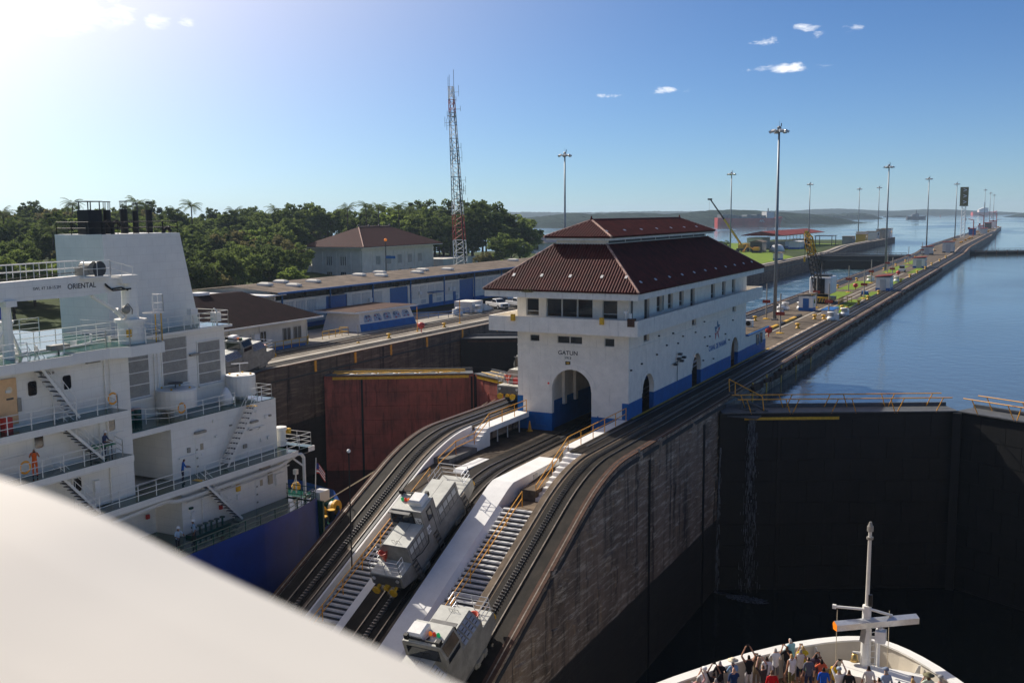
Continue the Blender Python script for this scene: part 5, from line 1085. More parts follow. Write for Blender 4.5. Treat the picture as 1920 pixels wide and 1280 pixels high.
# ---------------------------------------------------------------- white hall with old red hip roof
bb_ = thing('white_hall', 'white two storey hall with dark red hip roof behind the warehouse', 'building', (-163, 237, 0))
X0, X1, Y0, Y1 = -171, -155, 219, 254.4
def hall_wall(fn, u0, u1, wins, sgn=1):
    B().poly(rect(u0, u1, 0, 8.6), [rect(w_-.95+.66*k, w_-.95+.66*k+.5, 3.9, 6.2) for w_ in wins for k in range(3)]+[rect(w_-.9, w_+.9, .6, 2.2) for w_ in wins], .4, fn).build('wall', 'cream', bb_)
    for w_ in wins:
        for k in range(3): win(bb_, fn, w_-.95+.66*k, w_-.95+.66*k+.5, 3.9, 6.2, dep=.3, transom=5.6, fw=.05, glass='cream2')
        win(bb_, fn, w_-.9, w_+.9, .6, 2.2, dep=.25, mull=2)
        B().poly(rect(w_-1.25, w_+1.25, 3.3, 6.9), [rect(w_-1.1, w_+1.1, 3.45, 6.75)], .06, lambda u, v, d: fn(u, v, -.06+d)).build('window_surround', 'cream', bb_)
        B().poly(rect(w_-1.3, w_+1.3, 3.2, 3.34), [], .2, lambda u, v, d: fn(u, v, -.2+d)).build('sill', 'cream', bb_)
    n_ = len(wins)
    cs = [u0+.35, u1-.35]+[(wins[i]+wins[i+1])/2 for i in range(n_-1)]+[min(wins)-2.3, max(wins)+2.3]
    for c in cs: B().poly(rect(c-.32, c+.32, 0, 7.4), [], .12, lambda u, v, d: fn(u, v, -.12+d)).build('pilaster', 'cream', bb_)
    B().poly(rect(u0, u1, 7.4, 7.75), [], .16, lambda u, v, d: fn(u, v, -.16+d)).build('cornice', 'cream', bb_); B().poly(rect(u0, u1, 2.6, 2.85), [], .1, lambda u, v, d: fn(u, v, -.1+d)).build('string_course', 'cream', bb_)
hall_wall(lambda u, v, d: (X1-d, u, v), Y0, Y1, [226.5, 231.6, 236.8, 242, 247.2])
hall_wall(lambda u, v, d: (u, Y0+d, v), X0, X1-.42, [-165.5, -161.0])
B().bx(X0, X0+.3, Y0+.4, Y1, 0, 8.6).build('wall', 'cream', bb_); B().bx(X0, X1, Y1-.3, Y1, 0, 8.6).build('wall', 'cream', bb_)
B().bx(X0-2, X1+2, Y0-2, Y1+2, 8.45, 8.75).build('eaves', 'ramp', bb_)
rf = B().bx(-163.2, -162.8, 229, 244.4, 13.5, 13.75).build('roof', 'tile2', bb_)
hiproof(rf, (X0-2.2, X1+2.2), (Y0-2.2, Y1+2.2), 8.78, (-163.1, -162.9), (229.2, 244.2), 13.7, pitch=.6, amp=.06, mt='tile2', caps=False)
B().cy((X1+2.2, Y0-2.2, 8.85), (-163, 229.2, 13.8), .16).build('hip_cap', 'ridge', rf); B().cy((-163, 229.2, 13.85), (-163, 244.2, 13.85), .14).build('ridge_cap', 'ridge', rf)
for y in (229.2, 234, 239, 244.2): B().lathe([(.25, 0), (.3, .3), (.1, .6)], (-163, y, 13.85), 8).build('finial', 'tarred', rf)
B().bx(-160, -152, 255, 276, 0, 4.2).build('rear_wing', 'cream', bb_)
B().bx(-178, -171.2, 216, 232, 0, 3.6).build('side_wing', 'cream', bb_)
# signal pole in front of the hall
t = thing('signal_pole', 'thin pole with orange lamp and blue board above the warehouse roof', 'signal', (-128, 205, 0)); B().cy((-128, 190, 0), (-128, 190, 11.2), .12).build('pole', 'tarred', t); B().sph((-128, 190, 11.5), .35).build('lamp', 'beacono', t); B().bx(-128, -125.5, 189.9, 190, 7.4, 8.0).build('board', 'bluedark', t)
# ---------------------------------------------------------------- house with dark sheet roof
hs = thing('dark_roof_house', 'low white house with dark maroon hip roof beside the locomotive', 'building', (-94, 102, 0))
B().bx(-101.5, -87.7, 88, 110.8, 0, 3.5).build('wall', 'cream', hs)
rf = B().loft([[(-103, 86.4, 3.45), (-86.1, 86.4, 3.45), (-86.1, 112.2, 3.45), (-103, 112.2, 3.45)], [(-95.2, 94, 7.0), (-94.0, 94, 7.0), (-94.0, 105.2, 7.0), (-95.2, 105.2, 7.0)]]).build('roof', 'tile3', hs)
B().loft([[(-103.1, 86.3, 3.25), (-86.0, 86.3, 3.25), (-86.0, 112.3, 3.25), (-103.1, 112.3, 3.25)], [(-103.1, 86.3, 3.44), (-86.0, 86.3, 3.44), (-86.0, 112.3, 3.44), (-103.1, 112.3, 3.44)]]).build('eaves', 'ramp', hs)
B().bx(-95.4, -93.8, 97, 99, 7.0, 7.35).build('roof_vent', 'ramp', rf)
hf = lambda u, v, d: (-87.7-d, u, v)
for y, w_, z0, z1 in ((101.2, 1.1, .9, 2.3), (105.6, 1.6, .6, 2.3), (107.8, 1.6, .6, 2.3)): win(hs, hf, y, y+w_, z0, z1, dep=-.04, mull=1, glass='glass' if w_ < 1.3 else 'cream2')
for y in (96.8, 99.5): B().bx(-87.7, -87.1, y, y+1.0, 1.4, 2.2).build('air_conditioner_box', 'plastic', hs)
for y in (95.5, 101, 110.5): B().cy((-87.6, y, 0), (-87.6, y, 3.3), .06).build('downpipe', 'frame', hs)
t = thing('yellow_railing', 'yellow pipe railing round the sunken steps by the low house', 'railing', (-86, 106, 0))
rail(B(), [(-85.2, 99.5, 0), (-85.2, 107.5, 0), (-86.8, 109.8, 0)], 1.1, (1, .5), .045, 1.7).build('rail', 'yellow', t); rail(B(), [(-86.9, 113, 0), (-86.9, 119, 0), (-88.4, 119, 0)], 1.1, (1, .5), .045, 1.7).build('rail', 'yellow', t)
B().bx(-87.0, -85.4, 99.6, 107.4, .0, .25).build('blue_kerb', 'blue', t)
# ---------------------------------------------------------------- pavilion with painted panels
pv = thing('pavilion', 'white slant walled pavilion with blue band and painted emblem panels', 'building', (-90, 130, 0))
B().loft([[(-94.2, 122.6, 0), (-87.3, 122.6, 0), (-86.5, 136.6, 0), (-94.2, 136.6, 0)], [(-93.8, 123.4, 2.7), (-88.1, 123.4, 2.7), (-87.4, 136.0, 2.7), (-93.8, 136.0, 2.7)]]).build('wall', 'white', pv)
B().loft([[(-95, 121.6, 2.7), (-87.4, 121.6, 2.7), (-86.6, 137.2, 2.7), (-95, 137.2, 2.7)], [(-95, 121.6, 2.95), (-87.4, 121.6, 2.95), (-86.6, 137.2, 2.95), (-95, 137.2, 2.95)]]).build('roof_slab', 'ramp', pv)
B().loft([[(-94.9, 121.7, 2.95), (-87.5, 121.7, 2.95), (-86.7, 137.1, 2.95), (-94.9, 137.1, 2.95)], [(-94.9, 121.7, 3.0), (-87.5, 121.7, 3.0), (-86.7, 137.1, 3.0), (-94.9, 137.1, 3.0)]]).build('roof_cover', 'roofbrown' if 'roofbrown' in MT else 'rust', pv)
def pvp(u, v, d=0): f = (u-122.6)/14; xb = -87.3+.8*f; xt = -88.1+.7*f; return (xb+(xt-xb)*v/2.7+.02+d, u+.4*(v/2.7)*(1-2*f), v)
B().poly(rect(122.7, 136.5, 0.02, 1.05), [], .03, lambda u, v, d: pvp(u, v, d)).build('blue_band', 'blue', pv)
for i in range(5):
    c = 124.8+i*2.45; w_ = .95
    o8 = [(c-w_, 1.45), (c-w_+.0, 1.25), (c+w_, 1.25), (c+w_, 1.9), (c+w_-.35, 2.3), (c-w_+.35, 2.3), (c-w_, 1.9)]
    p = B().poly(o8, [], .02, lambda u, v, d: pvp(u, v, .02+d)).build('painted_panel', 'panelbase', pv)
    rg = random.Random(i)
    for k in range(9):
        a, z = c+rg.uniform(-.7, .7), rg.uniform(1.35, 2.15); s = rg.uniform(.08, .3)
        B().poly([(a-s, z-s*.3), (a+s, z-s*.5), (a+s*.6, z+s*.4), (a-s*.5, z+s*.5)], [], .008, lambda u, v, d: pvp(u, v, .042+d+.002*k)).build('painted_mark', ('logored', 'logoblue', 'logoblue', 'tarred')[k % 4], p)
# ---------------------------------------------------------------- sheds, low walls and apron details
def shed(name, label, x0, x1, y0, y1, h, wallm, roofm, rise=1.0, cat='building', over=.5, base=None):
    t = thing(name, label, cat, ((x0+x1)/2, (y0+y1)/2, 0)); B().bx(x0, x1, y0, y1, .02, h).build('wall', wallm, t)
    xm = (x0+x1)/2
    B().loft([[(x0-over, y, h), (x1+over, y, h), (x1+over, y, h+.12), (xm, y, h+rise+.12), (x0-over, y, h+.12)] for y in (y0-over, y1+over)]).build('roof', roofm, t)
    if base: B().bx(x0-.02, x1+.02, y0-.02, y1+.02, .02, h*.25).build('base', base, t)
    return t
shed('low_shed', 'low shed with faded red roof beyond the house', -122, -112, 128, 150, 3.6, 'cream', 'towred')
shed('low_shed', 'flat pale canopy roof shed behind the maroon roof', -112, -104, 100, 116, 4.6, 'cream', 'ramp', .3)
# apron stair walls, railings near the pickups
t = thing('stair_wall', 'white stair parapet wall with blue railing on the warehouse apron', 'wall', (-88, 157, 0)); B().bx(-90, -86.5, 154.5, 158.5, 0, 1.9).build('wall', 'white', t); B().loft([[(-86.5, 158.5, 0), (-86.2, 158.5, 0), (-86.2, 158.5, 1.3), (-86.5, 158.5, 1.3)], [(-86.5, 162, 0), (-86.2, 162, 0), (-86.2, 162, .3), (-86.5, 162, .3)]]).build('sloped_wall', 'white', t)
rail(B(), [(-91, 141, 0), (-86.2, 146, 0), (-86.2, 153, 0)], 1.0, (1, .5), .05, 1.8).build('railing', 'bluedark', t)
for i, (x, y, wh_) in enumerate(((-80.2, 112, 'above the plain wall stretch'), (-80.0, 126.5, 'beside the red hooded stand'), (-80, 139, 'near the pavilion end'))):
    t = thing('marker_post', 'thin orange marker post on the warehouse side wall '+wh_, 'post', (x, y, 0)); B().cy((x, y, 0), (x, y, 3.6 if i else 2.4), .06).build('pole', 'orange' if i else 'pale', t); B().lathe([(.25, 0), (.25, .08), (.1, .15)], (x, y, 0), 8).build('foot', 'yellow', t)
for i, (x, y) in enumerate(((-79.3, 118), (-79.3, 133))):
    o = bpy.data.objects.new('mooring_bollard', BOL); COL.objects.link(o); o.location = (x, y, .03); tag(o, ['small yellow bollard on the warehouse side wall near the pavilion', 'small yellow bollard on the warehouse side wall past the pavilion'][i], 'bollard')
# ---------------------------------------------------------------- buildings round the lawn
gs = thing('grandstand', 'long open grandstand with red sheet roof facing the lawn', 'building', (-105, 520, 0))
B().bx(-118, -111, 470, 486, .02, 5.2).build('end_block', 'cream', gs); B().bx(-112, -104, 486, 548, .02, 3.0).build('seating_wall', 'white', gs); B().bx(-112.05, -103.9, 486, 548.1, .02, .9).build('blue_base', 'blue', gs)
for y in range(490, 550, 8): B().cy((-104.4, y, 3), (-104.4, y, 6.4), .14).build('column', 'white', gs)
B().loft([[(-120, 467, 6.2), (-101, 467, 6.2), (-101, 467, 6.45), (-111, 467, 8.2), (-120, 467, 6.45)], [(-116, 552, 6.2), (-98, 552, 6.2), (-98, 552, 6.45), (-107, 552, 8.2), (-116, 552, 6.45)]]).build('roof', 'redroof', gs)
B().bx(-112, -104.5, 486.2, 548, 5.6, 5.9).build('roof_beam', 'white', gs)
t = shed('dark_shed', 'dark corrugated shed on the lawn with open front', -108, -103, 436, 444, 4.2, 'tarred', 'roofgrey', .8); B().bx(-107, -104.6, 435.9, 435.98, .1, 2.8).build('doorway_shade_panel', 'black', t)  # black plate paints the shade inside the open front
t = thing('white_tent', 'small white arched tent pitched on the lawn', 'tent', (-99, 447, 0)); B().loft([[(-99+2.6*cos(a), y, 3.0*sin(a)) for a in [pi*i/10 for i in range(11)]] for y in (443, 450)]).build('canvas', 'plastic', t, True)
shed('white_hut', 'white hut with blue base between tent and lake', -100, -95, 474, 484, 3.4, 'white', 'ramp', .2, base='blue')
shed('white_hut', 'tiny white hut with blue base at the lawn edge by the chamber', -82.5, -80, 366, 371, 2.4, 'white', 'roofgrey', .3, base='blue')
t = thing('carport', 'dark flat carport roof on posts by the lake pier', 'shelter', (-96, 540, 0)); B().bx(-99, -90, 530, 542, 4.6, 4.9).build('roof', 'tarred', t)
for x in (-98.5, -90.5):
    for y in (530.5, 541.5): B().cy((x, y, 0), (x, y, 4.6), .2).build('post', 'tarred', t)
for i, (x, y, w_, h_, mt_, lab) in enumerate(((-87, 560, 5, 2.5, 'pale', 'pale machine block behind the lakeside mast'), (-84, 585, 5, 3.2, 'yellow', 'yellow machinery on the lakeside pier'), (-86, 600, 5, 4, 'plastic', 'white cabin with mast on the lakeside pier'), (-83, 620, 6, 4, 'cream', 'cream cabin on the lakeside pier'), (-80, 634, 5, 5, 'mule', 'grey cabin near the lakeside pier tip'), (-78.6, 646, 5, 5.2, 'plastic', 'white cabin at the lakeside pier tip'))):
    t = thing('pier_cabin', lab, 'cabin', (x, y, 1.2)); B().bx(x-w_/2, x+w_/2, y-5, y+5, .02, 1.3+h_).build('wall', mt_, t); B().bx(x-w_/2-.3, x+w_/2+.3, y-5.3, y+5.3, 1.3+h_, 1.55+h_).build('roof', 'roofgrey', t); B().bx(x+w_/2, x+w_/2+.06, y-3, y+2, 1.3+h_*.5, 1.3+h_*.8).build('window', 'glass', t)
for i, (x, y) in enumerate(((-118, 455), (-95, 340), (-96, 322), (-110, 400))):
    t = thing('garden_lamp', ['thin lamp post by the crane on the lawn', 'thin lamp post on the lawn near the small hut', 'lamp post at the near corner of the lawn', 'thin lamp post at the lawn path'][i], 'lamp', (x, y, 0)); B().cy((x, y, 0), (x, y, 4.4), .09).build('pole', 'tarred', t); B().cb((x, y, 4.5), (.5, .5, .3)).build('head', 'tarred', t)
# boathouse by the lake with palm
bh = thing('boathouse', 'white lakeside boathouse with dark hip roof and cupola', 'building', (-200, 420, 0))
B().bx(-212, -188, 400, 414, .02, 4.6).build('wall', 'white', bh); B().loft([[(-214, 398, 4.5), (-186, 398, 4.5), (-186, 416, 4.5), (-214, 416, 4.5)], [(-203, 406.5, 9), (-197, 406.5, 9), (-197, 407.5, 9), (-203, 407.5, 9)]]).build('roof', 'tarred', bh); B().bx(-201.2, -198.8, 406, 408, 8.6, 10.8).build('cupola', 'cream', bh)
for x in (-208, -203, -198, -193): win(bh, lambda u, v, d: (u, 400+d, v), x, x+2.4, 1.4, 3.2, dep=-.05, mull=1)
t = thing('moored_launch', 'white launch moored beside the boathouse', 'boat', (-182, 425, -1.5)); B().loft([[(-186, 424, -1.7), (-176, 424, -1.7), (-174, 424, .6), (-186, 424, .6)], [(-186, 428, -1.7), (-176, 428, -1.7), (-174, 428, .6), (-186, 428, .6)]]).build('hull', 'plastic', t); B().bx(-184, -178, 424.5, 427.5, .6, 2.8).build('cabin', 'plastic', t); B().cy((-179, 426, 2.8), (-179, 426, 6), .08).bx(-179, -177.8, 425.9, 426, 5, 5.9).build('mast', 'red', t)
for i, (x, y, mt_, lab) in enumerate(((-176, 372, 'red', 'red car parked near the boathouse'), (-180, 380, 'plastic', 'white car parked near the boathouse'))):
    t = thing('parked_car', lab, 'car', (x, y, 0)); B().loft([[(x+a, yy, z) for a, z in ((-2.1, .4), (2.1, .4), (2.1, .9), (1.2, 1.0), (.7, 1.5), (-1.1, 1.5), (-1.9, .95))] for yy in (y-.85, y+.85)]).build('body', mt_, t, bevel=.08)
    for a in (-1.3, 1.3): B().cy((x+a, y-.9, .35), (x+a, y-.7, .35), .34, n=12).build('wheel', 'black', t)
    B().bx(x-.9, x+.7, y-.87, y-.85, 1.0, 1.4).build('window', 'glass', t)
# ---------------------------------------------------------------- people
def body_mesh(name, armL, armR, lean=0.0, step=0.0):
    J = {}
    def L_(p): x, y, z = p; return (x, y+max(0, z-.95)*lean, z)
    co = []; ra = []; ed = []; bone = []
    def v(p, r): co.append(L_(p)); ra.append(r); return len(co)-1
    def e(a, b, t): ed.append((a, b)); bone.append((a, b, t))
    pel = v((0, 0, .95), .13); sp_ = v((0, 0, 1.13), .118); chs = v((0, .0, 1.33), .138); nk = v((0, .01, 1.485), .052); hd = v((0, .03, 1.585), .088); ht = v((0, .02, 1.665), .072)
    e(pel, sp_, 1); e(sp_, chs, 1); e(chs, nk, 0); e(nk, hd, 0); e(hd, ht, 5)
    ns = v((0, .118, 1.575), .014); e(hd, ns, 0)
    for s, arm in ((-1, armL), (1, armR)):
        sh = v((s*.165, 0, 1.395), .058); el = v((s*arm[0][0], arm[0][1], arm[0][2]), .043); wr = v((s*arm[1][0], arm[1][1], arm[1][2]), .029)
        d = (Vector(arm[1])-Vector(arm[0])).normalized(); d = Vector((s*d.x, d.y, d.z)); pm = Vector((s*arm[1][0], *arm[1][1:]))+d*.07
        pl_ = v(tuple(pm), .034); e(chs, sh, 1); e(sh, el, 6); e(el, wr, 0); e(wr, pl_, 0)
        sd_ = d.cross(Vector((0, .3, 1))).normalized(); up2 = d.cross(sd_).normalized()
        for k in range(4):
            o = sd_*(k-1.5)*.02; a = v(tuple(pm+d*.035+o), .010); c = v(tuple(pm+d*(.075-.008*abs(k-1.5))+o+up2*.012), .008); e(pl_, a, 0); e(a, c, 0)
        a = v(tuple(pm-d*.01+sd_*.04*s), .011); c = v(tuple(pm+d*.03+sd_*.055*s), .009); e(pl_, a, 0); e(a, c, 0)
        hp = v((s*.085, 0, .90), .088); kn = v((s*.10, .02+s*step, .50), .058); an = v((s*.105, -.02+s*step*1.3, .09), .042); to = v((s*.12, .13+s*step*1.3, .045), .036)
        e(pel, hp, 2); e(hp, kn, 2); e(kn, an, 3); e(an, to, 4)
    me = bpy.data.meshes.new(name); me.from_pydata(co, ed, [])
    o = bpy.data.objects.new(name, me); COL.objects.link(o)
    md = o.modifiers.new('s', 'SKIN'); sv = me.skin_vertices[0].data
    for i, r in enumerate(ra): sv[i].radius = (r, r*(.78 if i in (1, 2) else 1))
    sv[0].use_root = True
    m2_ = o.modifiers.new('u', 'SUBSURF'); m2_.levels = 1; m2_.render_levels = 1
    out = bpy.data.meshes.new_from_object(o.evaluated_get(bpy.context.evaluated_depsgraph_get())); bpy.data.objects.remove(o)
    segs = [(Vector(co[a]), Vector(co[b_]), t, ra[a], ra[b_]) for a, b_, t in bone]
    for k in range(7): out.materials.append(MT['plastic'])
    for p in out.polygons:
        c = p.center; best = None
        for a, b_, t, r0, r1 in segs:
            d = b_-a; f = max(0, min(1, (c-a).dot(d)/d.length_squared)); q = (c-(a+d*f)).length-(r0+(r1-r0)*f)
            if best is None or q < best[0]: best = (q, t)
        t = best[1]
        hx = L_((0, .02, c.z))
        if t in (0, 5) and c.z > 1.50 and (hx[1]-.0) and Vector((c.x, c.y-hx[1], 0)).length < .16 and c.z < 1.9: t = 5 if (c.z > 1.635 or c.y < hx[1]-.015) else 0
        elif t == 5: t = 0
        p.material_index = {0: 0, 1: 1, 2: 2, 3: 3, 4: 4, 5: 5, 6: 6}[t]; p.use_smooth = True
    return out
DOWN = ((.235, -.03, 1.12), (.25, .07, .88)); CAMR = ((.26, .17, 1.2), (.085, .30, 1.49)); UPP = ((.28, .12, 1.58), (.13, .22, 1.84)); RAIL_ = ((.25, .16, 1.13), (.17, .40, 1.10)); HIP = ((.33, -.05, 1.15), (.17, .06, .98)); OUT_ = ((.27, .22, 1.25), (.2, .45, 1.22))
POSE = {'stand': body_mesh('person', DOWN, DOWN), 'camera': body_mesh('person', CAMR, CAMR), 'up': body_mesh('person', UPP, UPP, -.03), 'rail': body_mesh('person', RAIL_, RAIL_, .16), 'hip': body_mesh('person', DOWN, HIP, .05, .06), 'phone': body_mesh('person', RAIL_, UPP, .05), 'reach': body_mesh('person', OUT_, RAIL_, .2, .05), 'onecam': body_mesh('person', DOWN, CAMR, .02, .05)}
MC = {}
def cm(c):
    if c not in MC: MC[c] = mat('cloth_%d' % len(MC), c, .8, .08, 14)
    return MC[c]
SKIN = [(.50, .29, .20), (.40, .21, .13), (.24, .12, .075), (.16, .08, .05), (.60, .38, .28)]
HATM = {'brim': B().lathe([(.235, .0), (.24, .015), (.115, .025), (.105, .10), (.05, .125)], n=16).mesh('sun_hat', True), 'cap': B().lathe([(.102, -.01), (.107, .03), (.09, .085), (.03, .11)], n=14).bx(-.08, .08, .06, .19, -.005, .012).mesh('cap', True), 'helmet': B().lathe([(.14, 0), (.145, .02), (.122, .03), (.11, .10), (.05, .15)], n=14).mesh('safety_helmet', True)}
def person(label, loc, yaw, pose, shirt, pants, hair=(.03, .02, .015), skin=0, long_=False, sleeve=True, hat=None, hatcol=None, group=None, scale=1.0, shoes=(.05, .05, .05), kit=None):
    t = thing('person', label, 'person', loc, group); me = POSE[pose]
    o = bpy.data.objects.new('figure', me); COL.objects.link(o); o.parent = t
    sk = cm(SKIN[skin]); sh = cm(shirt); pt = cm(pants)
    for i, m_ in enumerate((sk, sh, pt, pt if long_ else sk, cm(shoes), cm(hair), sh if sleeve else sk)):
        o.material_slots[i].link = 'OBJECT'; o.material_slots[i].material = m_
    if hat:
        h = bpy.data.objects.new({'brim': 'sun_hat', 'cap': 'cap', 'helmet': 'safety_helmet'}[hat], HATM[hat]); COL.objects.link(h); h.parent = t
        ln = {'rail': .16, 'reach': .2}.get(pose, 0); h.location = (0, .02+.70*ln, 1.655 if hat != 'helmet' else 1.65)
        if not HATM[hat].materials: HATM[hat].materials.append(MT['plastic'])
        h.material_slots[0].link = 'OBJECT'; h.material_slots[0].material = cm(hatcol or (.7, .7, .7))
    if pose in ('camera', 'up', 'onecam') and kit is not False:
        z, y = (1.56, .39) if pose != 'up' else (1.94, .27); ph = B().bx(-.075 if pose != 'onecam' else .04, .075 if pose != 'onecam' else .12, y-.006, y+.006, z-.04, z+.05).build('held_phone', 'black', None); ph.parent = t
    t.rotation_euler = (0, 0, yaw); t.scale = (scale,)*3
    return t
# ---------------------------------------------------------------- ship in the west chamber
SX = -59.5
sh = thing('cargo_ship', 'white and blue cargo ship stern with tall funnel filling the west chamber', 'ship', (SX, 40, -4.6))
port = [(-47, -60), (-47, 46), (-47.05, 54), (-47.3, 58), (-47.9, 61), (-49, 64.5), (-51.2, 68.5), (-54.5, 71.8), (-59.5, 73.2)]
full = port+[(2*SX-x, y) for x, y in port[-2::-1]]
def htop(y): return -4.35 if y < 61.2 else -7.2
MT['boot'] = mat('dark_boot_paint', (.02, .02, .03), .5, .1, 1)
rings = []
for x, y in full: rings.append([(x, y, -22), (x, y, -9), (x, y, htop(y))])
pts = []
for i, (x, y) in enumerate(full):
    pts.append((x, y))
    if i+1 < len(full) and (htop(y) != htop(full[i+1][1])): pts += [(x+(full[i+1][0]-x)*.06, y+(full[i+1][1]-y)*.06)]
vs = []; fs = []
for i, (x, y) in enumerate(pts):
    vs += [(x+(SX-x)*.04, y, -22), (x, y, -9), (x, y, htop(y))]
    if i: k = 3*i; fs += [(k-3, k, k+1, k-2), (k-2, k+1, k+2, k-1)]
B().add(vs, fs).build('hull', 'shipblue', sh)
B().add([(x, y, -4.75) for x, y in full if y < 62]+[], [tuple(range(len([1 for x, y in full if y < 62])))]).build('main_deck', 'shipgreen', sh)
B().add([(x, y, -8.0) for x, y in full if y > 57]+[], [tuple(range(len([1 for x, y in full if y > 57])))]).build('mooring_deck', 'shipgreen', sh)
B().bx(-71.5, -47.6, 61.3, 61.5, -8, -4.7).build('deck_step_bulkhead', 'shipgreen', sh)
b = B(); rail(b, [(-47.3, 40, -4.75), (-47.3, 57, -4.75), (-48.2, 61, -4.75)], 1.05, (1, .66, .33), .03, 1.6); b.build('green_railing', 'shipgreen', sh)
rail(B(), [(-48.2, 61.2, -4.75), (-55, 61.2, -4.75)], 1.1, (1, .66, .33), .03, 1.5).build('green_railing', 'shipgreen', sh)
# accommodation block, its decks and ladders
ab = B().bx(2*SX+51.6, -51.6, -30, 46.9, -1.0, 8.6).build('accommodation_block', 'ship', sh)
B().bx(2*SX+51.2, -51.2, -30, 44.6, -4.75, -1.0).build('lower_house', 'ship', sh)
def deck(y0, y1, z, x0=-52.5, x1=-50, name='deck', th=.42, pts=None):
    o = B().bx(x0, x1, y0, y1, z-th, z-.02).build(name, 'ship', sh); B().bx(x0+.02, x1-.06, y0, y1-.05, z-.02, z).build('deck_paint', 'shipgreen', o); return o
def wrail(pts, h=1.05, bars=(1, .66, .33), sp=1.5, r=.024): return rail(B(), pts, h, bars, r, sp, .03).build('railing', 'ship', sh)
deck(20, 45.3, 5.05); deck(20, 45.5, 2.15); deck(20, 47.5, -1.0)
B().bx(2*SX+50, -50, -30, 41.4, 8.4, 8.98).build('top_deck', 'ship', sh); B().bx(2*SX+50.1, -50.1, -30, 41.35, 8.98, 9.0).build('top_deck_paint', 'shipgreen', sh)
B().loft([[(-66, 41.4, z), (-50.6, 41.4, z), (-50.6, 44.6, z), (-49.9, 45.6, z), (-49.9, 48.4, z), (-50.6, 48.9, z), (-66, 48.9, z)] for z in (8.3, 8.98)]).build('crane_deck', 'ship', sh)
B().add([(-66, 41.4, 9.0), (-50.7, 41.4, 9.0), (-50.7, 44.6, 9.0), (-50, 45.7, 9.0), (-50, 48.3, 9.0), (-50.7, 48.8, 9.0), (-66, 48.8, 9.0)], [tuple(range(7))]).build('crane_deck_paint', 'shipgreen', sh)
wrail([(-50.2, 20, 5.05), (-50.2, 44.6, 5.05), (-51.5, 45.2, 5.05)]); wrail([(-50.2, 20, 2.15), (-50.2, 44.8, 2.15), (-51.5, 45.4, 2.15)]); wrail([(-50.2, 20, -1), (-50.2, 50.4, -1)])
wrail([(-50.2, 20, 9), (-50.2, 38.5, 9)]); wrail([(-50.9, 41.5, 9), (-50.9, 44.6, 9), (-50.05, 45.7, 9), (-50.05, 48.3, 9), (-50.8, 48.75, 9), (-58, 48.75, 9)]); wrail([(-54.5, 36, 9), (-54.5, 48.6, 9)]); wrail([(-62, 30, 9), (-62, 48.6, 9)])
def ladder(p0, p1, wd=(.0, 0, 0), n=12, width=.75, outer=-1):
    """inclined ship's ladder parallel to the side; treads, stringers and handrails"""
    t = B(); p0, p1 = Vector(p0), Vector(p1); wv = Vector((-width, 0, 0))
    for o in (Vector((0, 0, 0)), wv):
        d = (p1-p0).normalized(); t.cb((p0+p1)/2+o, (.04, (p1-p0).length, .16), Vector((0, 1, 0)).rotation_difference(d).to_matrix())
        for k in (.5, .95): t.cy(p0+o+Vector((0, 0, k)), p1+o+Vector((0, 0, k)), .02, n=5)
        for i in range(4): q = p0.lerp(p1, (i+.3)/3.6); t.cy(q+o, q+o+Vector((0, 0, .95)), .02, n=5)
    lo = t.build('ladder', 'ship', sh)
    steps(B(), p0, p1, wv, n).build('ladder_treads', 'tarred', lo)
    q = p0 if p0.z > p1.z else p1; B().bx(q.x-width, q.x, q.y-.2, q.y+.2, q.z-.02, q.z+.02).build('yellow_landing', 'yellow', lo)
ladder((-50.5, 42.0, 5.1), (-50.5, 39.2, 8.9)); ladder((-50.5, 43.6, 2.2), (-50.5, 40.6, 5.0)); ladder((-50.5, 43.0, -.95), (-50.5, 40.2, 2.1))
def swin(u, v, fn, w_=.62, h_=.85): 
    r = .14; pts = []
    for cx, cy, a0 in ((u+w_/2-r, v+h_/2-r, 0), (u-w_/2+r, v+h_/2-r, 1), (u-w_/2+r, v-h_/2+r, 2), (u+w_/2-r, v-h_/2+r, 3)): pts += [(cx+r*cos(pi/2*(a0+k/3)), cy+r*sin(pi/2*(a0+k/3))) for k in range(4)]
    o = B().poly(pts, [], .02, lambda a, b_, d: fn(a, b_, .03-d)).build('porthole_window', 'glass', sh)
    B().poly([(u+(a-u)*1.14, v+(b_-v)*1.1) for a, b_ in pts], [pts], .05, lambda a, b_, d: fn(a, b_, .06-d)).build('window_rim', 'ship', o)
sf = lambda u, v, d: (-51.6+d, u, v)
for y, z in ((39.7, 7.15), (42.1, 7.15), (39.9, 4.0), (42.4, .75), (36.5, 7.15), (36.5, 4.0), (45.2, 4.0)): swin(y, z, sf)
B().bx(-51.6, -51.45, 34.6, 38.6, 5.3, 7.95).build('tan_door', 'tandoor', sh)
B().cy((-51.45, 38.1, 7.3), (-51.42, 38.1, 7.3), .2, n=14).build('door_disc', 'hatstraw', sh); B().bx(-51.45, -51.43, 37.9, 38.35, 6.75, 6.85).build('door_plate', 'tarred', sh)
for y, z in ((37.3, 5.05), (36.2, 2.15)): B().bx(-51.3, -50.9, y, y+.5, z, z+.8).build('fire_box', 'red', sh)
for y, z in ((44.0, 8.15), (40.6, 7.9), (43.8, 1.8)): B().cb((-51.45, y, z), (.2, 1.0, .14)).build('strip_light', 'mule', sh)
B().bx(-51.58, -51.52, 43.8, 46.2, 3.3, 3.4).build('storm_rail', 'ship', sh); B().bx(-51.58, -51.52, 37, 39, 3.3, 3.4).build('storm_rail', 'ship', sh)
B().cy((-51.5, 44.9, -1), (-51.5, 44.9, 8.4), .06).cy((-51.5, 45.3, 5), (-51.5, 45.3, 8.4), .04).build('wall_pipe', 'ship', sh)
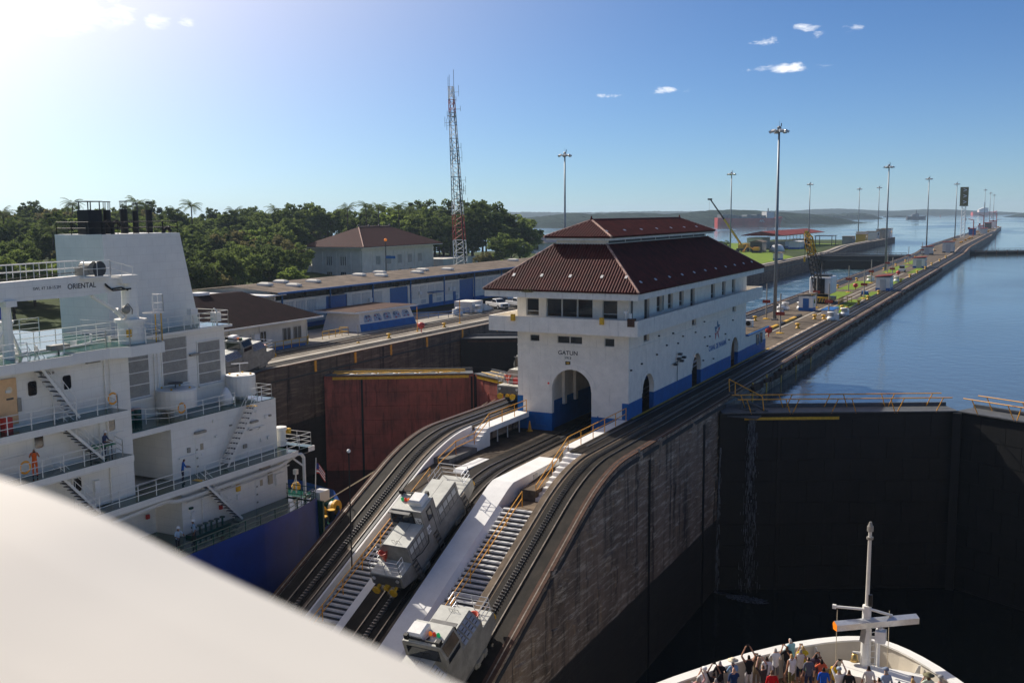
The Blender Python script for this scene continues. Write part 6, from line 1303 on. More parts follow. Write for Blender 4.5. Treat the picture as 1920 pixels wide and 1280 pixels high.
# small clutter: lamps, cable trays, hoses, lifebuoys, boxes
rg = random.Random(42)
for i in range(26):
    lv = rg.choice((5.05, 2.15, -1.0)); y = rg.uniform(30, 44.5); k = rg.randrange(4)
    if k == 0: B().bx(-51.6, -51.4, y, y+rg.uniform(.25, .5), lv+rg.uniform(.8, 1.4), lv+1.7).build('junction_box', 'mule' if i % 3 else 'plastic', sh)
    elif k == 1: B().cy((-51.54, y, lv), (-51.54, y, lv+2.6), .03).build('wall_pipe', 'ship', sh)
    elif k == 2: B().cb((-51.5, y, lv+2.2), (.2, .3, .16)).cy((-51.55, y, lv+2.2), (-51.55, y, lv+2.7), .02).build('bulkhead_lamp', 'silver', sh)
    else: B().bx(-51.585, -51.54, y, y+2.2, lv+2.45, lv+2.55).build('cable_tray', 'ship', sh)
for y, z in ((37.9, 3.0), (44.3, 5.9), (52, 3.8)): B().loft([[((-50.25 if z != 3.8 else -52.3)+.05*cos(q), y+(.33+.06*sin(q))*cos(a), z+(.33+.06*sin(q))*sin(a)) for q in (0, pi/2, pi, 3*pi/2)] for a in [2*pi*j/16 for j in range(17)]], cap=False).build('lifebuoy', 'orange', sh)
for i in range(14):
    y = rg.uniform(51, 61); z = rg.uniform(-.4, 2.4); B().cb((-51.93, y, z), (.1, rg.uniform(.12, .4), rg.uniform(.1, .35))).build('wall_fitting', rg.choice(('ship', 'ship', 'mule', 'plastic')), sh)
for i in range(9): y = 36+i*1.35; B().cy((-53.2, y, 9.0), (-53.2, y, 9.0+rg.uniform(.25, .7)), rg.uniform(.08, .2), n=10).build('deck_mushroom_vent', 'ship', sh)
B().tube([(-52.6, 33, 9.1), (-52.6, 44, 9.1), (-53.6, 46.5, 9.1), (-53.6, 48.5, 9.1)], .07).tube([(-52.9, 33, 9.08), (-52.9, 44.2, 9.08), (-54.2, 48.5, 9.08)], .05).build('deck_pipe', 'ship', sh)
B().tube([(-51.9, 34, 13.55), (-51.7, 37, 13.5), (-51.6, 40.5, 13.62), (-51.5, 43.2, 13.7)], .03, 5).build('jib_rope', 'black', sh)
# deck crane
cr = B().cy((-51.3, 47.0, 9), (-51.3, 47.0, 10.35), .82, n=20).cy((-51.3, 47.0, 10.55), (-51.3, 47.0, 13.2), .52, .48, 16).cb((-51.3, 46.7, 13.1), (1.0, 1.3, .5)).build('crane_column', 'ship', sh, False)
B().cy((-51.3, 47, 10.35), (-51.3, 47, 10.55), 1.0, n=24).build('slew_flange', 'ship', cr)
jib = B().loft([[(-51.9, y, z0), (-51.2, y, z0), (-51.2, y, z1), (-51.9, y, z1)] for y, z0, z1 in ((46.6, 12.6, 13.1), (45.4, 12.35, 13.25), (43.5, 12.25, 13.5), (38, 12.3, 13.4), (32, 12.5, 13.3))]).build('crane_jib', 'ship', sh)
B().cy((-51.3, 46.3, 10.9), (-51.5, 44.2, 12.2), .12, n=8).build('luffing_cylinder', 'ship', jib); B().cy((-51.3, 46.4, 10.7), (-51.35, 45.9, 11.2), .2, n=8).build('cylinder_foot', 'ship', jib)
rail(B(), [(-51.25, 33, 13.45), (-51.25, 43.6, 13.55)], .85, (1, .5), .022, .9).build('jib_railing', 'ship', jib); rail(B(), [(-51.9, 33, 13.45), (-51.9, 43.6, 13.55)], .85, (1, .5), .022, .9).build('jib_railing', 'ship', jib)
B().bx(-52.1, -50.8, 43.2, 45.2, 13.3, 13.42).build('winch_platform', 'ship', jib); rail(B(), [(-50.85, 43.2, 13.4), (-50.85, 45.2, 13.4), (-50.9, 47.0, 12.9)], .95, (1, .5), .022, .9).build('platform_railing', 'ship', jib)
B().cy((-51.9, 44.1, 13.9), (-51.0, 44.1, 13.9), .42, n=14).cb((-51.4, 43.6, 13.75), (.7, .6, .5)).build('winch', 'mule', jib); B().cy((-51.15, 44.5, 13.85), (-50.95, 44.5, 13.85), .48, n=16).build('winch_drum', 'tarred', jib)
B().tube([(-51.15, 45.0, 12.9), (-51.1, 45.4, 12.55), (-51.1, 46.2, 12.6), (-50.95, 46.6, 12.4)], .05).tube([(-51.1, 45.0, 12.8), (-51.05, 45.5, 12.45), (-50.8, 46.7, 12.5)], .05).build('hydraulic_hose', 'black', jib)
text('jib_marking', 'SWL 4T 3.8-15.2M', .25, (-51.19, 40.85, 12.92), (pi/2, 0, pi/2), 'tarred', jib, .004); text('jib_maker_name', 'ORIENTAL', .44, (-51.19, 43.3, 12.88), (pi/2, 0, pi/2), 'tarred', jib, .004, bold=.006)
B().tube([(-51.0, 46.2, 11.3), (-50.6, 46.2, 11.6), (-50.55, 46.5, 11.2), (-50.7, 46.6, 10.9)], .035).sph((-50.9, 46.3, 11.2), .28).build('hose_reel', 'mule', cr)
b = B().cy((-51.9, 38.6, 9), (-51.9, 38.6, 12.3), .32, .26, 10).cy((-52.3, 39.7, 9), (-51.9, 38.7, 10.8), .09).cy((-52.3, 37.3, 9), (-51.9, 38.5, 10.8), .09).cb((-51.6, 38.3, 12.2), (1.2, .7, .35)); b.build('jib_rest', 'ship', sh)
lattice(B(), (-54.5, 36.2, 9), (-54.5, 36.2, 12.4), .7, .7, 6, .03).build('ladder_tower', 'ship', sh)
B().lathe([(.6, 9), (.6, 10.5), (.75, 10.6), (.75, 10.75), (.1, 10.8)], (-56, 41.2, 0), 14).build('vent_drum', 'ship', sh); B().cy((-57.5, 38.8, 9), (-57.5, 38.8, 12.4), .05).build('ensign_staff', 'ship', sh)
fl = thing('rolled_flag', 'furled blue and white cloth on the ship deck beside the vent drum', 'flag', (-56.1, 41.4, 10.8)); B().lathe([(.03, 0), (.28, .1), (.2, .9), (.03, 1.5)], (-56.1, 41.4, 10.8), 8).build('blue_cloth', 'shipblue', fl, True); B().lathe([(.02, 0), (.17, .2), (.08, 1.1), (.02, 1.4)], (-56.15, 41.3, 11.7), 8).build('white_cloth', 'plastic', fl, True)
cage = B(); rail(cage, [(-50.3, 48.0, 10.9), (-50.3, 48.8, 10.9), (-51.2, 48.8, 10.9)], 1.1, (1, .5, .1), .03, .5); cage.bx(-51.2, -50.2, 47.9, 48.9, 10.8, 10.88); cage.build('crane_access_cage', 'ship', sh)
B().cy((-50.4, 48.2, 9), (-50.4, 48.2, 10.8), .04).cy((-50.4, 48.7, 9), (-50.4, 48.7, 10.8), .04).build('cage_ladder', 'yellow', sh); B().bx(-50.55, -50.5, 45.9, 46.3, 9.5, 10.0).build('warning_plate', 'yellow', sh)
B().cb((-51.5, 41.6, 9.35), (.5, 1.3, .3)).cy((-51.5, 41.6, 9), (-51.5, 41.6, 9.3), .06).build('deck_light', 'mule', sh)
# engine casing with grilles, funnel
cs = B().bx(2*SX+55, -55, 46.9, 59.4, 2.95, 8.62).build('engine_casing', 'ship', sh)
B().bx(2*SX+54.6, -54.6, 48.9, 59.9, 8.62, 8.8).build('casing_deck', 'ship', cs); B().bx(2*SX+54.7, -54.7, 48.9, 59.8, 8.8, 8.82).build('casing_deck_paint', 'shipgreen', cs)
wrail([(-54.8, 49, 8.82), (-54.8, 59.7, 8.82), (-58, 59.7, 8.82)])
for y0, y1, z0, z1 in ((49.0, 51.7, 4.6, 8.0), (53.0, 55.4, 5.0, 8.35), (56.5, 58.8, 4.6, 7.7)):
    g = B().bx(-55, -54.95, y0, y1, z0, z1).build('vent_grille', 'grille', cs)
    B().poly(rect(y0-.1, y1+.1, z0-.1, z1+.1), [rect(y0, y1, z0, z1)], .08, lambda u, v, d: (-55.0+d, u, v)).build('grille_frame', 'ship', g)
    for k in range(1, 4): B().bx(-54.95, -54.91, y0, y1, z0+(z1-z0)*k/4-.03, z0+(z1-z0)*k/4+.03).build('grille_bar', 'ship', g)
    n_ = int((y1-y0)/.075); b = B()
    for k in range(n_): b.bx(-54.95, -54.93, y0+.02+k*.075, y0+.045+k*.075, z0, z1)
    stuff(b.build('mesh_wires', 'mule', g))
    B().bx(-55, -54.75, y0-.1, y1+.1, z0-.25, z0-.12).build('grille_sill', 'ship', g)
B().cy((-54.9, 52.2, 3), (-54.9, 52.2, 8.6), .05).cy((-54.9, 52.5, 3), (-54.9, 52.5, 8.6), .035).build('wall_pipe', 'ship', cs)
B().cb((-54.8, 56.0, 6.9), (.2, .9, .15)).build('strip_light', 'mule', cs)
fu = B().loft([[(-61.9, 50.4, 8.8), (-57, 50.4, 8.8), (-57, 58.9, 8.8), (-61.9, 58.9, 8.8)], [(-61.8, 50.2, 15.8), (-57.1, 50.2, 15.8), (-57.1, 57.4, 15.8), (-61.8, 57.4, 15.8)]]).build('funnel', 'ship', sh)
rail(B(), [(-57.2, 50.3, 15.8), (-57.2, 57.3, 15.8), (-61.7, 57.3, 15.8), (-61.7, 50.3, 15.8), (-57.2, 50.3, 15.8)], .85, (1, .5), .03, 1.3).build('funnel_railing', 'black', fu)
B().bx(-60.0, -58.9, 50.7, 51.9, 15.8, 17.5).build('uptake_box', 'black', fu); b = B()
for x in (-59.9, -59.0):
    for y in (50.8, 51.8): b.cy((x, y, 17.5), (x, y, 18.1), .04)
b.bx(-60.05, -58.85, 50.65, 51.95, 18.05, 18.12).build('uptake_cover', 'tarred', fu)
for i, (y, r, h_) in enumerate(((52.6, .27, 2.3), (54.3, .28, 2.35), (55.2, .22, 2.2), (56.7, .25, 2.3))):
    x = -59.2-.2*(i % 2); p = B().cy((x, y, 15.8), (x, y, 15.8+h_*.74), r, n=12).build('exhaust_pipe', 'black', fu); b = B()
    for k in range(6): a = k*pi/3; b.cy((x+r*.85*cos(a), y+r*.85*sin(a), 15.8+h_*.74), (x+r*.85*cos(a), y+r*.85*sin(a), 15.8+h_), .025, n=4)
    b.cy((x, y, 15.8+h_-.06), (x, y, 15.8+h_), r*1.05, n=12); b.build('spark_cap', 'tarred', p)
b = B()
for y in (50.8, 51.6): b.tube([(-57.6, y, 15.8), (-57.6, y, 16.5), (-57.6, y+.4, 16.7), (-57.6, y+.7, 16.4)], .14, 8)
b.tube([(-57.7, 56.4, 15.8), (-57.7, 56.4, 16.0), (-57.7, 56.8, 16.2), (-57.7, 57.1, 15.9)], .13, 8).build('gooseneck_vent', 'black', fu)
B().tube([(-54.9, 58.6, 8.8), (-54.9, 58.6, 9.9), (-54.9, 58.3, 10.1)], .07).build('gooseneck_vent', 'ship', cs); B().cy((-55.2, 56.2, 8.8), (-55.2, 56.2, 9.7), .05).cy((-55.2, 56.6, 8.8), (-55.2, 56.4, 9.9), .05).cb((-55.2, 56.4, 10.0), (.4, .7, .5)).build('searchlight', 'ship', cs); B().cb((-55.3, 58.9, 9.4), (.5, .6, .7)).build('fire_hose_box', 'ship', cs)
# aft house
ah = B().bx(2*SX+52, -52, 50.6, 61.5, -1.0, 2.95).build('aft_house', 'ship', sh); B().bx(2*SX+52.05, -52.05, 47, 61.45, 2.95, 3.0).build('aft_house_deck', 'shipgreen', sh)
B().bx(-61, -51.9, 46.9, 50.6, 2.6, 2.95).build('link_deck', 'ship', sh)
wrail([(-54.5, 48.8, 3.0), (-52.2, 50.7, 3.0), (-52.2, 57.2, 3.0)]); wrail([(-52.2, 59.0, 3.0), (-52.2, 61.3, 3.0), (-58, 61.3, 3.0)])
deck(47.5, 62.8, -1.0, -53, -50, 'aft_side_deck'); B().bx(-66, -50.0, 61.6, 63.6, -1.4, -1.02).build('aft_end_deck', 'ship', sh); B().bx(-66, -50.1, 61.6, 63.5, -1.02, -1.0).build('aft_end_deck_paint', 'shipgreen', sh)
wrail([(-50.2, 51.8, -1), (-50.2, 63.4, -1), (-57, 63.4, -1)])
ladder((-51.1, 55.0, -.95), (-51.1, 58.2, 2.95)); ladder((-50.1, 55.2, -4.7), (-50.1, 51.4, -1.0), n=13)
lw = B().bx(2*SX+51, -51, 47.4, 50.2, -4.75, -1.4).build('lower_aft_house', 'ship', sh) if False else B().bx(2*SX+51, -51, 50.3, 61.4, -4.75, -1.4).build('lower_aft_house', 'ship', sh)
B().bx(-62, -53.5, 44.6, 50.3, -4.75, -1.4).build('lower_passage_wall', 'ship', sh)
B().bx(-53.5, -53.42, 46.2, 47.6, -4.7, -2.5).build('passage_door', 'ship', sh)
def shipdoor(fn, u0, u1, v0, v1):
    d = B().poly(rect(u0, u1, v0, v1), [], .07, lambda u, v, q: fn(u, v, .07-q)).build('steel_door', 'ship', sh)
    B().poly(rect(u0-.12, u1+.12, v0-.12, v1+.12), [rect(u0, u1, v0, v1)], .05, lambda u, v, q: fn(u, v, .05-q)).build('door_frame', 'ship', d); B().poly(rect((u0+u1)/2-.15, (u0+u1)/2+.15, v1-.75, v1-.3), [], .02, lambda u, v, q: fn(u, v, .1-q)).build('door_plate', 'rope', d)
    for k in range(3): B().poly(rect(u0-.1, u0+.04, v0+.3+k*.6, v0+.4+k*.6), [], .05, lambda u, v, q: fn(u, v, .12-q)).build('dog_handle', 'mule', d)
shipdoor(lambda u, v, d: (-52+d, u, v), 52.9, 53.8, -.85, 1.35); shipdoor(lambda u, v, d: (-51+d, u, v), 57.8, 58.75, -4.6, -2.35)
af = lambda u, v, d: (-51+d, u, v)
for u0, u1, v0, v1, m_ in ((59.1, 59.5, -3.2, -2.3, 'rope'), (59.9, 60.9, -3.5, -2.6, 'ship'), (55.6, 55.95, -2.9, -2.4, 'yellow'), (55.6, 55.95, -3.5, -3.1, 'plastic'), (53.8, 54.1, -3.0, -2.5, 'plastic'), (54.5, 55.0, -4.0, -3.3, 'ship'), (51.0, 51.3, -3.6, -3.2, 'plastic'), (50.9, 51.2, -3.0, -2.85, 'shipgreen')): B().poly(rect(u0, u1, v0, v1), [], .16, lambda u, v, d: af(u, v, .16-d)).build('wall_fitting', m_, sh)
for y, z in ((54.3, -2.2), (58.6, -1.75)): B().cb((-50.8, y, z), (.25, 1.0, .16)).build('strip_light', 'mule', sh)
B().cb((-51.85, 53.2, 1.9), (.25, 1.0, .16)).build('strip_light', 'mule', sh); B().cb((-51.85, 58.8, 1.6), (.2, .8, .14)).build('strip_light', 'mule', sh)
for y, z in ((53.9, -3.6), (49.4, -3.4)): B().cb((-50.9 if y > 50 else -53.3, y, z), (.15, .25, .3)).build('alarm_box', 'red', sh)
B().tube([(-50.6, 44, -2.0), (-50.6, 48.5, -1.75), (-50.6, 49.4, -2.0), (-50.6, 50.5, -2.05), (-50.6, 60, -2.0), (-50.8, 62.5, -1.5)], .16, 8).build('side_pipe', 'ship', sh); B().tube([(-50.75, 50.5, -2.4), (-50.75, 58, -2.45), (-50.8, 61.4, -2.2)], .05).build('side_pipe', 'ship', sh)
B().cy((-50.85, 52.1, -4.7), (-50.85, 52.1, -1.5), .05).build('side_pipe', 'ship', sh); B().bx(-51.95, -51.88, 51.2, 53, .35, .45).build('storm_rail', 'ship', sh); B().bx(-51.95, -51.88, 56.8, 60, 1.0, 1.1).build('storm_rail', 'ship', sh)
b = B()
for k in range(6): b.cy((-50.3, 50.6+k*.55, -4.7), (-50.3, 50.6+k*.55, -4.15), .07).cy((-50.3, 50.6+k*.55, -4.12), (-50.3, 50.6+k*.55, -4.05), .2, n=10)
b.bx(-50.7, -49.9, 50.2, 53.8, -4.75, -4.55).build('valve_bank', 'shipgreen', sh)
for x, y, r, z0, z1 in ((-54.1, 53.3, 1.42, 3.55, 4.75), (-54.3, 60.2, 1.15, 3.3, 4.75)):
    v_ = B().lathe([(r, z0), (r, z1), (r*.97, z1+.1), (.1, z1+.16)], (x, y, 0), 24).build('vent_drum', 'ship', sh); B().lathe([(r*.45, 3.0), (r*.45, z0)], (x, y, 0), 12).build('drum_neck', 'ship', v_)
    for k in range(4): a = k*pi/2+.5; B().cb((x+.7*r*cos(a), y+.7*r*sin(a), z1+.16), (.1, .1, .12)).build('lug', 'yellow', v_)
    if y < 55:
        B().cy((x, y, z1+.1), (x, y, z1+.45), .04).lathe([(.5, z1+.45), (.54, z1+.5), (.5, z1+.5)], (x, y, 0), 16).build('hand_wheel', 'tarred', v_)
    else: B().cy((x, y, z1), (x, y, z1+1.0), .03).cy((x-.45, y-.45, z1+.95), (x+.45, y+.45, z1+.98), .04).build('anemometer', 'silver', v_)
B().lathe([(.45, 3), (.5, 3.5), (.3, 4.0), (.1, 4.3)], (-53.4, 57.6, 0), 10).build('covered_compass', 'plastic', sh, True)
B().lathe([(.42, -1), (.42, .2), (.5, .25), (.5, .5), (.1, .55)], (-52.3, 62.3, 0), 14).build('vent_drum', 'ship', sh); B().cb((-52, 62.9, .1), (.3, .3, .4)).build('lifebuoy_light', 'yellow', sh)
DR = B().lathe([(.29, 0), (.30, .02), (.29, .3), (.305, .31), (.29, .33), (.29, .6), (.305, .61), (.29, .63), (.29, .86), (.24, .87)], n=14).mesh('oil_drum', True); DR.materials.append(MT['shipgreen'])
DT = B().lathe([(.27, 0), (.27, .02), (.05, .03)], n=14).mesh('drum_lid'); DT.materials.append(MT['redorange'])
for i in range(6):
    x, y = -54.7-.62*(i//3)+.1, 48.9+.62*(i % 3); t = thing('oil_drum', 'green oil drum with rusty orange lid clustered beside the big white vent', 'drum', (x, y, 3.0), 'oil drums on the ship deck')
    o = bpy.data.objects.new('body', DR); COL.objects.link(o); o.parent = t; o = bpy.data.objects.new('lid', DT); COL.objects.link(o); o.parent = t; o.location = (0, 0, .865)
# poop gear: davit, flag, winches, fairlead
B().tube([(-50.0, 62.2, -4.7), (-50.0, 62.2, -1.7), (-50.0, 61.9, -1.35), (-50.4, 60.8, -1.25)], .13, 8).cy((-50.4, 60.9, -1.3), (-50.0, 62.2, -2.4), .08).cb((-48.6, 62.3, -4.6), (.9, 1.2, .8)).build('davit', 'ship', sh)
wt = thing('mooring_winch', 'green mooring winch with yellow brake drums on the ship poop deck', 'winch', (-52, 67, -8))
for y in (65.2, 67.2):
    B().cy((-54.5, y, -7.1), (-50.6, y, -7.1), .18, n=8).build('shaft', 'shipgreen', wt)
    for x, r, m_ in ((-53.8, .75, 'shipgreen'), (-52.8, .6, 'rope'), (-52.0, .78, 'shipgreen'), (-51.2, .45, 'plastic'), (-50.8, .62, 'yellow')): B().cy((x-.12 if m_ != 'rope' else x-.5, y, -7.1), (x+.12 if m_ != 'rope' else x+.5, y, -7.1), r, n=18).build('winch_drum', m_, wt)
    B().bx(-54.4, -50.9, y-.5, y+.5, -8, -7.6).build('bedplate', 'shipgreen', wt)
for i, (x, y) in enumerate(((-49.8, 64.2), (-50.4, 66.0))):
    t = thing('ship_bollard', ['black bollard with yellow cap beside the ship stern rail', 'second black bollard with yellow cap behind it on the poop'][i], 'bollard', (x, y, -8)); B().cy((x, y, -8), (x, y, -7.0), .28, n=12).build('post', 'black', t); B().cy((x, y, -7.0), (x, y, -6.93), .32, n=12).build('cap', 'yellow', t)
t = thing('ship_lantern', 'white fairlead lantern frame on the ship stern rail', 'lantern', (-51, 62.6, -4.7)); B().cy((-51, 62.4, -4.7), (-51, 62.4, -3.2), .06).cy((-51.5, 62.4, -4.7), (-51, 62.4, -3.4), .05).cb((-51, 62.4, -3.0), (.3, .3, .4)).build('frame', 'ship', t); B().lathe([(.3, 0), (.4, .3), (.2, .6)], (-51.4, 62.9, -4.6), 10).build('yellow_buoy', 'yellow', t, True)
fg = thing('flag', 'small striped red and white flag with blue corner on the ship stern', 'flag', (-49.6, 63.0, -4.6)); B().cy((-49.6, 63.0, -4.7), (-49.55, 63.15, -1.9), .035).build('staff', 'ship', fg)
for k in range(7):
    vs = []; fs = []
    for j in range(7): u = j/6; x = -49.55+.75*u*.55; y = 63.15+.75*u*.7+.05*sin(u*7); z = -2.3-.95*u*u*.9; vs += [(x, y, z-k*.12-.12), (x, y, z-k*.12)]; 
    fs = [(2*j, 2*j+2, 2*j+3, 2*j+1) for j in range(6)]
    B().add(vs, fs).build('flag_stripe', 'red' if k % 2 == 0 else 'plastic', fg)
vs = [];
for j in range(3): u = j/6; vs += [(-49.54+.75*u*.55, 63.13+.75*u*.7, -2.3-.95*u*u*.9-.48), (-49.54+.75*u*.55, 63.13+.75*u*.7, -2.3-.95*u*u*.9+.005)]
B().add(vs, [(0, 2, 3, 1), (2, 4, 5, 3)]).build('flag_canton', 'shipblue', fg)
ml = thing('mooring_line', 'thin mooring line running from the ship stern to the centre wall', 'rope', (-45, 70, -3)); B().cy((-50.5, 64.5, -6.2), (-43.0, 79.5, .3), .03, n=5).cy((-50.5, 64.7, -6.2), (-43.0, 81, .3), .03, n=5).build('rope', 'rope', ml)
B().sph((-47.4, 70.3, -3.9), .01).build('splice', 'rope', ml)
person('crew member in orange coverall and reflective bands standing at the ship rail', (-50.75, 38.9, 2.15), -2.2, 'camera', (.75, .13, .02), (.75, .13, .02), skin=1, long_=True)
person('crew member in dark blue coverall and white helmet reading at the rail end', (-50.8, 43.9, 2.15), -1.3, 'rail', (.045, .06, .13), (.07, .075, .11), skin=2, long_=True, hat='helmet', hatcol=(.8, .8, .8))
person('line handler in pale blue shirt and white helmet nearest the passage door', (-48.9, 47.7, -4.75), -1.9, 'reach', (.38, .52, .68), (.03, .03, .04), skin=2, long_=True, hat='helmet', hatcol=(.8, .8, .78))
person('line handler in pale blue shirt and white helmet facing his mate', (-49.0, 49.3, -4.75), 2.6, 'hip', (.36, .52, .70), (.03, .03, .04), skin=2, long_=True, hat='helmet', hatcol=(.82, .82, .8))
person('crew member in bright blue shirt half hidden at the head of the lower ladder', (-50.9, 50.4, -1.0), -.6, 'rail', (.02, .12, .45), (.05, .05, .07), skin=3, long_=True)
t = thing('folding_table', 'small green topped table beside the helmeted man on the ship', 'table', (-50.9, 44.4, 2.15)); B().bx(-51.4, -50.5, 43.0, 44.6, 2.95, 3.0).build('top', 'greentop', t); B().cy((-51.2, 43.2, 2.15), (-51.2, 43.2, 2.95), .03).cy((-50.7, 44.4, 2.15), (-50.7, 44.4, 2.95), .03).build('leg', 'black', t)
# ---------------------------------------------------------------- the cruise ship we stand on
OX, TIP, DK, BT = -5.6, 46.3, -3.15, -2.0
cs_ = thing('cruise_ship', 'white bow of a cruise ship with mast and passengers, plus its pale rail', 'ship', (OX, 30, -3))
def hw(d): return min(1.95*max(d, 0)**.61, 13.2)
ds = [0, .05, .15, .35, .7, 1.2, 1.9, 2.8, 4.0, 5.6, 7.6, 10, 14, 20, 28, 40, 60, 86]
def outline(off, dy=0): return [(OX-(hw(d)-off), TIP-dy-d) for d in ds[::-1] if hw(d) > off]+[(OX+(hw(d)-off), TIP-dy-d) for d in ds if hw(d) > off]
def shell(off0, z0, off1, z1, mt, name, par, dy0=0, dy1=0):
    a = [(OX-(hw(d)-off0 if hw(d) > off0 else 0), TIP-dy0-d) for d in ds[::-1]]+[(OX+(hw(d)-off0 if hw(d) > off0 else 0), TIP-dy0-d) for d in ds[1:]]
    c = [(OX-(hw(d)-off1 if hw(d) > off1 else 0), TIP-dy1-d) for d in ds[::-1]]+[(OX+(hw(d)-off1 if hw(d) > off1 else 0), TIP-dy1-d) for d in ds[1:]]
    return B().loft([[(x, y, z0) for x, y in a], [(x, y, z1) for x, y in c]], cap=False, closed=False).build(name, mt, par)
hull = shell(3.2, -22, .0, BT, 'ship', 'hull', cs_, 5, 0)
shell(.42, DK, .30, BT, 'tan', 'inner_bulwark', hull, .25, .2)
# cap of the bulwark
a = [(OX-hw(d)-.04, TIP+.05-d) for d in ds[::-1]]+[(OX+hw(d)+.04, TIP+.05-d) for d in ds[1:]]; c = [(OX-max(hw(d)-.36, 0), TIP-.25-d) for d in ds[::-1]]+[(OX+max(hw(d)-.36, 0), TIP-.25-d) for d in ds[1:]]
B().loft([[(x, y, BT+.0) for x, y in a], [(x, y, BT+.08) for x, y in a], [(x, y, BT+.08) for x, y in c], [(x, y, BT) for x, y in c]], cap=False, closed=False).build('bulwark_cap', 'ship', hull)
B().add([(x, y, DK) for x, y in outline(.35, .2)], [tuple(range(len(outline(.35, .2))))]).build('bow_deck', 'teak', cs_)
for s in (-1, 1):
    for d in (1.6, 2.6, 3.8, 5.4, 7.2, 9.2, 11.5):
        x0 = OX+s*(hw(d)-.42); y0 = TIP-.25-d; i_ = -s
        B().add([(x0, y0-.03, BT-.02), (x0+i_*.08, y0-.08, BT-.02), (x0+i_*.55, y0-.35, DK), (x0, y0-.03, DK), (x0, y0+.03, BT-.02), (x0+i_*.08, y0-.02, BT-.02), (x0+i_*.55, y0-.29, DK), (x0, y0+.03, DK)], [(0,1,2,3),(7,6,5,4),(0,4,5,1),(1,5,6,2),(2,6,7,3),(3,7,4,0)]).build('bulwark_stay', 'ship', hull)
B().bx(OX-.9, OX+2.4, 42.6, 44.0, DK, DK+.95).build('winch_cover', 'ship', cs_); B().add([(OX-1.4, 44.3, DK+.02), (OX+1.7, 44.3, DK+.02), (OX+.9, 45.7, DK+.02), (OX-.7, 45.7, DK+.02)], [(0, 1, 2, 3)]).build('deck_plate', 'tan', cs_)
B().bx(OX-13, OX+13, -40, 7.5, DK, 12.0).build('superstructure', 'ship', cs_); B().bx(-9, 3.2, -8, -.9, 12.0, 15.3).build('upper_deckhouse', 'ship', cs_)
# bow mast and radar
mx, my = OX+.02, 43.85
ms = B().cy((mx, my, DK), (mx, my, .46), .22, .18, 12).build('mast', 'ship', cs_); B().cy((mx, my, -.15), (mx+.02, my, 3.1), .085, .07, 8).build('topmast', 'rope2' if 'rope2' in MT else 'cream', ms)
B().cy((mx+.02, my, 3.1), (mx+.02, my, 3.32), .13, n=10).cy((mx+.02, my, 2.75), (mx+.02, my, 2.85), .14, n=10).cy((mx+.02, my, 3.32), (mx+.02, my, 3.5), .1, .05, 10).build('masthead_light', 'mule', ms)
B().cy((mx, my-.05, -.3), (mx-1.25, my-.35, -.28), .06, n=8).cy((mx, my-.05, -.25), (mx+.95, my+.55, -.62), .06, n=8).bx(mx-1.35, mx-1.2, my-.42, my-.28, -.36, -.2).build('yard', 'ship', ms); B().cy((mx+.12, my, -.15), (mx+.12, my, .35), .1, n=8).build('horn', 'black', ms)
for x, y in ((mx-1.15, my-.34), (mx+.85, my+.48)): B().cy((x, y, -.4), (x, y, DK-.6), .016, n=4).build('halyard', 'rope', ms)
rd_ = B().loft([[(-1.85, -.18, -.16), (-1.85, .14, -.18), (-1.85, .2, .06), (-1.85, .08, .2), (-1.85, -.2, .1)], [(1.85, -.18, -.16), (1.85, .14, -.18), (1.85, .2, .06), (1.85, .08, .2), (1.85, -.2, .1)]]).build('radar_scanner', 'silver', None)
rd_.parent = ms; rd_.matrix_parent_inverse = Matrix.Translation(-absloc(ms)); rd_.location = (mx+.38, my+.1, -.86); rd_.rotation_euler = (0, -.02, .62)
oe = B().add([(-1.86, -.18, -.16), (-1.86, .14, -.18), (-1.86, .2, .06), (-1.86, .08, .2), (-1.86, -.2, .1)], [(0, 1, 2, 3, 4)]).build('scanner_end', 'beacono', None); oe.parent = rd_  # end plate borrows the beacon material, so it glows though no lamp
MT['redorange'].node_tree  # keep
B().cy((mx+.55, my+.1, -1.05), (mx+.55, my+.1, -1.3), .1).cb((mx+.58, my+.1, -1.42), (.42, .45, .5)).cy((mx, my, -1.5), (mx+.55, my+.1, -1.55), .07).cy((mx+.5, my+.15, -1.6), (mx+.5, my+.15, DK-.6), .07).build('radar_gearbox', 'plastic', ms)
b = B()
for s in (-.0, .32): b.cy((mx+.22+s*.6, my-.1, DK), (mx+.22+s*.6, my-.1, -.5), .02, n=5)
for k in range(9): b.cy((mx+.22, my-.1, DK+.25+k*.28), (mx+.42, my-.1, DK+.32+k*.28), .018, n=4)
b.build('mast_ladder', 'ship', ms); B().lathe([(.05, .34), (.12, .3), (.14, .1), (.2, 0), (.17, 0)], (mx-.42, my-.1, -2.05), 14).build('ship_bell', 'brass', ms, True); B().cy((mx, my, -1.66), (mx-.5, my-.1, -1.66), .05).build('bell_bracket', 'ship', ms)
pn = thing('pennant', 'small grey pennant hanging beside the bow mast', 'flag', (mx-.2, my-.3, -.6)); B().add([(mx-.1, my-.26, -.55), (mx-.22, my-.36, -1.5), (mx-.02, my-.32, -1.62), (mx+.04, my-.25, -1.1)], [(0, 1, 2, 3)]).build('cloth', 'mule', pn)
for m_ in ms.children:
    if m_.name.split('.')[0] not in ('mast_ladder', 'ship_bell', 'bell_bracket'): m_.location.z += .6
pn.children[0].location.z += .5
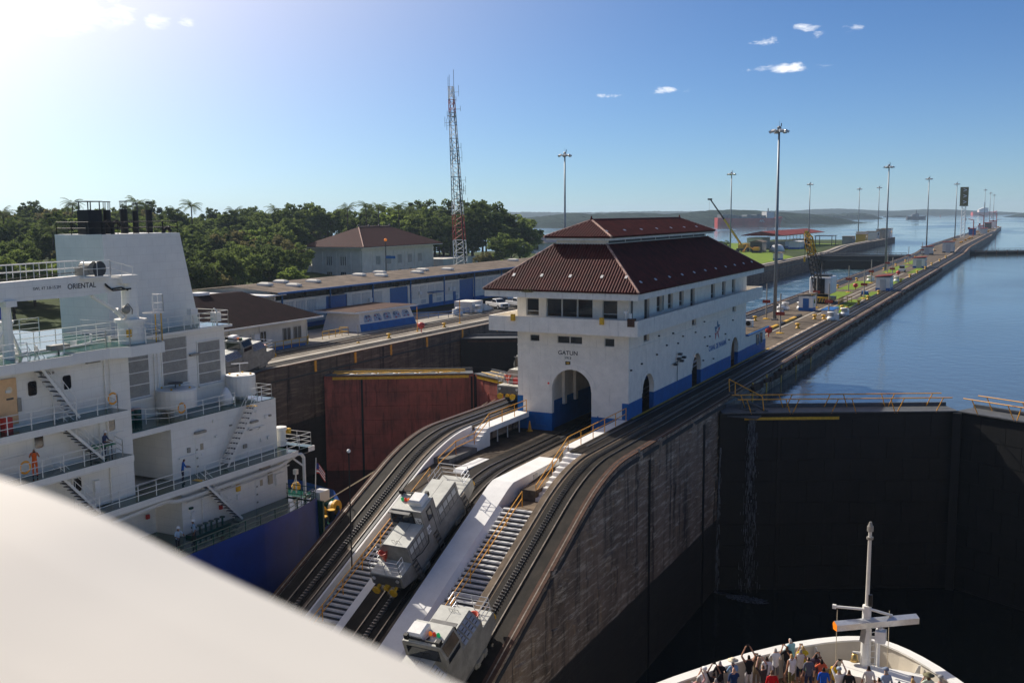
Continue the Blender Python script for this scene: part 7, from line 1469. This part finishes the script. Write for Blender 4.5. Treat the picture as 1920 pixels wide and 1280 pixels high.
# pale rail beside the camera
EC = [Vector(p) for p in ((-.675, .3192, 16.8891), (-.5904, .3592, 16.8673), (-.534, .3859, 16.8522), (-.4771, .4116, 16.8291), (-.4085, .4414, 16.7919), (-.2828, .4965, 16.7282), (-.1343, .5617, 16.6531))]
def crom(P, n=10):
    out = []
    P = [P[0]*2-P[1]]+P+[P[-1]*2-P[-2]]
    for i in range(1, len(P)-2):
        for k in range(n):
            t = k/n; out.append(.5*((2*P[i])+(P[i+1]-P[i-1])*t+(2*P[i-1]-5*P[i]+4*P[i+1]-P[i+2])*t*t+(3*P[i]-P[i-1]-3*P[i+1]+P[i+2])*t**3))
    return out+[P[-2]]
E0 = crom(EC); E0 = E0+[E0[-1]+(E0[-1]-E0[-5])*k for k in (1, 3, 6)]
pv_ = Vector((.4, -.91, 0)).normalized(); rings = []
for p in E0:
    p = Vector(p); rings.append([p+pv_*s+Vector((0, 0, z)) for s, z in ((.36, .05), (.30, .05), (.22, .04), (.12, .024), (.04, .008), (.012, .002), (0, -.008), (-.006, -.03), (0, -.06), (.03, -.09), (.3, -.2), (.36, -.18))])
B().loft(rings).build('near_cap_rail', 'railcream', cs_)
b = B().cy((-.5, .36, 16.75), (-.5, .3, 15.3), .05).cy((0.0, .52, 16.5), (0.0, .46, 15.3), .05); b.build('rail_stanchion', 'ship', cs_); B().bx(-9, 6, -.9, .8, 15.1, 15.3).build('promenade_deck', 'teak', cs_)
# passengers on the bow
W, K, G = (.75, .75, .73), (.015, .015, .018), (.12, .12, .13)
HG, HB, HD, HW, HBL = (.30, .28, .26), (.10, .055, .03), (.015, .012, .01), (.62, .58, .5), (.45, .3, .12)
PEO = [(-11.22, 38.23, 'phone', (.62, .36, .34), G, HG, 0, None, None, 'passenger in faded pink shirt lifting a phone at the bulwark end'),
 (-11.15, 38.94, 'camera', W, G, HW, 0, 'cap', (.8, .8, .78), 'passenger in white cap and white shirt filming over the bulwark'),
 (-10.77, 38.99, 'up', K, K, HD, 2, None, None, 'dark haired passenger in black holding a phone overhead'),
 (-10.75, 39.85, 'rail', K, G, HG, 4, None, None, 'big grey haired man in black tee leaning at the bulwark'),
 (-10.5, 38.3, 'stand', (.55, .5, .45), G, HG, 0, None, None, 'grey haired passenger with beige shirt low behind the phone holders'),
 (-10.3, 40.35, 'rail', (.22, .38, .58), (.3, .25, .18), HG, 0, 'brim', (.72, .62, .45), 'passenger in wide straw hat and light blue shirt'),
 (-10.11, 39.63, 'onecam', (.015, .04, .12), G, (.5, .3, .2), 4, None, None, 'bald man in navy tee looking at his phone'),
 (-9.83, 40.95, 'up', K, W, HD, 1, None, None, 'woman with long black hair, black top and white shorts, arms raised'),
 (-9.61, 41.35, 'camera', (.28, .22, .13), (.25, .2, .14), HD, 1, None, None, 'passenger in khaki shirt aiming a camera'),
 (-9.12, 40.45, 'up', (.05, .045, .045), G, HB, 4, None, None, 'brown haired passenger in charcoal tee reaching a phone up'),
 (-9.17, 41.33, 'stand', W, G, HD, 2, None, None, 'black haired passenger in plain white tee facing the gate'),
 (-8.63, 39.92, 'stand', (.45, .01, .015), G, HB, 0, None, None, 'passenger in crimson tee with printed back'),
 (-9.01, 42.29, 'rail', W, (.2, .2, .2), HG, 0, None, None, 'tall grey haired man in white tee and grey shorts'),
 (-8.62, 42.7, 'camera', K, G, HB, 0, None, None, 'passenger in black shirt squeezed behind the grey haired man'),
 (-8.55, 43.4, 'rail', (.28, .58, .66), (.3, .3, .32), HW, 0, None, None, 'white haired passenger in turquoise tee leaning out'),
 (-8.03, 43.13, 'camera', (.60, .45, .03), (.1, .3, .1), HBL, 0, None, None, 'blonde passenger in yellow and green tie dye tee'),
 (-8.23, 41.84, 'onecam', W, (.14, .13, .06), HBL, 1, None, None, 'woman in white tank top and olive shorts'),
 (-8.02, 42.53, 'hip', (.7, .68, .62), (.02, .025, .05), HG, 1, None, None, 'tanned man in white sleeveless vest and navy shorts'),
 (-7.56, 41.94, 'stand', (.11, .12, .15), (.03, .04, .09), HD, 4, None, None, 'passenger in slate grey tee and blue shorts'),
 (-7.35, 42.35, 'camera', (.06, .045, .07), G, HD, 1, None, None, 'passenger in dark plum shirt shooting toward the gate'),
 (-7.07, 42.12, 'camera', (.65, .13, .06), G, HD, 2, None, None, 'passenger in coral red tee with a camera'),
 (-6.85, 41.35, 'stand', (.01, .09, .5), G, HD, 2, None, None, 'passenger in royal blue tee with pale bag strap'),
 (-6.5, 42.05, 'stand', (.72, .45, .01), G, HD, 2, None, None, 'passenger in golden yellow tee near the winch cover'),
 (-6.26, 41.4, 'up', W, G, HG, 4, 'cap', (.35, .42, .5), 'passenger in grey cap and white tee with both arms up'),
 (-5.85, 41.35, 'stand', K, K, HB, 0, None, None, 'brown haired passenger in black beside the mast foot'),
 (-4.51, 42.0, 'stand', (.35, .45, .6), G, HG, 0, 'cap', (.18, .22, .3), 'passenger in slate cap and pale blue shirt past the mast'),
 (-4.67, 41.2, 'stand', (.25, .26, .28), G, HD, 4, None, None, 'dark haired passenger in grey tee just past the mast'),
 (-3.95, 41.4, 'stand', K, G, HD, 2, None, None, 'passenger in black with dark hair near the far bulwark'),
 (-3.48, 41.75, 'onecam', (.55, .45, .25), G, HBL, 0, None, None, 'blonde passenger in straw coloured shirt near the far bulwark'),
 (-2.95, 42.5, 'camera', (.55, .65, .55), G, HB, 0, 'brim', (.16, .15, .09), 'passenger in dark olive sun hat and pale mint shirt'),
 (-2.5, 42.1, 'rail', (.5, .5, .5), G, HG, 0, 'cap', (.3, .3, .3), 'passenger in grey cap at the far bulwark'),
 (-5.2, 42.15, 'stand', (.7, .68, .65), G, HD, 2, None, None, 'passenger in white partly hidden by the bow mast')]
rg = random.Random(31)
for i, (x, y, po, shc, pc, hc, sk, hat, hcol, lab) in enumerate(PEO):
    yaw = rg.uniform(.15, .95) if x < -8 else rg.uniform(-.2, .6)
    s = 1+rg.uniform(-.04, .05)
    person(lab, (x, y, DK), yaw, po, shc, pc, hc, sk, sleeve=('tank' not in lab and 'sleeveless' not in lab and 'black top' not in lab), hat=hat, hatcol=hcol, group='passengers on the bow', scale=s)
# ---------------------------------------------------------------- trees
rs = np.random.RandomState(11)
def crown_mesh(name, rx, rz, nclump, nleaf, leaf, mt, seed, flat=1.0, zc=0):
    r = np.random.RandomState(seed); vs = []; 
    lobes = [(r.uniform(-.45, .45)*rx, r.uniform(-.45, .45)*rx, r.uniform(-.25, .5)*rz, r.uniform(.5, .75)) for _ in range(6)]
    V = np.zeros((nclump*nleaf*4, 3)); k = 0
    for c in range(nclump):
        lx, ly, lz, ls = lobes[c % 6]; d = r.normal(size=3); d /= np.linalg.norm(d); d[2] = d[2] if d[2] > -.35 else -d[2]*.4
        rad = r.uniform(.72, 1.03)
        ce = np.array([lx+d[0]*rx*ls*rad, ly+d[1]*rx*ls*rad, lz+d[2]*rz*ls*rad*flat]); cr = r.uniform(.10, .19)*rx
        n = nleaf; p = r.normal(size=(n, 3)); p /= np.linalg.norm(p, axis=1)[:, None]; p *= (r.rand(n, 1)**.5)*cr; p[:, 2] *= .62; p += ce
        a = r.normal(size=(n, 3)); a[:, 2] *= .55; a /= np.linalg.norm(a, axis=1)[:, None]
        b_ = np.cross(a, r.normal(size=(n, 3))); b_ /= np.linalg.norm(b_, axis=1)[:, None]; s = leaf*r.uniform(.55, 1.25, (n, 1)); a = a*s; b_ = b_*s*.6
        for q, (i, j) in enumerate(((-1, 0), (0, -1), (1, 0), (0, 1))): V[k+q:k+4*n:4] = p+a*i+b_*j
        k += 4*n
    nf = len(V)//4; me = bpy.data.meshes.new(name); me.vertices.add(len(V)); me.vertices.foreach_set('co', V.ravel()); me.loops.add(nf*4); me.loops.foreach_set('vertex_index', np.arange(nf*4, dtype=np.int32)); me.polygons.add(nf); me.polygons.foreach_set('loop_start', np.arange(0, nf*4, 4, dtype=np.int32)); me.polygons.foreach_set('loop_total', np.full(nf, 4, dtype=np.int32)); me.update(calc_edges=True); me.validate()
    me.materials.append(MT[mt]); return me
def trunk_mesh(name, h, r0, seed):
    r = random.Random(seed); b = B(); p = Vector((0, 0, -1)); pts = [p]
    for i in range(4): p = p+Vector((r.uniform(-.3, .3), r.uniform(-.3, .3), (h+1)/4)); pts.append(p)
    for i in range(4): b.cy(pts[i], pts[i+1], r0*(1-.16*i), r0*(1-.16*(i+1)), 7)
    for i in range(6): a = r.random()*2*pi; q = pts[2].lerp(pts[4], r.random()); b.cy(q, q+Vector((cos(a)*h*.5, sin(a)*h*.5, h*.35)), r0*.4, r0*.12, 5)
    me = b.mesh(name, True); me.materials.append(MT['bark']); return me
KINDS = []
for i, (mt_, rx, rz, lf) in enumerate((('leafa', 8.6, 8.0, .62), ('leafb', 8.0, 7.6, .60), ('leafc', 8.8, 7.4, .60), ('leafa', 7.0, 8.4, .58), ('leafd', 7.4, 7.0, .62), ('leafb', 9.6, 7.6, .64))):
    KINDS.append((crown_mesh('crown', rx, rz, 125, 66, lf*.72, mt_, 20+i), trunk_mesh('trunk', 8.5, .42, i), rx))
NAMES = ['dark green broadleaf tree', 'mid green broadleaf tree', 'olive green broadleaf tree', 'dense dark upright tree', 'bright green broadleaf tree', 'wide spreading broadleaf tree']
def tree(x, y, z, kind, s, rz, label, group, sz=1.0):
    t = thing('broadleaf_tree', label, 'tree', (x, y, z), group); c, tr, rx = KINDS[kind]
    o = bpy.data.objects.new('crown', c); COL.objects.link(o); o.parent = t; o.location = (0, 0, 7.4)
    o = bpy.data.objects.new('trunk', tr); COL.objects.link(o); o.parent = t
    t.rotation_euler = (0, 0, rz); t.scale = (s, s, s*sz); return t
def frond_mesh(seed, n=22, L=3.4):
    r = random.Random(seed); b = B()
    for i in range(n):
        a = 2*pi*i/n+r.uniform(-.2, .2); el = r.uniform(-.25, 1.1); d = Vector((cos(a), sin(a), 0)); sd_ = Vector((-sin(a), cos(a), 0)); p = Vector((0, 0, 0)); v_ = Vector((cos(el)*d.x, cos(el)*d.y, sin(el)))
        pts = []
        for k in range(7): pts.append(p.copy()); p = p+v_*(L/6); v_ = (v_+Vector((0, 0, -.26))).normalized()
        for k in range(6):
            w_ = .75*sin(pi*(k+.8)/7.2)
            for s in (-1, 1):
                for q in range(2):
                    m0 = pts[k].lerp(pts[k+1], q*.5); m1 = pts[k].lerp(pts[k+1], q*.5+.28); tip = m0.lerp(m1, .5)+sd_*s*w_+v_*.25+Vector((0, 0, -.3*w_)); b.add([m0, m1, tip], [(0, 1, 2)])
    me = b.mesh('fronds'); me.materials.append(MT['frond']); return me
PALM = [frond_mesh(i) for i in range(2)]
PT = B().cy((0, 0, -1), (.15, .1, 4), .26, .2, 8).cy((.15, .1, 4), (0, 0, 9), .2, .15, 8).mesh('trunk', True); PT.materials.append(MT['bark'])
def palm(x, y, z, h, label, group, s=1.0):
    t = thing('palm_tree', label, 'palm', (x, y, z), group); o = bpy.data.objects.new('trunk', PT); COL.objects.link(o); o.parent = t; o.scale = (1, 1, h/9)
    o = bpy.data.objects.new('fronds', PALM[int(x) % 2]); COL.objects.link(o); o.parent = t; o.location = (0, 0, h); o.scale = (s,)*3; t.rotation_euler = (0, 0, x); return t
def pol(azd, D):
    """plan point seen at azd degrees left of the lock axis, D metres along the view axis"""
    a = R(azd); k = D/cos(a-R(27)); return -sin(a)*k, cos(a)*k
SKYL = [(27, 13), (27.6, 15.5), (28.8, 18.5), (30, 19.3), (32, 18.3), (34.8, 18.6), (38.5, 19.6), (41, 18), (43.2, 17.6), (46.5, 19.8), (50.5, 20.7), (54, 19.5), (60, 18)]
def skyz(a):
    for (a0, z0), (a1, z1) in zip(SKYL[:-1], SKYL[1:]):
        if a0 <= a <= a1: return z0+(z1-z0)*(a-a0)/(a1-a0)
    return SKYL[0][1] if a < SKYL[0][0] else SKYL[-1][1]
BLK = [(-179, -150, 213, 279), (-128, -96, 112, 238), (-141, -134, 237, 245), (-123, -86, 84, 152)]
rg = random.Random(77); cnt = 0
for row, (D, dz, a0, a1, st) in enumerate(((370, .4, 28.2, 60, .95), (335, -.4, 28.4, 60, 1.05), (305, -1.4, 28.8, 60, 1.15), (275, -2.8, 29, 60, 1.3), (245, -4.2, 39.5, 60, 1.4), (215, -6.2, 40.5, 62, 1.6), (190, -8.0, 43, 62, 1.8), (168, -9.6, 46.5, 63, 2.1))):
    a = a0+row*.3
    while a < a1:
        az = a+rg.uniform(-.3, .3); dd = D+rg.uniform(-14, 14); x, y = pol(az, dd); top = skyz(az)+dz+rg.uniform(-1.6, .9); z = groundz(x, y); a += st
        if 30.8 < az < 38.9 and dd < 325: continue
        if any(q[0]-4 < x < q[1]+4 and q[2]-4 < y < q[3]+4 for q in BLK): continue
        h = max(6.5, top-z); k = rg.choices(range(6), (5, 4, 3, 3, 1.2, 3))[0]; s = h/14.0
        tree(x, y, z, k, max(s, .62), rg.random()*6.28, NAMES[k]+' in the dense wood rising behind the warehouses', 'wood behind the warehouses', s/max(s, .62) if s < .62 else 1.0); cnt += 1
for i, (x, y, k, s, lab) in enumerate(((-136, 266, 5, .82, 'big round crowned tree beside the end of the warehouse roof'), (-152, 292, 0, 1.25, 'tall dark tree close behind the radio tower'), (-168, 318, 3, 1.35, 'dark tree crowning the wood just behind the tower top'), (-150, 300, 1, 1.1, 'dark tree at the lake end of the wood'), (-118, 430, 1, .35, 'small round tree near the mobile crane'), (-142, 262, 2, .45, 'low bush at the tower foot'), (-128, 246, 4, .32, 'low shrub behind the warehouse end'))):
    tree(x, y, groundz(x, y), k, s, i*1.3, lab, None)
rg = random.Random(15)
for i in range(70):
    az = rg.uniform(28.3, 58); D = rg.uniform(320, 365) if az < 38.9 else rg.uniform(172, 330); x, y = pol(az, D); k = rg.choice((0, 1, 2, 4)); s = rg.uniform(.28, .5)
    if any(q[0]-3 < x < q[1]+3 and q[2]-3 < y < q[3]+3 for q in BLK): continue
    t = thing('shrub', 'leafy shrub in the undergrowth of the wood behind the warehouses', 'shrub', (x, y, groundz(x, y)), 'undergrowth shrubs'); o = bpy.data.objects.new('crown', KINDS[k][0]); COL.objects.link(o); o.parent = t; o.location = (0, 0, 5.0); o2 = bpy.data.objects.new('stem', KINDS[k][1]); COL.objects.link(o2); o2.parent = t; o2.scale = (1, 1, .5); t.scale = (s*1.25, s*1.25, s); t.rotation_euler = (0, 0, i)
for i, (azd, D, k, top) in enumerate(((39.2, 232, 1, 10.5), (39.7, 250, 2, 13), (40.3, 222, 0, 9.5), (40.9, 240, 3, 12), (41.6, 214, 5, 9), (42.2, 232, 1, 11), (39.4, 275, 0, 15), (40.4, 268, 5, 14.5), (41.4, 262, 2, 14), (42.8, 205, 4, 8), (39.0, 210, 4, 6.5), (43.5, 196, 2, 8), (44.4, 188, 0, 8.5), (30.4, 318, 0, 15), (31.0, 330, 5, 16.5), (29.6, 322, 1, 14), (31.8, 340, 3, 17))):
    x, y = pol(azd, D); z = groundz(x, y); s = (top-z)/14.5; tree(x, y, z, k, max(s, .5), i*2.1, NAMES[k]+' in the dense wood rising behind the warehouses', 'wood behind the warehouses', s/max(s, .5))
PL = [(44.2, 300, 20.6, 'palm standing highest on the ridge left of the hall roof'), (45.0, 320, 19.2, 'palm on the ridge beside the tallest palm'), (42.0, 310, 18.6, 'palm with drooping crown above the maroon roof'), (39.9, 330, 19.6, 'slim palm on the skyline'), (36.0, 330, 19.8, 'first of the palm cluster above the hall roof'), (35.0, 335, 20.2, 'second palm of the cluster above the hall roof'), (34.3, 328, 19.6, 'third palm of the cluster above the hall roof'), (33.2, 322, 20.0, 'lone palm near the hall roof end'), (32.6, 335, 19.4, 'palm between hall and radio tower'), (29.2, 330, 18.6, 'palm close to the radio tower'), (46.9, 250, 20.8, 'palm rising beside the funnel pipes'), (52.4, 190, 8.5, 'glossy palm low among the trees behind the ship'), (51.0, 215, 15, 'palm over the ship crane jib'), (47.2, 250, 17, 'shorter palm beside the funnel'), (50.0, 300, 21.5, 'palm over the wood behind the funnel'), (53.2, 240, 18.5, 'palm at the far edge of the wood')]
for azd, D, top, lab in PL:
    x, y = pol(azd, D); z = groundz(x, y); palm(x, y, z, top-z-.6, lab.replace('left of', 'beside'), 'palms in the wood', 1.15)
x, y = pol(26.2, 545); palm(x-6, 470, 0, 13.5, 'lone palm by the boathouse against the lake', None, 1.9)
# ---------------------------------------------------------------- far shores and islands
def hill(name, p0, p1, depth, h, seed, n=120, m=9, rough=.32):
    r = np.random.RandomState(seed); p0 = np.array(p0, float); p1 = np.array(p1, float); d = p1-p0; L = np.linalg.norm(d); d /= L; nn = np.array([-d[1], d[0]])
    base = np.interp(np.linspace(0, 1, n), np.linspace(0, 1, len(h)), h); bump = np.convolve(r.rand(n+6), np.ones(3)/3, 'same')[3:n+3]
    vs = []; fs = []
    for i in range(n):
        for j in range(m):
            v_ = j/(m-1)*2-1; hh = base[i]*(1-abs(v_)**3)*(1-rough+rough*(.5*bump[i]+.9*r.rand()))
            q = p0+d*L*i/(n-1)+nn*v_*depth/2+r.normal(size=2)*L/n*.25; vs.append((q[0], q[1], -2.2 if j in (0, m-1) else hh))
            if i and j: k = i*m+j; fs.append((k-m-1, k-m, k, k-1))
    o = struct(B().add(vs, fs).build(name, 'farhill')); return o
def at(azd, D): return pol(azd, D)
hill('hills', at(28.6, 1500), at(10.6, 1750), 260, [0, 5, 9, 14, 16.5, 15, 17, 16, 14, 15, 17, 21, 19, 17, 15, 13, 0], 1, 260)
hill('hills', at(14.5, 4300), at(.8, 4300), 500, [14, 18, 22, 20, 26, 28, 25, 20, 17, 19, 22, 21, 16, 12, 8, 0], 2, 260, rough=.15)
hill('hills', at(34, 4300), at(13, 4300), 700, [20, 24, 22, 26, 24, 20, 22, 24, 22, 24, 20], 8, 200, rough=.15)
hill('island', at(11.1, 2500), at(9.0, 2500), 90, [0, 7, 11, 10, 12, 8, 0], 3, 60)
hill('island', at(9.75, 2550), at(7.5, 2550), 110, [0, 9, 13, 12, 13, 10, 0], 4, 60)
hill('island', at(.5, 2700), at(-6, 2700), 260, [0, 22, 28, 34, 32, 38, 40, 36], 5, 90, rough=.42)
hill('island', at(7.0, 3000), at(5.9, 3000), 60, [0, 3, 4, 3, 0], 6, 30)
# ---------------------------------------------------------------- ships on the lake
def vec(p, z): return Vector((p[0], p[1], z))
a_, c_ = Vector((*pol(15.75, 1440), 0)), Vector((*pol(12.35, 1480), 0)); u_ = (c_-a_).normalized(); n_ = Vector((u_.y, -u_.x, 0)); L_ = (c_-a_).length
if n_.y > 0: n_ = -n_
st = thing('container_ship', 'big red hulled container ship lying on the lake before the hills', 'ship', tuple(a_))
def SP(s, d, z): q = a_+u_*s+n_*d; return (q.x, q.y, z)
B().loft([[SP(s, -w_, -2), SP(s, w_, -2), SP(s+o, w_, zt), SP(s+o, -w_, zt)] for s, w_, zt, o in ((0, 4, 9.2, 0), (3, 7, 9, 0), (L_*.3, 7, 8, 0), (L_*.8, 7, 8, 0), (L_*.93, 5, 9, 2), (L_-1, .5, 9.6, 4))]).build('hull', 'farred', st)
MT['fargrey'] = mat('far_grey_paint', (.16, .18, .19), .6, .3, .3); MT['farwhite'] = mat('far_white_paint', (.6, .6, .58), .6, .1, .3)
rg = random.Random(6)
for k in range(9): s0 = 6+k*L_*.075; B().add([SP(s0, -6.5, 8), SP(s0+L_*.07, -6.5, 8), SP(s0+L_*.07, 6.5, 8), SP(s0, 6.5, 8)]+[SP(s0, -6.5, (zz := 10.5+rg.uniform(0, 4))), SP(s0+L_*.07, -6.5, zz), SP(s0+L_*.07, 6.5, zz), SP(s0, 6.5, zz)], [(0,3,2,1),(4,5,6,7),(0,1,5,4),(1,2,6,5),(2,3,7,6),(3,0,4,7)]).build('container_stack', 'fargrey', st)
B().add([SP(L_*.74, -6, 8), SP(L_*.86, -6, 8), SP(L_*.86, 6, 8), SP(L_*.74, 6, 8), SP(L_*.74, -6, 17), SP(L_*.86, -6, 17), SP(L_*.86, 6, 17), SP(L_*.74, 6, 17)], [(0,3,2,1),(4,5,6,7),(0,1,5,4),(1,2,6,5),(2,3,7,6),(3,0,4,7)]).build('bridge_house', 'farwhite', st)
B().cy(SP(L_*.8, 0, 17), SP(L_*.8, 0, 22), .8).cy(SP(L_*.1, 0, 8), SP(L_*.13, 0, 17), .3).cy(SP(L_*.18, 0, 8), SP(L_*.13, 0, 17), .3).build('masts', 'fargrey', st)
text('hull_lettering', 'APL', 5.0, SP(L_*.66, 7.3, 4.2), (pi/2, 0, atan2(u_.y, u_.x)), 'farwhite', st, .02, bold=.08)
def smallship(label, azd, D, L, hullm, housem, h):
    p = Vector((*pol(azd, D), -1.9)); q = Vector((*pol(azd-.6, D), -1.9)); u = (q-p).normalized(); n = Vector((-u.y, u.x, 0)); t = thing('small_vessel', label, 'boat', tuple(p))
    def S(s, d, z): k = p+u*s+n*d; return (k.x, k.y, z)
    B().loft([[S(s, -w_, -2.1), S(s, w_, -2.1), S(s+o, w_, zt), S(s+o, -w_, zt)] for s, w_, zt, o in ((-L/2, L*.1, h*.4, 0), (0, L*.13, h*.32, 0), (L*.35, L*.1, h*.42, .5), (L/2, .3, h*.55, 1))]).build('hull', hullm, t)
    B().loft([[S(s, -L*.09, h*.3), S(s, L*.09, h*.3), S(s, L*.07, z), S(s, -L*.07, z)] for s, z in ((-L*.25, h*.7), (-.05*L, h*1.0), (.12*L, h*.95))]).build('deckhouse', housem, t); B().cy(S(0, 0, h*.9), S(0, 0, h*1.7), L*.02).build('mast', 'tarred', t)
smallship('dark tug with tall mast steaming on the far lake', 5.55, 2300, 42, 'tarred', 'fargrey', 11)
smallship('small pale vessel beside the low wooded island', 10.95, 2450, 26, 'farwhite', 'farwhite', 7)
smallship('distant pale ship low under the far hills near the arrow board', 2.35, 3700, 90, 'farred', 'farwhite', 26)
for i, (azd, D) in enumerate(((3.2, 2100), (2.0, 2600), (4.4, 3000), (-.6, 2400))):
    x, y = pol(azd, D); t = thing('channel_buoy', ['channel buoy beyond the arrow board', 'channel buoy beside the distant pale ship', 'channel buoy below the far hills', 'channel buoy off the dark island'][i], 'buoy', (x, y, -1.9)); B().cy((x, y, -2), (x, y, .6), 1.4, n=8).cy((x, y, .6), (x, y, 5), .5, .2, 6).build('float', 'signred', t)
# ---------------------------------------------------------------- haze
hz = B().bx(-6950, 6950, -400, 6950, -27.5, 62).build('haze', None); hz['kind'] = 'stuff'; hz['label'] = 'thin pale air haze over the lake'; hz['category'] = 'haze'
hm = bpy.data.materials.new('pale_haze'); hm.use_nodes = True; t = hm.node_tree; t.nodes.clear(); o = N(t, 'ShaderNodeOutputMaterial'); pvn = N(t, 'ShaderNodeVolumePrincipled')
pvn.inputs['Color'].default_value = (.62, .80, 1.0, 1); pvn.inputs['Density'].default_value = HAZE; pvn.inputs['Anisotropy'].default_value = .25
t.links.new(pvn.outputs[0], o.inputs['Volume']); hz.data.materials.append(hm)
print('TREES', cnt)
